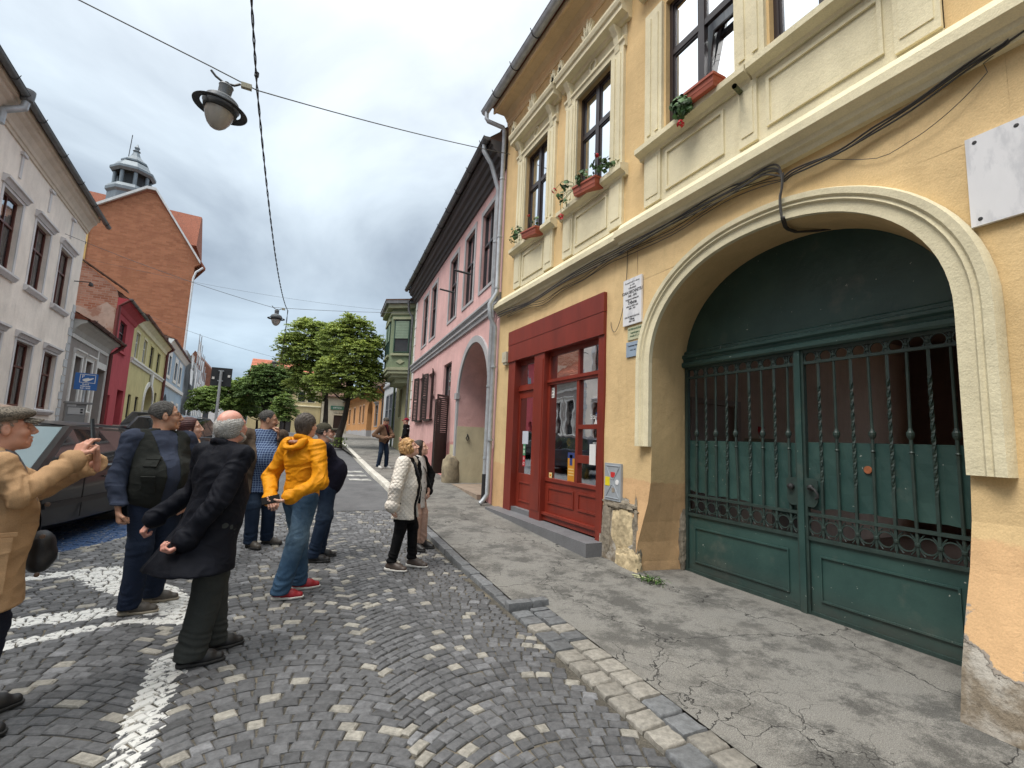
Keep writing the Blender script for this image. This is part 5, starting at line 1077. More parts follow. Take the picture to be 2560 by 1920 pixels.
# ---------------------------------------------------------------- green house with corner oriel
GRN = plaster('green grey plaster', (0.20, 0.25, 0.16), low=(0.34, 0.32, 0.19), lowz=4.6, dirt=(0.12, 0.12, 0.09)); GRT = plaster('green trim', (0.34, 0.36, 0.24), dirt=(.15, .15, .1))
gh = root('house', 'narrow green grey house with a bay window above the street', 'house', FP.P(14, .5, -3))
shell(FP, gh, 12.02, 17.5, .1, 8.0, GRN, holes=[(14.9, 15.9, 2.6, 4.1, .2), (12.9, 13.7, .6, 3.5, .3)])
window(FP, gh, 14.9, 15.9, 2.6, 4.1, mat('rusty boarding', (.16, .09, .06), .8, .3, 6), .1, GRT, .1, mul=0, tr=None, pane=mat('brown boards', (.15, .10, .07), .8)); m = MB(); fbox(m, FP, 12.9, 13.7, .6, 3.5, -.3, -.25); m.build('door', mat('green door', (.05, .08, .05), .6), gh)
S0, S1, OO = 12.7, 16.4, .95; zb, zt = 4.75, 8.0
m = MB(); B_ = [(S0, 0), (S0 + .55, OO), (S1 - .55, OO), (S1, 0)]
for (a, b), (c, d) in zip(B_, B_[1:]): m.poly([FP.P(a, zb, b), FP.P(c, zb, d), FP.P(c, zt, d), FP.P(a, zt, b)])
m.poly([FP.P(a, zb, b) for a, b in B_]); m.build('oriel', GRN, gh)
for z0, z1, e in ((4.62, 4.78, .06), (4.78, 4.92, .12), (7.55, 7.7, .06), (7.85, 8.05, .25), (8.05, 8.2, .38), (4.45, 4.62, -.12), (4.2, 4.45, -.35)):
    q = MB(); q.prism([FP.P(S0 - e, z0, 0), FP.P(S0 + .55 - e * .4, z0, OO + e), FP.P(S1 - .55 + e * .4, z0, OO + e), FP.P(S1 + e, z0, 0)], (0, 0, z1 - z0)); q.build('oriel_cornice' if z0 < 8 else 'oriel_eaves', GRT if z0 < 8 else OLDZINC, gh)
m = MB(); m.prism([FP.P(S0 + .2, 4.2, 0), FP.P(S0 + .9, 4.2, .55), FP.P(S1 - .9, 4.2, .55), FP.P(S1 - .2, 4.2, 0)], (0, 0, -.01)); m.build('corbel', GRT, gh)
# windows on the two visible faces of the oriel
a = FP.P(S0, 0, 0); b = FP.P(S0 + .55, 0, OO); FO = Fr((a.x, a.y), (b.x - a.x, b.y - a.y), 1); c = FP.P(S0 + .55, 0, OO); 
PS = MB(); fo_l = math.hypot(b.x - a.x, b.y - a.y)
GRS = mat('green blind', (.22, .30, .22), .7, .1, 4)
def blindwin(fr, s0, s1):
    w = window(fr, gh, s0, s1, 5.65, 7.3, mat('bottle green paint', (.02, .06, .045), .5), -.03, None, mul=0, tr=None); 
    for k in range(11): q = MB(); fbox(q, fr, s0 + .06, s1 - .06, 6.35 + k * .08, 6.42 + k * .08, .03, .05); q.build('blind_slat', GRS, w)
    q = MB(); fbox(q, fr, s0 - .1, s1 + .1, 5.5, 5.6, 0, .1); q.build('sill', GRT, w); q = MB(); fbox(q, fr, s0 - .1, s1 + .1, 7.3, 7.42, 0, .1); q.build('hood', GRT, w)
blindwin(FO, .15, fo_l - .15)
d1 = FP.P(S0 + .55, 0, OO); FO2 = Fr((d1.x, d1.y), (FP.d.x, FP.d.y), 1); blindwin(FO2, .5, 1.3); blindwin(FO2, 1.6, 2.3)
q = MB(); u = (fo_l) / 2; q.prism([FO.P(u - .22, 5.2, .01), FO.P(u, 5.08, .01), FO.P(u + .22, 5.2, .01), FO.P(u, 5.32, .01)], FO.n * .03); q.build('lozenge', GRT, gh)
tiled_roof(FP, gh, 12.2, 17.4, 8.15, 11.2, .3, 4.5, OLDTILE); m = MB(); m.prism([FP.P(S0 - .4, 8.2, 0), FP.P(S0 + .4, 8.2, OO + .4), FP.P(S1 - .4, 8.2, OO + .4), FP.P(S1 + .4, 8.2, 0), FP.P((S0 + S1) / 2, 8.2, -1)], (0, 0, .06)); m.build('oriel_roof', OLDTILE, gh)
pipe([FP.P(12.35, 8.1, .35), FP.P(12.4, 7.6, .3), FP.P(12.3, 7.3, .12), FP.P(12.3, .7, .12)], .06, OLDZINC, gh); pipe([FP.P(17.3, 7.9, .15), FP.P(17.3, .9, .15)], .06, mat('green pipe', (.08, .12, .08), .6), gh)
# white grey narrow house, orange single storey house, far yellow house
WGR = plaster('pale grey plaster', (0.50, 0.53, 0.56), dirt=(.3, .3, .3))
wh = root('house', 'narrow pale grey house past the green oriel', 'house', FP.P(20, .6, -3)); FW = Fr((5.95, 27.2), (.06, 1), 1)
shell(FW, wh, 0, 6.5, .3, 7.6, WGR, holes=[(.8, 1.7, 5.6, 7.2, .15), (2.6, 3.5, 5.6, 7.2, .15), (4.4, 5.3, 5.6, 7.2, .15)])
for a in (.8, 2.6, 4.4): window(FW, wh, a, a + .9, 5.6, 7.2, WHITE, .1, GREYT, .1)
for a in (.7, 2.2, 3.8): window(FW, wh, a, a + 1.0, 1.7, 4.2, mat('slate shopfront', (.14, .16, .19), .6), -.05, GREYT, .1)
m = MB(); sweep(m, FW, 0, 6.5, [(-.01, 4.8), (.1, 4.85), (.1, 4.95), (-.01, 5.0)]); m.build('string_course', GREYT, wh); m = MB(); sweep(m, FW, 0, 6.5, [(-.01, 7.4), (.1, 7.45), (.35, 7.65), (.35, 7.75), (-.01, 7.8)]); m.build('eaves', GREYT, wh)
gutter(FW, 0, 6.5, 7.8, .45, .08, OLDZINC, wh, 1.5); tiled_roof(FW, wh, 0, 6.5, 7.75, 11, .4, 4.5, OLDTILE)
ORG = plaster('orange plaster', (0.58, 0.30, 0.13), low=(0.42, 0.42, 0.44), lowz=1.98, dirt=(.4, .25, .15), edge=.03); oh = root('house', 'long low orange house with a steep old tiled roof', 'house', (9, 45, 1)); FOR = Fr((6.55, 34), (0.0, 1), 1)
shell(FOR, oh, 0, 24.5, .5, 5.0, ORG, holes=[(2.8, 4.0, 2.3, 3.9, .2), (9.4, 10.3, 2.65, 4.2, .2), (11.4, 12.3, 2.65, 4.2, .2), (15.0, 16.2, 2.65, 4.2, .2), (18.6, 19.8, 2.65, 4.2, .2), (22, 23, 2.65, 4.2, .2)], arches=[(6.5, 1.3, .5, 3.3, 1.15, 1.5, 2)])
for a, b in ((9.4, 10.3), (11.4, 12.3), (15.0, 16.2), (18.6, 19.8), (22, 23)): window(FOR, oh, a, b, 2.65, 4.2, DARKWOOD, .1, mat('peach trim', (.62, .42, .28), .9), .12)
window(FOR, oh, 2.8, 4.0, 2.3, 3.9, mat('slate shopfront', (.14, .16, .19), .6), .1, GREYT, .1, hood=.1)
m = MB(); fbox(m, FOR, 5.2, 7.8, .5, 4.5, -1.55, -1.5); m.build('gate', DARKWOOD, oh); m = MB(); sweep(m, FOR, 0, 24.5, [(-.01, 4.8), (.1, 4.85), (.35, 5.0), (.35, 5.08), (-.01, 5.1)]); m.build('eaves', ORG, oh)
tiled_roof(FOR, oh, -.2, 24.7, 5.05, 9.6, .45, 5.5, OLDTILE, nrow=22); gutter(FOR, 0, 24.5, 5.1, .5, .07, OLDZINC, oh, 2.5); pipe([FOR.P(.6, 5.0, .45), FOR.P(.6, 4.7, .12), FOR.P(.6, 1, .12)], .06, OLDZINC, oh)
CRF = plaster('far cream plaster', (0.58, 0.48, 0.27), dirt=(.4, .35, .25))
fh = root('house', 'pale yellow two storey house closing the street behind the trees', 'house', (0, 60, 1)); FY = Fr((-3.2, 56), (1, .0), -1)
shell(FY, fh, 0, 7.0, .8, 7.0, CRF, holes=[(x, x + .7, 4.85, 6.0, .12) for x in (1.3, 2.9, 4.6, 5.6)], arches=[(3.6, .55, 1, 2.6, .5, .2, 2), (5.6, .6, 1, 2.6, .5, .2, 2)])
for x in (1.3, 2.9, 4.6, 5.6): window(FY, fh, x, x + .7, 4.85, 6.0, DARKWOOD, .08, CREAM, .1)
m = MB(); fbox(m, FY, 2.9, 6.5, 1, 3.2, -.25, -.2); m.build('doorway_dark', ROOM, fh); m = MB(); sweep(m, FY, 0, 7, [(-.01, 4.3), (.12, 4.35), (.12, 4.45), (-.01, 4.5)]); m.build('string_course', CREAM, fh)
FY2 = Fr((-3.2, 56), (1, .0), -1); tiled_roof(FY, fh, -.3, 7.2, 7.0, 9.6, .4, 4.5, TILE)
bk = root('house', 'pale fronted shop house with a green sign between the yellow and orange houses', 'house', (5, 60, 1)); FB = Fr((3.85, 55.5), (1, 0), -1)
shell(FB, bk, 0, 2.9, .8, 5.6, plaster('pale front', (0.55, 0.50, 0.38), dirt=(.3, .3, .25)), holes=[(1.3, 2.2, 1.2, 3.6, .15)]); m = MB(); fbox(m, FB, 1.3, 2.2, 1.2, 3.6, -.2, -.12); m.build('door', DARKWOOD, bk)
m = MB(); fbox(m, FB, .9, 2.3, 4.2, 4.62, 0, .08); sg = m.build('shop_sign', mat('green sign', (.06, .17, .11), .5), bk); text('OPTICA', FB, 1.6, 4.4, .082, .26, WINK, sg); text('Librărie', FB, 1.75, 3.85, .01, .3, INK, bk); tiled_roof(FB, bk, -.2, 3, 5.6, 8, .4, 3.5, OLDTILE)
q = root('house', 'steep red gabled roof rising behind the trees at the end of the street', 'house', (-1, 75, 1)); FG = Fr((-3.5, 76), (1, 0), -1); shell(FG, q, 0, 9, 1, 7.8, CRF); mm_ = MB(); mm_.prism([FG.P(0, 7.8, .3), FG.P(2.8, 12.6, .3), FG.P(5.6, 7.8, .3)], FG.n * -8); mm_.build('roof', TILE, q); mm_ = MB(); mm_.prism([FG.P(4.2, 7.6, .6), FG.P(7.6, 11.8, .6), FG.P(11, 7.6, .6)], FG.n * -8); mm_.build('roof', OLDTILE, q)
# ---------------------------------------------------------------- the left-hand row
FL = Fr((-7, 15), (-.0765, .997), -1)
BEI = plaster('beige roughcast', (0.86, 0.78, 0.70), dirt=(0.55, 0.47, 0.40)); TRIM = plaster('greyish white trim', (0.66, 0.645, 0.65), dirt=(.4, .38, .36)); MAH = mat('mahogany window', (0.10, 0.028, 0.018), .5, .2, 8)
lh = root('house', 'beige two storey house with mahogany windows on the left side of the street', 'house', (-10, 16, 1)); W0 = [(-8.0, -6.7), (-5.6, -4.3), (-3.2, -1.9), (-.8, .5), (1.55, 2.85), (3.95, 5.25), (6.35, 7.65)]
shell(FL, lh, -12, 8.9, .2, 9.2, BEI, holes=[(a, b, 5.68, 7.72, .2) for a, b in W0] + [(a, b, 2.02, 3.98, .2) for a, b in W0])
for a, b in W0:
    for z0, z1 in ((5.68, 7.72), (2.02, 3.98)):
        w = window(FL, lh, a, b, z0, z1, MAH, .13, TRIM, .12, .02, sill=.18, hood=.2 if z0 > 5 else .18, f=.07, pane=GLASS)
    m = MB(); c = (a + b) / 2 + .1; m.prism([FL.P(c - .07, 8.3, 0), FL.P(c + .07, 8.3, 0), FL.P(c + .07, 8.95, 0), FL.P(c - .07, 8.95, 0)], FL.n * .03); fbox(m, FL, c - .16, c + .16, 8.95, 9.03, -.002, .08); m.build('drop_ornament', TRIM, lh)
m = MB(); sweep(m, FL, -12, 8.9, [(-.01, 9.12), (.04, 9.12), (.05, 9.2), (.08, 9.22), (.10, 9.32), (.18, 9.48), (.27, 9.56), (.28, 9.66), (.36, 9.68), (.36, 9.80), (-.01, 9.82)]); m.build('eaves', plaster('eaves beige', (.66, .57, .47), dirt=(.4, .34, .28)), lh)
gutter(FL, -12, 9.7, 9.82, .47, .09, OLDZINC, lh, 1.9); tiled_roof(FL, lh, -12, 8.9, 9.8, 13, .42, 5, TILE); pipe([FL.P(.55, 9.8, .47), FL.P(.55, 9.5, .45), FL.P(.45, 9.25, .12), FL.P(.45, 8.9, .1)], .09, ZINC, lh)
q = MB(); q.lathe([(.08, -.16), (.13, -.12), (.15, .10), (.15, .16), (.09, .16)], FL.P(.55, 9.82, .47), 12); q.build('hopper', OLDZINC, lh)
for k in range(18): q = MB(); fbox(q, FL, 8.62 if k % 2 else 8.5, 8.9, .6 + k * .31, .88 + k * .31, 0, .03); q.build('quoin', mat('pale quoin', (.5, .52, .54), .9, .1), lh)
q = MB(); q.tube([FL.P(8.3, 7.0, 0), FL.P(8.3, 7.05, .5)], .02, 5); q.lathe([(.0, -.08), (.09, -.04), (.06, .06), (0, .1)], FL.P(8.3, 6.95, .5), 8); q.build('wall_hook', IRON, lh)
GRY = plaster('warm grey plaster', (0.33, 0.30, 0.28), dirt=(.2, .18, .17)); lg = root('house', 'low warm grey house with white window surrounds beside the beige house', 'house', (-10, 27, 1))
shell(FL, lg, 8.92, 15.35, .6, 5.3, GRY, holes=[(9.75, 10.75, 2.15, 4.3, .25), (11.45, 12.45, 2.15, 4.3, .25), (13.4, 15.0, .9, 4.2, .6)])
for a in (9.75, 11.45): window(FL, lg, a, a + 1.0, 2.15, 4.3, DARKWOOD, .2, WHITE, .2, .05, sill=.25, hood=.24)
m = MB(); fbox(m, FL, 13.4, 15.0, .9, 4.2, -.6, -.55); m.build('door', GRY, lg); m = MB()
for e in ((13.15, 13.35, .8, 5.0), (15.05, 15.2, .8, 5.0), (13.2, 15.15, 4.2, 4.5), (9.0, 15.3, 4.95, 5.1)): fbox(m, FL, *e, -.002, .05)
m.build('door_surround', WHITE, lg); m = MB(); sweep(m, FL, 8.95, 15.3, [(-.01, 5.1), (.05, 5.12), (.1, 5.3), (.25, 5.48), (.42, 5.56), (.42, 5.64), (-.01, 5.7)]); m.build('eaves', plaster('pale cove', (.5, .49, .46), dirt=(.3, .28, .26)), lg)
REDT = mat('red brown tile', (.25, .075, .04), .9, .3, 8, tone=.3, dark=(.08, .05, .03), dscale=3); tiled_roof(FL, lg, 8.92, 15.5, 5.66, 8.2, .5, 4.5, REDT); gutter(FL, 8.95, 15.6, 5.68, .56, .08, mat('maroon gutter', (.10, .03, .022), .5), lg, 1.2)
MAR = mat('maroon pipe', (.11, .02, .018), .5); pipe([FL.P(15.4, 5.6, .56), FL.P(15.35, 5.3, .3), FL.P(15.25, 5.1, .12), FL.P(15.25, .9, .12)], .08, MAR, lg)
def brickmat(name, c1, c2, mortar, rough=.95, row=0.075, w=.25, stain=(.1, .05, .03)):
    m, nt, P, N, L = newmat(name); tc = N('ShaderNodeTexCoord'); mp = N('ShaderNodeMapping'); mp.inputs['Rotation'].default_value = (math.radians(-90), 0, 0); L(tc.outputs['Object'], mp.inputs[0])
    b = N('ShaderNodeTexBrick'); b.inputs['Scale'].default_value = 1; b.inputs['Brick Width'].default_value = w; b.inputs['Row Height'].default_value = row; b.inputs['Mortar Size'].default_value = .010; b.inputs['Color1'].default_value = c1 + (1,); b.inputs['Color2'].default_value = c2 + (1,); b.inputs['Mortar'].default_value = mortar + (1,); L(mp.outputs[0], b.inputs['Vector'])
    n = N('ShaderNodeTexNoise'); n.inputs['Scale'].default_value = .9; n.inputs['Detail'].default_value = 9; n.inputs['Roughness'].default_value = .7; L(tc.outputs['Object'], n.inputs['Vector'])
    r = N('ShaderNodeMapRange'); L(n.outputs['Fac'], r.inputs[0]); r.inputs[1].default_value = .48; r.inputs[2].default_value = .72; r.inputs[4].default_value = .6
    x = N('ShaderNodeMix'); x.data_type = 'RGBA'; L(r.outputs[0], x.inputs['Factor']); L(b.outputs[0], x.inputs[6]); x.inputs[7].default_value = stain + (1,); L(x.outputs[2], P.inputs['Base Color']); P.inputs['Roughness'].default_value = rough
    bu = N('ShaderNodeBump'); bu.inputs['Strength'].default_value = .6; bu.inputs['Distance'].default_value = .02; L(b.outputs['Fac'], bu.inputs['Height']); bu.invert = True; L(bu.outputs[0], P.inputs['Normal']); return m
OLDBR = brickmat('old patched brick', (.30, .12, .07), (.42, .24, .17), (.38, .30, .24), row=.12, w=.3, stain=(.22, .12, .08)); NEWBR = brickmat('orange brick', (.42, .17, .09), (.31, .12, .06), (.33, .19, .12), row=.22, w=.7, stain=(.25, .09, .05))
CRIM = plaster('crimson plaster', (0.46, 0.085, 0.10), dirt=(.36, .07, .08)); rh = root('house', 'tall narrow crimson house with an old brick side wall', 'house', (-10, 33, 1))
shell(FL, rh, 15.5, 20.8, .9, 7.7, CRIM, holes=[(16.95, 18.7, 5.7, 7.25, .2), (18.5, 20.2, 1.2, 3.55, .35), (16.1, 16.9, 1.2, 3.1, .25)])
window(FL, rh, 16.95, 18.7, 5.7, 7.25, DARKWOOD, .15, None, mul=1); m = MB(); fbox(m, FL, 18.5, 20.2, 1.2, 3.55, -.35, -.3); fbox(m, FL, 16.1, 16.9, 1.2, 3.1, -.25, -.2); m.build('door', mat('crimson door', (.20, .03, .035), .6), rh)
m = MB(); sweep(m, FL, 15.5, 20.9, [(-.01, 7.5), (.06, 7.55), (.15, 7.75), (.4, 8.0), (.5, 8.02), (.5, 8.1), (-.01, 8.15)]); m.build('eaves', CRIM, rh); fbm = MB(); fbox(fbm, FL, 16.8, 18.9, 5.5, 5.62, 0, .1); fbm.build('sill', CRIM, rh)
m = MB(); m.prism([FL.P(15.49, 1, .02), FL.P(15.49, 8.2, .02), FL.P(15.49, 8.6, -.1), FL.P(15.49, 10.1, -2.1), FL.P(15.49, 12.0, -5), FL.P(15.49, 12.0, -8), FL.P(15.49, 1, -8)], FL.d * .06); m.build('gable_wall', OLDBR, rh)
PLP = mat('bare mortar render', (.44, .36, .30), .95, .2, 3, bump=.6, bscale=12, dark=(.30, .17, .12), dscale=1.5, dlo=.48, dhi=.56, dfac=.9); m = MB(); m.prism([FL.P(15.47, 5.0, 0), FL.P(15.47, 7.5, 0), FL.P(15.47, 7.8, -.4), FL.P(15.47, 7.3, -1.0), FL.P(15.47, 7.5, -1.8), FL.P(15.47, 7.2, -4), FL.P(15.47, 5.0, -4)], FL.d * .02); m.build('render_patch', PLP, rh)
m = MB(); 
for k in range(9): m.prism([FL.P(15.40, 8.5 + k * .36, .35 - k * .55), FL.P(15.40, 8.92 + k * .36, -.25 - k * .55), FL.P(15.40, 8.98 + k * .36, -.25 - k * .55), FL.P(15.40, 8.58 + k * .36, .35 - k * .55)], FL.d * .5)
m.build('verge_tiles', OLDTILE, rh, kind='stuff'); tiled_roof(FL, rh, 15.8, 20.8, 8.12, 11.6, .5, 5, OLDTILE); m = MB(); fbox(m, FL, 15.5, 16.1, 9.6, 11.0, -2.4, -1.75); fbox(m, FL, 15.45, 16.15, 10.8, 10.95, -2.45, -1.7); m.build('chimney', mat('sooty brick', (.09, .06, .05), .95, .4, 8), rh)
gutter(FL, 15.3, 20.9, 8.12, .56, .08, OLDZINC, rh, 1.5); pipe([FL.P(15.42, 8.0, .5), FL.P(15.5, 7.7, .12), FL.P(15.5, 5.6, .12)], .07, MAR, rh)
YL2 = plaster('lemon plaster', (0.60, 0.53, 0.27), dirt=(.45, .4, .25)); yl = root('house', 'lemon yellow house with a white arched gateway on the left row', 'house', (-12, 43, 1))
U = [(21.7, 22.9), (24.6, 25.9), (27.6, 29.2), (31.2, 32.8)]
shell(FL, yl, 20.82, 36.4, 1.0, 8.0, YL2, holes=[(a, b, 5.85, 7.45, .12) for a, b in U] + [(21.7, 22.75, 2.0, 3.5, .15), (24.2, 25.4, 2.0, 3.5, .15), (32.4, 33.6, 3.5, 4.3, .15), (32.2, 33.6, 1.2, 3.2, .2)], arches=[(29.3, 2.0, 1.0, 3.2, 1.35, .9, 2)])
for i, (a, b) in enumerate(U): window(FL, yl, a, b, 5.85, 7.45, WHITE if i < 2 else DARKWOOD, .1, YL2 if i > 1 else CREAM, .12)
for a, b, c, d in ((21.7, 22.75, 2.0, 3.5), (24.2, 25.4, 2.0, 3.5), (32.4, 33.6, 3.5, 4.3)): window(FL, yl, a, b, c, d, DARKWOOD, .1, None, mul=0, tr=None)
m = MB(); P_ = archpts(29.3, 2.0, 3.2, 1.35, 24); P2 = archpts(29.3, 2.35, 3.2, 1.7, 24)
for (a, b), (c, d) in zip(zip(P_, P_[1:]), zip(P2, P2[1:])): m.hexa([FL.P(*a, 0), FL.P(*b, 0), FL.P(*b, .08), FL.P(*a, .08), FL.P(*c, 0), FL.P(*d, 0), FL.P(*d, .08), FL.P(*c, .08)])
fbox(m, FL, 26.95, 27.3, 1.2, 3.2, 0, .08); fbox(m, FL, 31.3, 31.65, 1.2, 3.2, 0, .08); m.prism([FL.P(29.0, 4.6, .05), FL.P(29.6, 4.6, .05), FL.P(29.8, 5.5, .05), FL.P(28.8, 5.5, .05)], FL.n * .12); m.build('gate_surround', WHITE, yl)
m = MB(); fbox(m, FL, 27.3, 31.3, 1.0, 4.6, -.95, -.9); fbox(m, FL, 32.2, 33.6, 1.2, 3.2, -.2, -.15); m.build('gate', mat('pale grey gate', (.36, .37, .38), .7, .1), yl); m = MB(); sweep(m, FL, 20.85, 36.4, [(-.01, 5.4), (.08, 5.42), (.1, 5.55), (.16, 5.6), (.16, 5.7), (-.01, 5.75)]); m.build('string_course', WHITE, yl); m = MB(); sweep(m, FL, 20.85, 36.4, [(-.01, 7.8), (.1, 7.85), (.15, 8.1), (.4, 8.4), (.4, 8.5), (-.01, 8.55)]); m.build('eaves', CREAM, yl)
gutter(FL, 20.9, 36.4, 8.5, .5, .09, MAR, yl, 2.5); m = MB(); m.poly([FL.P(20.8, 8.5, .45), FL.P(36.5, 8.5, .45), FL.P(36.5, 10.6, -4.5), FL.P(20.8, 10.6, -4.5)]); m.poly([FL.P(20.8, 8.5, -9), FL.P(36.5, 8.5, -9), FL.P(36.5, 10.6, -4.5), FL.P(20.8, 10.6, -4.5)]); m.build('roof', ZINC, yl); pipe([FL.P(35.9, 8.4, .5), FL.P(35.7, 8.0, .15), FL.P(35.7, 1.4, .15)], .11, MAR, yl)
BLU = plaster('pale blue plaster', (0.36, 0.47, 0.58), dirt=(.3, .38, .45)); bl = root('house', 'pale blue house with white window surrounds on the left row', 'house', (-14, 62, 1)); U = [(38.2, 39.8), (43.6, 45.6), (48.0, 50.0)]
shell(FL, bl, 36.5, 54, 1.0, 9.0, BLU, holes=[(a, b, 6.4, 8.2, .15) for a, b in U] + [(44, 45.6, 2, 3.9, .15), (49, 50.6, 2, 3.9, .15)], arches=[(39.2, 1.6, 1, 3.2, 1.4, .8, 2)])
for a, b in U: window(FL, bl, a, b, 6.4, 8.2, DARKWOOD, .1, WHITE, .5, .06)
for a, b in ((44, 45.6), (49, 50.6)): window(FL, bl, a, b, 2, 3.9, DARKWOOD, .1, WHITE, .3, .06)
m = MB(); fbox(m, FL, 37.6, 40.8, 1, 4.6, -.85, -.8); m.build('gate', ROOM, bl); m = MB(); sweep(m, FL, 36.5, 54, [(-.01, 5.3), (.15, 5.35), (.15, 5.7), (-.01, 5.8)]); sweep(m, FL, 36.5, 54, [(-.01, 8.9), (.1, 8.95), (.4, 9.4), (.4, 9.5), (-.01, 9.55)]); m.build('string_course', WHITE, bl); tiled_roof(FL, bl, 36.5, 54, 9.5, 11, .5, 4.5, OLDTILE); gutter(FL, 36.5, 54, 9.5, .5, .09, MAR, bl, 3)
# tall brick gabled house behind, with its slate cupola
bg = root('house', 'tall orange brick gable with white verge above the left row', 'house', (-16, 75, 1)); 
m = MB(); gp = [(-22.0, .5), (-22.0, 26.6), (-17.2, 30.2), (-16.3, 30.2), (-10.9, 22.0), (-11.5, 21.6), (-11.5, .5)]
m.prism([(x, 69, z) for x, z in gp], (0, .5, 0)); m.build('gable_wall', NEWBR, bg)
m = MB(); m.hexa([(-22, 69.5, .5), (-11.6, 69.5, .5), (-20, 92, .5), (-22, 92, .5), (-22, 69.5, 21.6), (-11.6, 69.5, 21.6), (-20, 92, 21.6), (-22, 92, 21.6)]); m.build('wall', plaster('ochre side', (.60, .40, .16), dirt=(.4, .3, .15)), bg)
m = MB()
for (a, b), (c, d) in zip(gp[1:5], gp[2:5]): m.prism([(a, 68.6, b), (c, 68.6, d), (c, 68.6, d + .35), (a, 68.6, b + .35)], (0, .7, 0))
m.build('verge', mat('pale verge metal', (.6, .6, .6), .5), bg); m = MB(); m.prism([(-22.5, 68.9, 26.5), (-17.2, 68.9, 30.4), (-16.3, 68.9, 30.4), (-10.3, 68.9, 21.6), (-10.3, 68.9, 21.3), (-16.3, 68.9, 29.9), (-17.2, 68.9, 29.9), (-22.5, 68.9, 26.2)], (-7, 20, 0)); m.build('roof', TILE, bg)
pipe([(-10.5, 68.6, 21.5), (-11.2, 68.6, 20.8), (-11.4, 68.6, 20.0), (-11.4, 68.6, 9)], .12, mat('white pipe', (.6, .62, .64), .5), bg)
m = MB(); m.box((-23.0, 68.9, .5), (-22.02, 80, 27)); m.build('side_wall', plaster('ochre side', (.60, .40, .16)), bg)
cu = root('cupola_house', 'red tiled roof carrying a grey octagonal cupola with a finial', 'house', (-20, 84, 1)); SLT = mat('grey sheet cupola', (.17, .20, .225), .5, .15, 2, metal=.3, dark=(.15, .17, .19), dscale=1.5)
m = MB(); m.hexa([(-30, 77.2, 27), (-12.95, 77.2, 27), (-13.3, 85, 27), (-30, 85, 27), (-30, 80.6, 33.2), (-13.3, 80.6, 32.6), (-13.3, 81.4, 32.6), (-30, 81.4, 33.2)]); m.build('roof', TILE, cu)
cx, cy = -20.7, 76.2; m = MB(); m.lathe([(2.4, 24), (2.4, 31.4), (2.65, 31.7), (2.65, 32.1), (2.3, 32.6)], (cx, cy, 0), 8, ph=.39); m.build('drum', SLT, cu); m = MB(); m.lathe([(1.25, 32.5), (1.25, 34.4)], (cx, cy, 0), 8, ph=.39); m.build('lantern_core', mat('dark louvres', (.05, .055, .06), .7), cu)
for k in range(8):
    a = math.pi * 2 * k / 8 + .39; q = MB(); q.tube([(cx + 1.85 * math.cos(a), cy + 1.85 * math.sin(a), 32.5), (cx + 1.85 * math.cos(a), cy + 1.85 * math.sin(a), 34.4)], .22, 10); q.build('column', SLT, cu)
m = MB(); m.lathe([(2.2, 34.4), (2.5, 34.7), (2.5, 35.0), (2.2, 35.2), (1.75, 35.9), (1.35, 36.1), (1.5, 36.2), (1.5, 36.4), (1.1, 36.7), (.55, 37.3), (.3, 38.0), (.45, 38.1), (.2, 38.3), (.32, 38.6), (.1, 39.0), (0, 39.2)], (cx, cy, 0), 8, ph=.39); m.build('dome', SLT, cu); m = MB(); m.tube([(cx - .8, cy, 37), (cx - .7, cy, 40.3)], .05, 5); m.build('mast', IRON, cu)
# scaffolded house and the end of the row
sch = root('house', 'house wrapped in white scaffold netting on the left row', 'house', (-15, 80, 1)); NET = mat('scaffold netting', (.82, .83, .84), .9, .25, 1.5, dark=(.5, .52, .55), dscale=.8, dfac=.7, bump=1, bscale=2)
m = MB(); rs = random.Random(4); zt = [12.6, 12.9, 12.2, 11.4, 11.6, 10.4, 9.8]
for k in range(7):
    s0 = 54.2 + k * 3.4
    for j in range(6):
        z0, z1 = 1.2 + (zt[k] - 1.2) * j / 6, 1.2 + (zt[k] - 1.2) * (j + 1) / 6; q = MB(); o_ = .8 + rs.uniform(-.25, .25); q.poly([FL.P(s0, z0, o_), FL.P(s0 + 3.3, z0, o_ + rs.uniform(-.2, .2)), FL.P(s0 + 3.3, z1, o_), FL.P(s0, z1, o_ + rs.uniform(-.2, .2))]); q.build('net_sheet', NET, sch)
    q = MB(); q.tube([FL.P(s0, 1, 1.1), FL.P(s0, zt[k] + .6, 1.1)], .05, 5); q.build('scaffold_pole', ZINC, sch)
shell(FL, sch, 54.1, 78, 1, 11, WGR)
fe = root('house', 'white house with a brown tiled roof at the far end of the street', 'house', (-14, 112, 1)); FE = Fr((-19, 110), (1, 0), -1); shell(FE, fe, 0, 8.5, 1, 9.6, mat('far white', (.62, .62, .62), .9), holes=[(5.0, 6.0, 7.2, 8.9, .1), (5.0, 6.0, 3.4, 5.2, .1), (2.6, 3.6, 7.2, 8.9, .1)]); 
for a, b, c, d in ((5.0, 6.0, 7.2, 8.9), (5.0, 6.0, 3.4, 5.2), (2.6, 3.6, 7.2, 8.9)): window(FE, fe, a, b, c, d, DARKWOOD, .08, WHITE, .15)
m = MB(); m.prism([FE.P(-1, 9.6, .5), FE.P(2.6, 16.6, .5), FE.P(8.9, 9.6, .5)], FE.n * -12); m.build('roof', mat('brown roof', (.20, .085, .055), .9, .3, 3, tone=.2), fe)
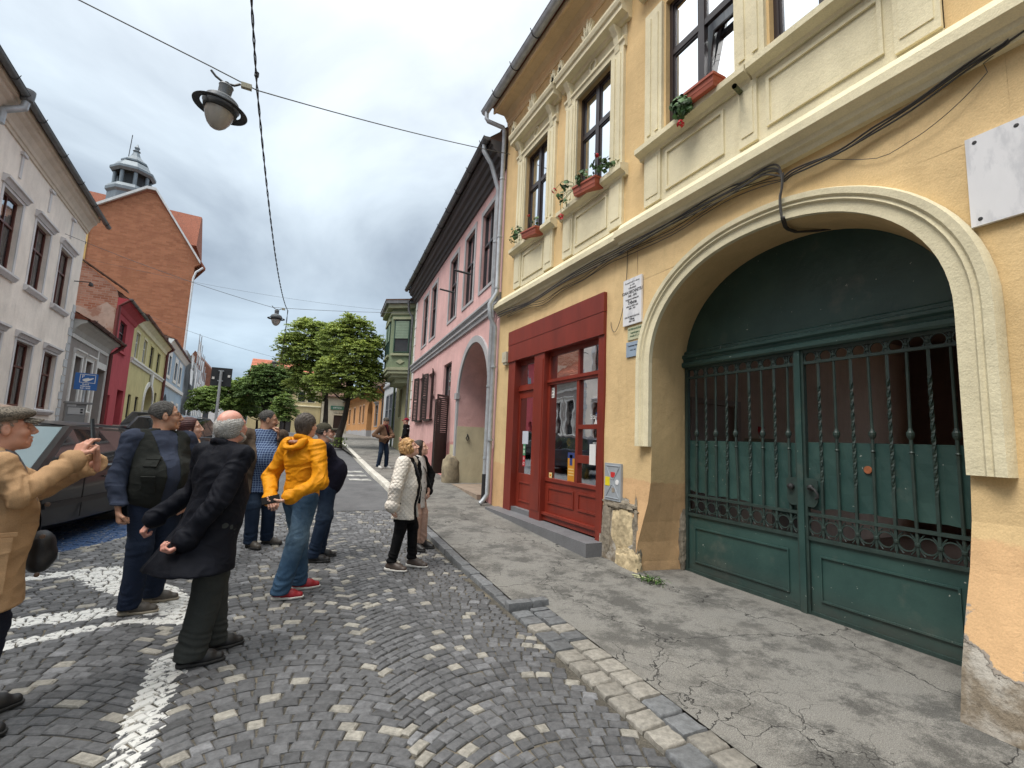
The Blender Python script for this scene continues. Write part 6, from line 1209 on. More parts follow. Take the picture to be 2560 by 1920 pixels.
fc = root('house', 'low cream house glimpsed between the far trees', 'house', (-6, 120, 1)); FQ = Fr((-13, 118), (1, 0), -1); shell(FQ, fc, 0, 14, 1, 6.5, CRF, holes=[(a, a + 1.2, 3, 5, .1) for a in (2, 5, 8, 11)]); [window(FQ, fc, a, a + 1.2, 3, 5, DARKWOOD, .08, WHITE, .15) for a in (2, 5, 8, 11)]; tiled_roof(FQ, fc, 0, 14, 6.5, 10, .4, 5, TILE)
# buildings that close the view outside the frame, so that panes have a street to mirror
ob = root('house', 'plain grey plastered house opposite the gate, behind the photographer', 'house', (-9, -4, 0)); FX = Fr((-8.2, -22), (.05, 1), -1); U = [(2.0 + 2.6 * k, 3.1 + 2.6 * k) for k in range(9)]
shell(FX, ob, 0, 24.5, -.5, 8.6, plaster('opposite plaster', (.42, .38, .33), dirt=(.3, .27, .24)), holes=[(a, b, 1.4, 3.2, .15) for a, b in U] + [(a, b, 5.2, 7.1, .15) for a, b in U])
for a, b in U:
    for z0, z1 in ((1.4, 3.2), (5.2, 7.1)): window(FX, ob, a, b, z0, z1, FRAME, .1, TRIM, .12)
tiled_roof(FX, ob, 0, 24.5, 8.6, 12, .5, 5, TILE)
# ---------------------------------------------------------------- hanging lamps and span wires
WIRE = mat('span wire', (0.06, 0.065, 0.07), .5); LAMPM = mat('lamp grey enamel', (0.13, 0.14, 0.15), .45, .2, 8, metal=.2); LAMPD = mat('lamp dark enamel', (0.022, 0.024, 0.026), .5)
GLOBE = mat('frosted lamp bowl', (0.42, 0.40, 0.37), .25, .12, 4, spec=.6)
def sag(a, b, s=.0, n=14): a = Vector(a); b = Vector(b); return [a.lerp(b, i / n) - Vector((0, 0, s * 4 * (i / n) * (1 - i / n))) for i in range(n + 1)]
def wire(name, pts, r, label, par=None):
    m = MB(); m.tube(pts, r, 5); o = m.build(name, WIRE, par, smooth=True)
    if label: tag(o, label, 'cable')
    return o
def street_lamp(c, k, label, tilt=(0, 0)):
    """bowl lamp with a wide ring brim under a stubby neck; c is the top of its neck"""
    c = Vector(c); r = root('street_lamp', label, 'street lamp', c, 'lamps hanging over the street')
    R_ = Matrix.Rotation(tilt[0], 3, 'X') @ Matrix.Rotation(tilt[1], 3, 'Y')
    def part(name, prof, m_, sm=True): q = MB(); q.lathe([(a * k, z * k) for a, z in prof], c, 36, R=R_); return q.build(name, m_, r, smooth=sm)
    part('neck', [(0, 0), (.085, 0), (.092, -.015), (.085, -.03), (.080, -.15), (.10, -.17)], LAMPM)
    part('hood', [(.10, -.165), (.17, -.20), (.20, -.225), (.205, -.26), (.225, -.275), (.228, -.31), (.215, -.335), (.205, -.37), (.19, -.38), (.18, -.37)], LAMPM)
    part('hood_rim', [(.206, -.325), (.212, -.35), (.20, -.39), (.185, -.40), (.18, -.385)], LAMPD)
    part('bowl', [(.178, -.385), (.172, -.45), (.15, -.52), (.115, -.585), (.07, -.63), (.03, -.65), (0, -.655)], GLOBE)
    q = MB(); P_ = [(.245, -.338), (.33, -.362), (.335, -.352), (.25, -.326), (.245, -.338)]; q.lathe([(a * k, z * k) for a, z in P_], c, 40, R=R_); q.build('ring_brim', LAMPD, r, smooth=True)
    q = MB()
    for a in range(4): 
        t = math.pi / 4 + a * math.pi / 2; q = MB(); q.tube([c + R_ @ Vector((.2 * k * math.cos(t), .2 * k * math.sin(t), -.30 * k)), c + R_ @ Vector((.26 * k * math.cos(t), .26 * k * math.sin(t), -.34 * k))], .012 * k, 5); q.build('brim_stay', LAMPD, r)
    q = MB(); q.tube([c, c + Vector((0, 0, .05 * k))], .03 * k, 8); q.tube([c + Vector((-.20 * k, .02, .17 * k)), c + Vector((-.14 * k, .01, .10 * k)), c + Vector((-.03 * k, 0, .03 * k)), c + Vector((.09 * k, 0, .04 * k)), c + Vector((.16 * k, 0, .09 * k))], .016 * k, 6); q.build('hanger', LAMPD, r)
    q = MB(); q.box((c.x + .17 * k, c.y - .03, c.z + .05 * k), (c.x + .30 * k, c.y + .03, c.z + .12 * k)); q.build('junction_box', mat('cream plastic', (.35, .33, .24), .6), r)
    return r
street_lamp((-1.14, 7.5, 6.50), 1.04, 'large grey bowl lamp hanging nearest, high over the cobbles', (.05, .12))
street_lamp((-.57, 21.5, 6.56), 1.0, 'second grey bowl lamp on the span wires, left of the big tree')
street_lamp((-.80, 39, 6.95), 1.0, 'farthest grey bowl lamp in front of the red gable')
wire('span_wire', sag((-1.97 - 6.2, 7.5, 8.2), (-1.36, 7.5, 6.72), -.0) + sag((-1.36, 7.5, 6.72), (-.76, 7.5, 6.58), .0, 3)[1:] + sag((-.76, 7.5, 6.58), (4.15, 9.2, 8.1), .06), .009, 'span wire carrying the nearest lamp across the street')
wire('span_wire', sag((-8.0, 21.5, 8.4), (-.75, 21.5, 6.66), .15) + sag((-.75, 21.5, 6.66), (4.9, 21.6, 7.35), .05)[1:], .009, 'span wire carrying the second lamp, fixed to the pink house')
wire('span_wire', sag((-9.3, 39, 9.2), (-.9, 39, 7.05), .2) + sag((-.9, 39, 7.05), (6.5, 39, 7.4), .2)[1:], .009, 'span wire carrying the farthest lamp')
wire('span_wire', sag((-9.0, 24, 8.3), (5.1, 24, 8.0), .35), .005, 'thin span wire above the big tree, behind the second lamp')
# the twisted feeder running up the street from lamp to lamp
feed = root('feeder_cable', 'twisted feeder cable running up the street from lamp to lamp', 'cable', (-.76, 7.5, 6.6))
def twist(pts, r=.011, nm='strand'):
    for ph in (0, math.pi):
        m = MB(); P_ = []
        for i, p in enumerate(pts): 
            for t in range(1): P_.append(Vector(p) + Vector((r * math.cos(ph + i * 1.3), 0, r * math.sin(ph + i * 1.3))))
        m.tube(P_, r * .8, 5); m.build(nm, mat('black cable', (.014, .014, .016), .6), feed, smooth=True)
twist(sag((-.72, -2.5, 7.55), (-.76, 7.5, 6.60), .32, 70)); twist(sag((-.76, 7.5, 6.60), (-.17, 21.5, 6.62), .55, 90)); twist(sag((-.17, 21.5, 6.62), (-.4, 39, 7.0), .9, 40), .013)
m = MB(); m.lathe([(0, -.05), (.03, -.03), (.03, .03), (0, .05)], (-.75, 7.15, 6.58), 8); m.build('clamp', IRON, feed)
# ---------------------------------------------------------------- trees
BARK = mat('dark bark', (0.045, 0.036, 0.028), .95, .45, 8, bump=1.0, bscale=22, stretch=(1, 1, .3))
def leafmat(name, c):
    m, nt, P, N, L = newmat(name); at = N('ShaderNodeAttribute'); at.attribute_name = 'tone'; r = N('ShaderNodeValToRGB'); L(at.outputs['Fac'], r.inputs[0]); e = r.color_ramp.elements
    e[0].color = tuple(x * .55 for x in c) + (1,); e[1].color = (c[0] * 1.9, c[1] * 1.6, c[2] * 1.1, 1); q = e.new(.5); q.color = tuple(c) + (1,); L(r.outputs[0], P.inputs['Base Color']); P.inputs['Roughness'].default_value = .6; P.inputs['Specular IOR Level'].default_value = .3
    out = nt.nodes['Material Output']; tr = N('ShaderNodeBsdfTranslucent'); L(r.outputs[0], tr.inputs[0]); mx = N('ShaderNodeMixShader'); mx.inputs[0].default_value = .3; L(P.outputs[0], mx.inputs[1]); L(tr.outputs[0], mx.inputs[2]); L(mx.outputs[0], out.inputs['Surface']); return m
LEAFA = leafmat('maple leaf', (0.26, 0.34, 0.09)); LEAFB = leafmat('lime leaf', (0.18, 0.27, 0.08)); LEAFC = leafmat('deep leaf', (0.11, 0.18, 0.055))
def tree(label, base, trunk, clumps, n, size, leaf, seed, r0=.2, group='trees further up the street'):
    """trunk: list of points; clumps: (centre, radii); every clump gets its own limb and drooping sprays of leaves"""
    rnd = np.random.default_rng(seed); r = root('tree', label, 'tree', base, group); T = MB(); k = len(trunk)
    T.tube(trunk, [r0 * (1.25 if i == 0 else 1 - .55 * i / (k - 1)) for i in range(k)], 10)
    fork = Vector(trunk[-1])
    for c, rad in clumps:
        c = Vector(c); s = Vector(trunk[-1 if random.random() < .7 else -2]); mid = s.lerp(c, .5) + Vector((random.uniform(-.15, .15), random.uniform(-.15, .15), -.15)); T.tube([s, mid, c], [r0 * .42, r0 * .26, r0 * .08], 6)
        for j in range(4): d = Vector((random.uniform(-1, 1), random.uniform(-1, 1), random.uniform(-.3, 1))).normalized(); T.tube([mid.lerp(c, .5), c + Vector((d.x * rad[0], d.y * rad[1], d.z * rad[2])) * .75], [r0 * .12, r0 * .03], 4)
    T.build('trunk', BARK, r, smooth=True)
    V = []; tot = sum(a[0] * a[1] * a[2] for _, a in clumps) ; tone = []
    for c, rad in clumps:
        m_ = int(n * rad[0] * rad[1] * rad[2] / tot); ns = max(6, m_ // 26)
        d = rnd.normal(size=(ns, 3)); d /= np.linalg.norm(d, axis=1)[:, None]; d[:, 2] = np.where(d[:, 2] < -.55, -d[:, 2], d[:, 2])
        sp = np.array(c) + d * np.array(rad) * rnd.uniform(.62, 1.05, (ns, 1))      # spray centres near the clump's skin
        out = d * np.array([1, 1, .25]); out /= np.linalg.norm(out, axis=1)[:, None] + 1e-6
        idx = np.repeat(np.arange(ns), 26); t = rnd.uniform(-1, 1, len(idx)); L_ = size * 3.8
        side = np.cross(out, [0, 0, 1.0]); p = sp[idx] + out[idx] * (t * L_)[:, None] + side[idx] * (rnd.normal(0, .5, len(idx)) * L_ * .6)[:, None]; p[:, 2] += -np.abs(t + .4) * L_ * .35 + rnd.normal(0, .25, len(idx)) * size
        nr = rnd.normal(size=(len(idx), 3)) * .55 + np.array([0, 0, 1.0]) + out[idx] * .5; nr /= np.linalg.norm(nr, axis=1)[:, None]
        u = np.cross(nr, out[idx] + rnd.normal(0, .4, (len(idx), 3))); u /= np.linalg.norm(u, axis=1)[:, None] + 1e-6; w = np.cross(nr, u); s_ = size * rnd.uniform(.6, 1.25, (len(idx), 1))
        dr = -.35 * s_ * np.array([0, 0, 1.0])
        q = np.stack([p - w * s_, p + u * s_ * .62 + dr * .3, p + w * s_ + dr, p - u * s_ * .62 + dr * .3], 1); V.append(q.reshape(-1, 3))
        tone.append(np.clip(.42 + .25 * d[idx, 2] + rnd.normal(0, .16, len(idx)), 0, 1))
    V = np.concatenate(V); tn = np.concatenate(tone); nf = len(V) // 4; me = bpy.data.meshes.new('crown'); me.vertices.add(len(V)); me.vertices.foreach_set('co', V.ravel()); me.loops.add(nf * 4); me.loops.foreach_set('vertex_index', np.arange(nf * 4)); me.polygons.add(nf); me.polygons.foreach_set('loop_start', np.arange(nf) * 4); me.polygons.foreach_set('loop_total', np.full(nf, 4)); me.update(); me.validate()
    A = me.attributes.new('tone', 'FLOAT', 'FACE'); A.data.foreach_set('value', tn.astype(np.float32)); me.materials.append(leaf); o = bpy.data.objects.new('crown', me); COL.objects.link(o); attach(o, r); return r
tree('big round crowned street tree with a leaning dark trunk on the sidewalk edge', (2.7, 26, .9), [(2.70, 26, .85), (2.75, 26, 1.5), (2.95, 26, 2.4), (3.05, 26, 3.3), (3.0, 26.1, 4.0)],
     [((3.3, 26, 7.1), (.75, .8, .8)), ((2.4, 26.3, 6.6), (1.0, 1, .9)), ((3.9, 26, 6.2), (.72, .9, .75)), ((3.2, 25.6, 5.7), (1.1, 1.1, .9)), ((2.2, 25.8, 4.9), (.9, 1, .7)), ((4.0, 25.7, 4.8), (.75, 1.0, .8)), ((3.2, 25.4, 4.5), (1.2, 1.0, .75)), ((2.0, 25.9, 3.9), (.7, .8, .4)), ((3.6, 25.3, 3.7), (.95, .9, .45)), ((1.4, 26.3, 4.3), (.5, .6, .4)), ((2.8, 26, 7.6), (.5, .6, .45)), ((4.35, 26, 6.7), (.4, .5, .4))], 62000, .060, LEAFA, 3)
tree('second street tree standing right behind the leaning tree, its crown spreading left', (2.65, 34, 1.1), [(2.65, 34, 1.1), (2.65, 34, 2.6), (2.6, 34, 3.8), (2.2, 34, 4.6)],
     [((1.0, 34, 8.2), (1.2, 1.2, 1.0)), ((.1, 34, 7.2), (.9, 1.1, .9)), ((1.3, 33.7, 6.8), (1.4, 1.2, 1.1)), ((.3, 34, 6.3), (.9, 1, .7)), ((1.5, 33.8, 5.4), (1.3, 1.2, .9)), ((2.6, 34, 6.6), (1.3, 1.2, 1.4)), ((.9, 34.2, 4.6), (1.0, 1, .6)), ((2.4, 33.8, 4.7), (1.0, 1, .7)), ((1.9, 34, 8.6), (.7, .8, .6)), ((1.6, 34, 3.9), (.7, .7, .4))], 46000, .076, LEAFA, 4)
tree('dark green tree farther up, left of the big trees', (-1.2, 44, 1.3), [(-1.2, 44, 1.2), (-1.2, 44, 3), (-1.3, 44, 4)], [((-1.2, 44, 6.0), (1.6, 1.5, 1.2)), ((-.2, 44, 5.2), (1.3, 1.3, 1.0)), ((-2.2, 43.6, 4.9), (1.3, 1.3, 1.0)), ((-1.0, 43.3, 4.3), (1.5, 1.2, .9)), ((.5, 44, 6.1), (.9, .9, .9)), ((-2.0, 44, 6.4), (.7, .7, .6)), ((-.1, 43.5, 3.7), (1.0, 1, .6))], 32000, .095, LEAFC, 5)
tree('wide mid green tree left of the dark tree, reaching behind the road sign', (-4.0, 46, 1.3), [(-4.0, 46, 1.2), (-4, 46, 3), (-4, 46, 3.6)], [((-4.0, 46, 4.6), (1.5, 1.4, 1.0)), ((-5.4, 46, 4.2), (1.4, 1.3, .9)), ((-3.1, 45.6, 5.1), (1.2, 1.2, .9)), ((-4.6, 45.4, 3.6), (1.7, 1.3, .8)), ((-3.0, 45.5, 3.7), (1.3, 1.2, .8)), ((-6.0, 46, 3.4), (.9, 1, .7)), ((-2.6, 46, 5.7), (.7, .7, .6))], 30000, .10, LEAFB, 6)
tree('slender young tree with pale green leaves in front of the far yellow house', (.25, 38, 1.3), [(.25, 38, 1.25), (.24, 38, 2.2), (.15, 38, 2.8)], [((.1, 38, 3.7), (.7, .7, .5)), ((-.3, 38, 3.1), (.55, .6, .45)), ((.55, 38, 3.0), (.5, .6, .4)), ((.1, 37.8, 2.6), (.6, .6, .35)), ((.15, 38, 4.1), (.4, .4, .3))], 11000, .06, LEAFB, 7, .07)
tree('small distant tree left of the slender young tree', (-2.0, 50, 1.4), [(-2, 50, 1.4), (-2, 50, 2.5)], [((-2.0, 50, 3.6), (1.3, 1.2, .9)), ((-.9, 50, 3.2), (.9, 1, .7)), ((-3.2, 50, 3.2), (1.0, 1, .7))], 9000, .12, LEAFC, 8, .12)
q = MB(); rs = random.Random(2)
for k in range(260):
    c = Vector((2.75 + rs.gauss(0, .16), 26 + rs.gauss(0, .2), .95 + rs.uniform(0, .45) )); d = Vector((rs.gauss(0, 1), rs.gauss(0, 1), rs.gauss(0, .7))).normalized() * .06; w = d.cross(Vector((rs.random(), 1, rs.random()))).normalized() * .03; q.col = rs.random(); q.poly([c - d, c + w, c + d, c - w])
o = q.build('suckers', LEAFB, None, kind='stuff'); tag(o, 'low leafy suckers sprouting round the foot of the leaning tree', 'plant')
# ---------------------------------------------------------------- signs and pay machine
sg = root('road_sign', 'back of a square road sign on a grey pole above the heads', 'road sign', (-1.28, 12, gz(12))); m = MB(); m.box((-1.455, 11.98, 2.52), (-1.065, 12.0, 2.92)); m.build('sign_plate', mat('sign back', (.018, .02, .024), .6), sg)
m = MB(); m.tube([(-1.27, 11.95, gz(12)), (-1.27, 11.95, 2.86)], .028, 10); m.build('pole', ZINC, sg)
for x, z in ((-1.43, 2.66), (-1.14, 2.72)): m = MB(); m.box((x, 11.965, z), (x + .045, 11.979, z + .05)); m.build('sticker', WHITE, sg)
for z in (2.62, 2.84): m = MB(); m.box((-1.32, 11.93, z), (-1.22, 11.978, z + .02)); m.build('clamp', ZINC, sg)
BLUES = mat('parking sign blue', (.02, .11, .34), .5); FS = Fr((-5.5, 15), (-.0765, .997), -1)
def FSP(s, z, o): return FS.P(s, z, o)
ps = root('parking_sign', 'blue parking sign with a hand and coin over the pay machine', 'parking sign', FS.P(4.2, .9, 0)); DX = Vector((.9, .45, 0)).normalized(); c0 = Vector((-5.78, 18.9, 0))
def spq(u, z, o=0): return c0 + DX * u + Vector((0, 0, z)) + Vector((.45, -.9, 0)).normalized() * o
def sbox(m, u0, u1, z0, z1, o0, o1): m.hexa([spq(u0, z0, o0), spq(u1, z0, o0), spq(u1, z0, o1), spq(u0, z0, o1), spq(u0, z1, o0), spq(u1, z1, o0), spq(u1, z1, o1), spq(u0, z1, o1)])
m = MB(); sbox(m, -.05, .50, 2.62, 3.14, 0, .02); pl_ = m.build('sign_plate', BLUES, ps); 
for e in ((.06, .44, 3.09, 3.105), (.06, .44, 2.84, 2.855), (.06, .075, 2.84, 3.105), (.425, .44, 2.84, 3.105)): m = MB(); sbox(m, *e, .02, .024); m.build('border', WHITE, ps)
FSG = Fr((c0.x, c0.y), (DX.x, DX.y), -1)
for t, a, z, sz in (('P', .14, 3.03, .12), ('PLATĂ', .22, 2.79, .055), ('PARCARE', .22, 2.73, .055), ('8:00 - 20:00', .22, 2.67, .05)): text(t, FSG, a, z, .022, sz, WINK, ps, bold=.002)
m = MB(); m.prism([spq(u, z, .02) for u, z in ((.14, 2.90), (.22, 2.87), (.32, 2.93), (.40, 2.99), (.38, 3.01), (.30, 2.98), (.26, 3.0), (.18, 2.97), (.13, 2.94))], Vector((.45, -.9, 0)).normalized() * .004); m.build('hand_symbol', WHITE, ps)
m = MB(); m.tube([spq(.22, gz(19), -.02), spq(.22, 3.1, -.02)], .03, 8); m.build('pole', ZINC, ps)
pm = root('pay_machine', 'grey parking pay machine under the blue sign', 'pay machine', (-5.5, 18.6, 1)); MG = mat('pay machine grey', (.20, .20, .20), .55, .1, 4)
c0 = Vector((-5.85, 18.65, 0)); m = MB(); sbox(m, 0, .46, .6, 2.17, -.3, 0); m.build('cabinet', MG, pm); m = MB(); sbox(m, -.03, .60, 2.17, 2.23, -.33, .04); m.build('roof', MG, pm); m = MB(); sbox(m, .05, .42, 1.85, 2.05, 0, .012); m.build('panel', mat('pale panel', (.4, .4, .4), .5), pm); m = MB(); sbox(m, .02, .22, 2.08, 2.16, 0, .01); m.build('label_plate', mat('pale panel', (.4, .4, .4), .5), pm)
for z in (1.97, 1.89): m = MB(); sbox(m, .33, .39, z, z + .05, .012, .02); m.build('button', IRON, pm)
# ---------------------------------------------------------------- parked cars
def carpaint(name, c): return mat(name, c, .3, .05, 2, coat=.35, spec=.35)
TYRE = mat('tyre rubber', (.015, .015, .016), .85); CGL = mat('dark car glass', (.012, .015, .017), .04, 0, 1, spec=1.0); CTRIM = mat('black plastic trim', (.012, .012, .013), .5)
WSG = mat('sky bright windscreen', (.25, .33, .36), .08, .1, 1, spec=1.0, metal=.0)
def car(label, pos, ang, paint, L_=4.25, W_=1.75, H_=1.47, wsg=None, group=None):
    """hatchback: y forward in its own frame; body lofted from cross-sections, glass inset, wheels with rims"""
    r = root('parked_car', label, 'car', pos, group); M = Matrix.Translation(pos) @ Matrix.Rotation(ang, 4, 'Z')
    T = lambda x, y, z: tuple(M @ Vector((x, y, z)))
    # stations along y: (y, floor z, waist z, halfwidth at sill, at waist)
    ST = [(-L_ / 2, .42, .70, .62, .66), (-L_ / 2 + .05, .30, .86, .74, .76), (-L_ * .43, .24, .95, .82, .83), (-L_ * .3, .22, .98, .855, .865), (-L_ * .1, .2, .97, .865, .875), (L_ * .12, .2, .955, .865, .875), (L_ * .25, .22, .94, .86, .865), (L_ * .33, .23, .90, .845, .84), (L_ * .42, .25, .80, .79, .76), (L_ * .475, .28, .70, .70, .66), (L_ / 2, .36, .58, .56, .52)]
    m = MB(); rings = []
    for y, zf, zw, hs, hw in ST:
        k = W_ / 1.75; hs *= k; hw *= k; zm = (zf + zw) * .5
        half = [(0, zf), (hs * .8, zf), (hs * .97, zf + .08), (hs, zm - .1), (hs * 1.01, zm + .02), (hw, zw - .10), (hw * .975, zw - .03), (hw * .90, zw), (0, zw + .03)]
        rings.append([(x, y, z) for x, z in half] + [(-x, y, z) for x, z in reversed(half[1:-1])])
    n = len(rings[0]); V = [T(*p) for rg in rings for p in rg]; F = [(i * n + j, i * n + (j + 1) % n, (i + 1) * n + (j + 1) % n, (i + 1) * n + j) for i in range(len(rings) - 1) for j in range(n)] + [tuple(range(n)), tuple(reversed(range((len(rings) - 1) * n, len(rings) * n)))]
    m.faces(V, F); body = m.build('body', paint, r, smooth=True)
    yb, yr0, yr1, yf = -L_ * .44, -L_ * .36, L_ * .06, L_ * .26; wb = .80 * W_ / 1.75; wr = .60 * W_ / 1.75; zw = .95; zr = H_
    P8 = [(-wb, yb, zw), (wb, yb, zw), (wb * 1.02, yf, zw - .03), (-wb * 1.02, yf, zw - .03), (-wr, yr0, zr - .05), (wr, yr0, zr - .05), (wr, yr1, zr), (-wr, yr1, zr)]
    A = [Vector(p) for p in P8]
    def L3(a, b, t): return A[a].lerp(A[b], t)
    m = MB(); q = [T(*(L3(4, 5, .0))), T(*(L3(4, 5, 1.))), T(*(A[6])), T(*(A[7]))]
    roofp = []; nx, ny = 6, 8
    for j in range(ny + 1):
        for i in range(nx + 1):
            u, v = i / nx, j / ny; a = A[4].lerp(A[5], u); b = A[7].lerp(A[6], u); p = a.lerp(b, v); p.z += .035 * (1 - (2 * u - 1) ** 2) + .05 * (1 - (2 * v - 1) ** 2); p.x *= 1.0; roofp.append(T(*p))
    m.faces(roofp, [(j * (nx + 1) + i, j * (nx + 1) + i + 1, (j + 1) * (nx + 1) + i + 1, (j + 1) * (nx + 1) + i) for j in range(ny) for i in range(nx)])
    m.build('roof', paint, r, smooth=True)
    def panel(name, a, b, c, d, m_, ins=.0, t=.012):
        nrm = (b - a).cross(d - a).normalized(); 
        if nrm.dot((a + c) / 2 - Vector((0, 0, 1.0))) < 0: nrm = -nrm
        m = MB(); P_ = [a, b, c, d]; m.hexa([T(*(p - nrm * t)) for p in P_] + [T(*(p)) for p in P_]); return m.build(name, m_, r)
    def inset(P_, e): c = sum(P_, Vector((0, 0, 0))) / len(P_); return [p.lerp(c, e) for p in P_]
    for nm, ids in (('windscreen', (3, 2, 6, 7)), ('rear_window', (0, 1, 5, 4))):
        P_ = [A[i] for i in ids]; panel('pillar_frame', *P_, paint, t=.03); n_ = (P_[1] - P_[0]).cross(P_[3] - P_[0]).normalized(); n_ = n_ if n_.dot(P_[0] - Vector((0, 0, 1))) > 0 else -n_; g = inset(P_, .10); panel(nm, *[p + n_ * .008 for p in g], (wsg or CGL) if nm == 'windscreen' else CGL)
    for sd in (-1, 1):
        P_ = [Vector((sd * abs(p.x), p.y, p.z)) for p in (A[1], A[2], A[6], A[5])]; panel('pillar_frame', *P_, paint, t=.03)
        n_ = Vector((sd, 0, .45)).normalized(); ysp = [(0.07, .35), (.375, .65), (.675, .95)]
        for a, b in ysp:
            lo = lambda t: P_[0].lerp(P_[1], t); hi = lambda t: P_[3].lerp(P_[2], t); g = [lo(a).lerp(hi(a), .05), lo(b).lerp(hi(b), .05), lo(b).lerp(hi(b), .93), lo(a).lerp(hi(a), .93)]; panel('side_window', *[p + n_ * .006 for p in g], CGL)
        hw = .875 * W_ / 1.75
        for ya in (-L_ * .17, L_ * .07, L_ * .24):
            q = MB(); q.tube([T(sd * (hw + .001), ya, z) for z in (.32, .5, .7, .88)], .006, 4); q.build('door_seam', CTRIM, body)
        q = MB(); q.hexa([T(sd * (hw - .01), y, z) for y, z in ((-L_ * .3, .50), (L_ * .23, .50))] + [T(sd * (hw + .018), y, z) for y, z in ((L_ * .23, .50), (-L_ * .3, .50))] + [T(sd * (hw - .01), y, z) for y, z in ((-L_ * .3, .56), (L_ * .23, .56))] + [T(sd * (hw + .018), y, z) for y, z in ((L_ * .23, .56), (-L_ * .3, .56))]); q.build('side_moulding', CTRIM, body)
        for y in (-L_ * .02, L_ * -.21): q = MB(); q.tube([T(sd * (hw + .01), y, .80), T(sd * (hw + .03), y - .03, .80), T(sd * (hw + .03), y - .14, .80), T(sd * (hw + .01), y - .17, .80)], .012, 6); q.build('door_handle', paint, body)
        q = MB(); q.lathe([(0, 0), (.085, .02), (.10, .09), (.075, .15), (0, .17)], T(sd * (hw + .10), L_ * .2, 1.0), 12, R=Matrix.Rotation(ang, 3, 'Z') @ Matrix.Rotation(sd * math.pi / 2, 3, 'Y')); q.build('mirror', paint, r, smooth=True)
        q = MB(); q.lathe([(0, .03), (.09, .0), (.10, -.03)], T(sd * .62, L_ * .455, .68), 14, R=Matrix.Rotation(ang, 3, 'Z') @ Matrix.Rotation(-math.pi / 2, 3, 'X')); q.build('headlight', mat('lamp glass', (.5, .5, .52), .1, spec=1), r, smooth=True)
        q = MB(); q.hexa([T(sd * .5, -L_ / 2 + .03, .66), T(sd * .76, -L_ / 2 + .06, .66), T(sd * .76, -L_ / 2 + .12, .66), T(sd * .5, -L_ / 2 + .1, .66), T(sd * .5, -L_ / 2 + .03, .84), T(sd * .76, -L_ / 2 + .06, .84), T(sd * .76, -L_ / 2 + .12, .84), T(sd * .5, -L_ / 2 + .1, .84)]); q.build('tail_light', mat('tail red', (.3, .01, .01), .2), r)
        for y in (-L_ * .31, L_ * .315):
            R_ = Matrix.Rotation(ang, 3, 'Z') @ Matrix.Rotation(math.pi / 2, 3, 'Y'); c = T(sd * (hw - .10), y, .31)
            q = MB(); q.lathe([(.36, -.11), (.375, -.105), (.375, .105), (.36, .11)], c, 28, R=R_); q.build('wheel_arch', CTRIM, r, smooth=True)
            q = MB(); q.lathe([(.20, -.10), (.29, -.105), (.31, -.08), (.31, .08), (.29, .118), (.20, .112), (.19, .08)], c, 28, R=R_); tw = q.build('wheel', TYRE, r, smooth=True)
            q = MB(); q.lathe([(.0, .10 * sd), (.05, .11 * sd), (.06, .08 * sd), (.17, .10 * sd), (.20, .12 * sd), (.205, .10 * sd)], c, 28, R=R_); q.build('rim', ZINC, tw, smooth=True)
    return r
BLK = carpaint('charcoal car paint', (.012, .012, .013)); NAVY = carpaint('navy car paint', (.015, .02, .035))
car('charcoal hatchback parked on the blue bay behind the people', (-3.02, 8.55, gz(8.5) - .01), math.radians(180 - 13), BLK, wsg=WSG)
car('black car parked beyond the charcoal hatchback near the beige house', (-5.2, 9.9, gz(9.9) + .05), math.radians(180 - 4), carpaint('black car paint', (.012, .012, .013)), L_=4.5)
car('dark blue estate car parked further up the street behind the heads', (-2.6, 17.0, gz(17)), math.radians(-8), NAVY, L_=4.5, H_=1.50)
car('distant dark car glimpsed between the heads on the left', (-4.4, 24.0, gz(24)), math.radians(-5), carpaint('grey car paint', (.05, .05, .055)), L_=4.3)
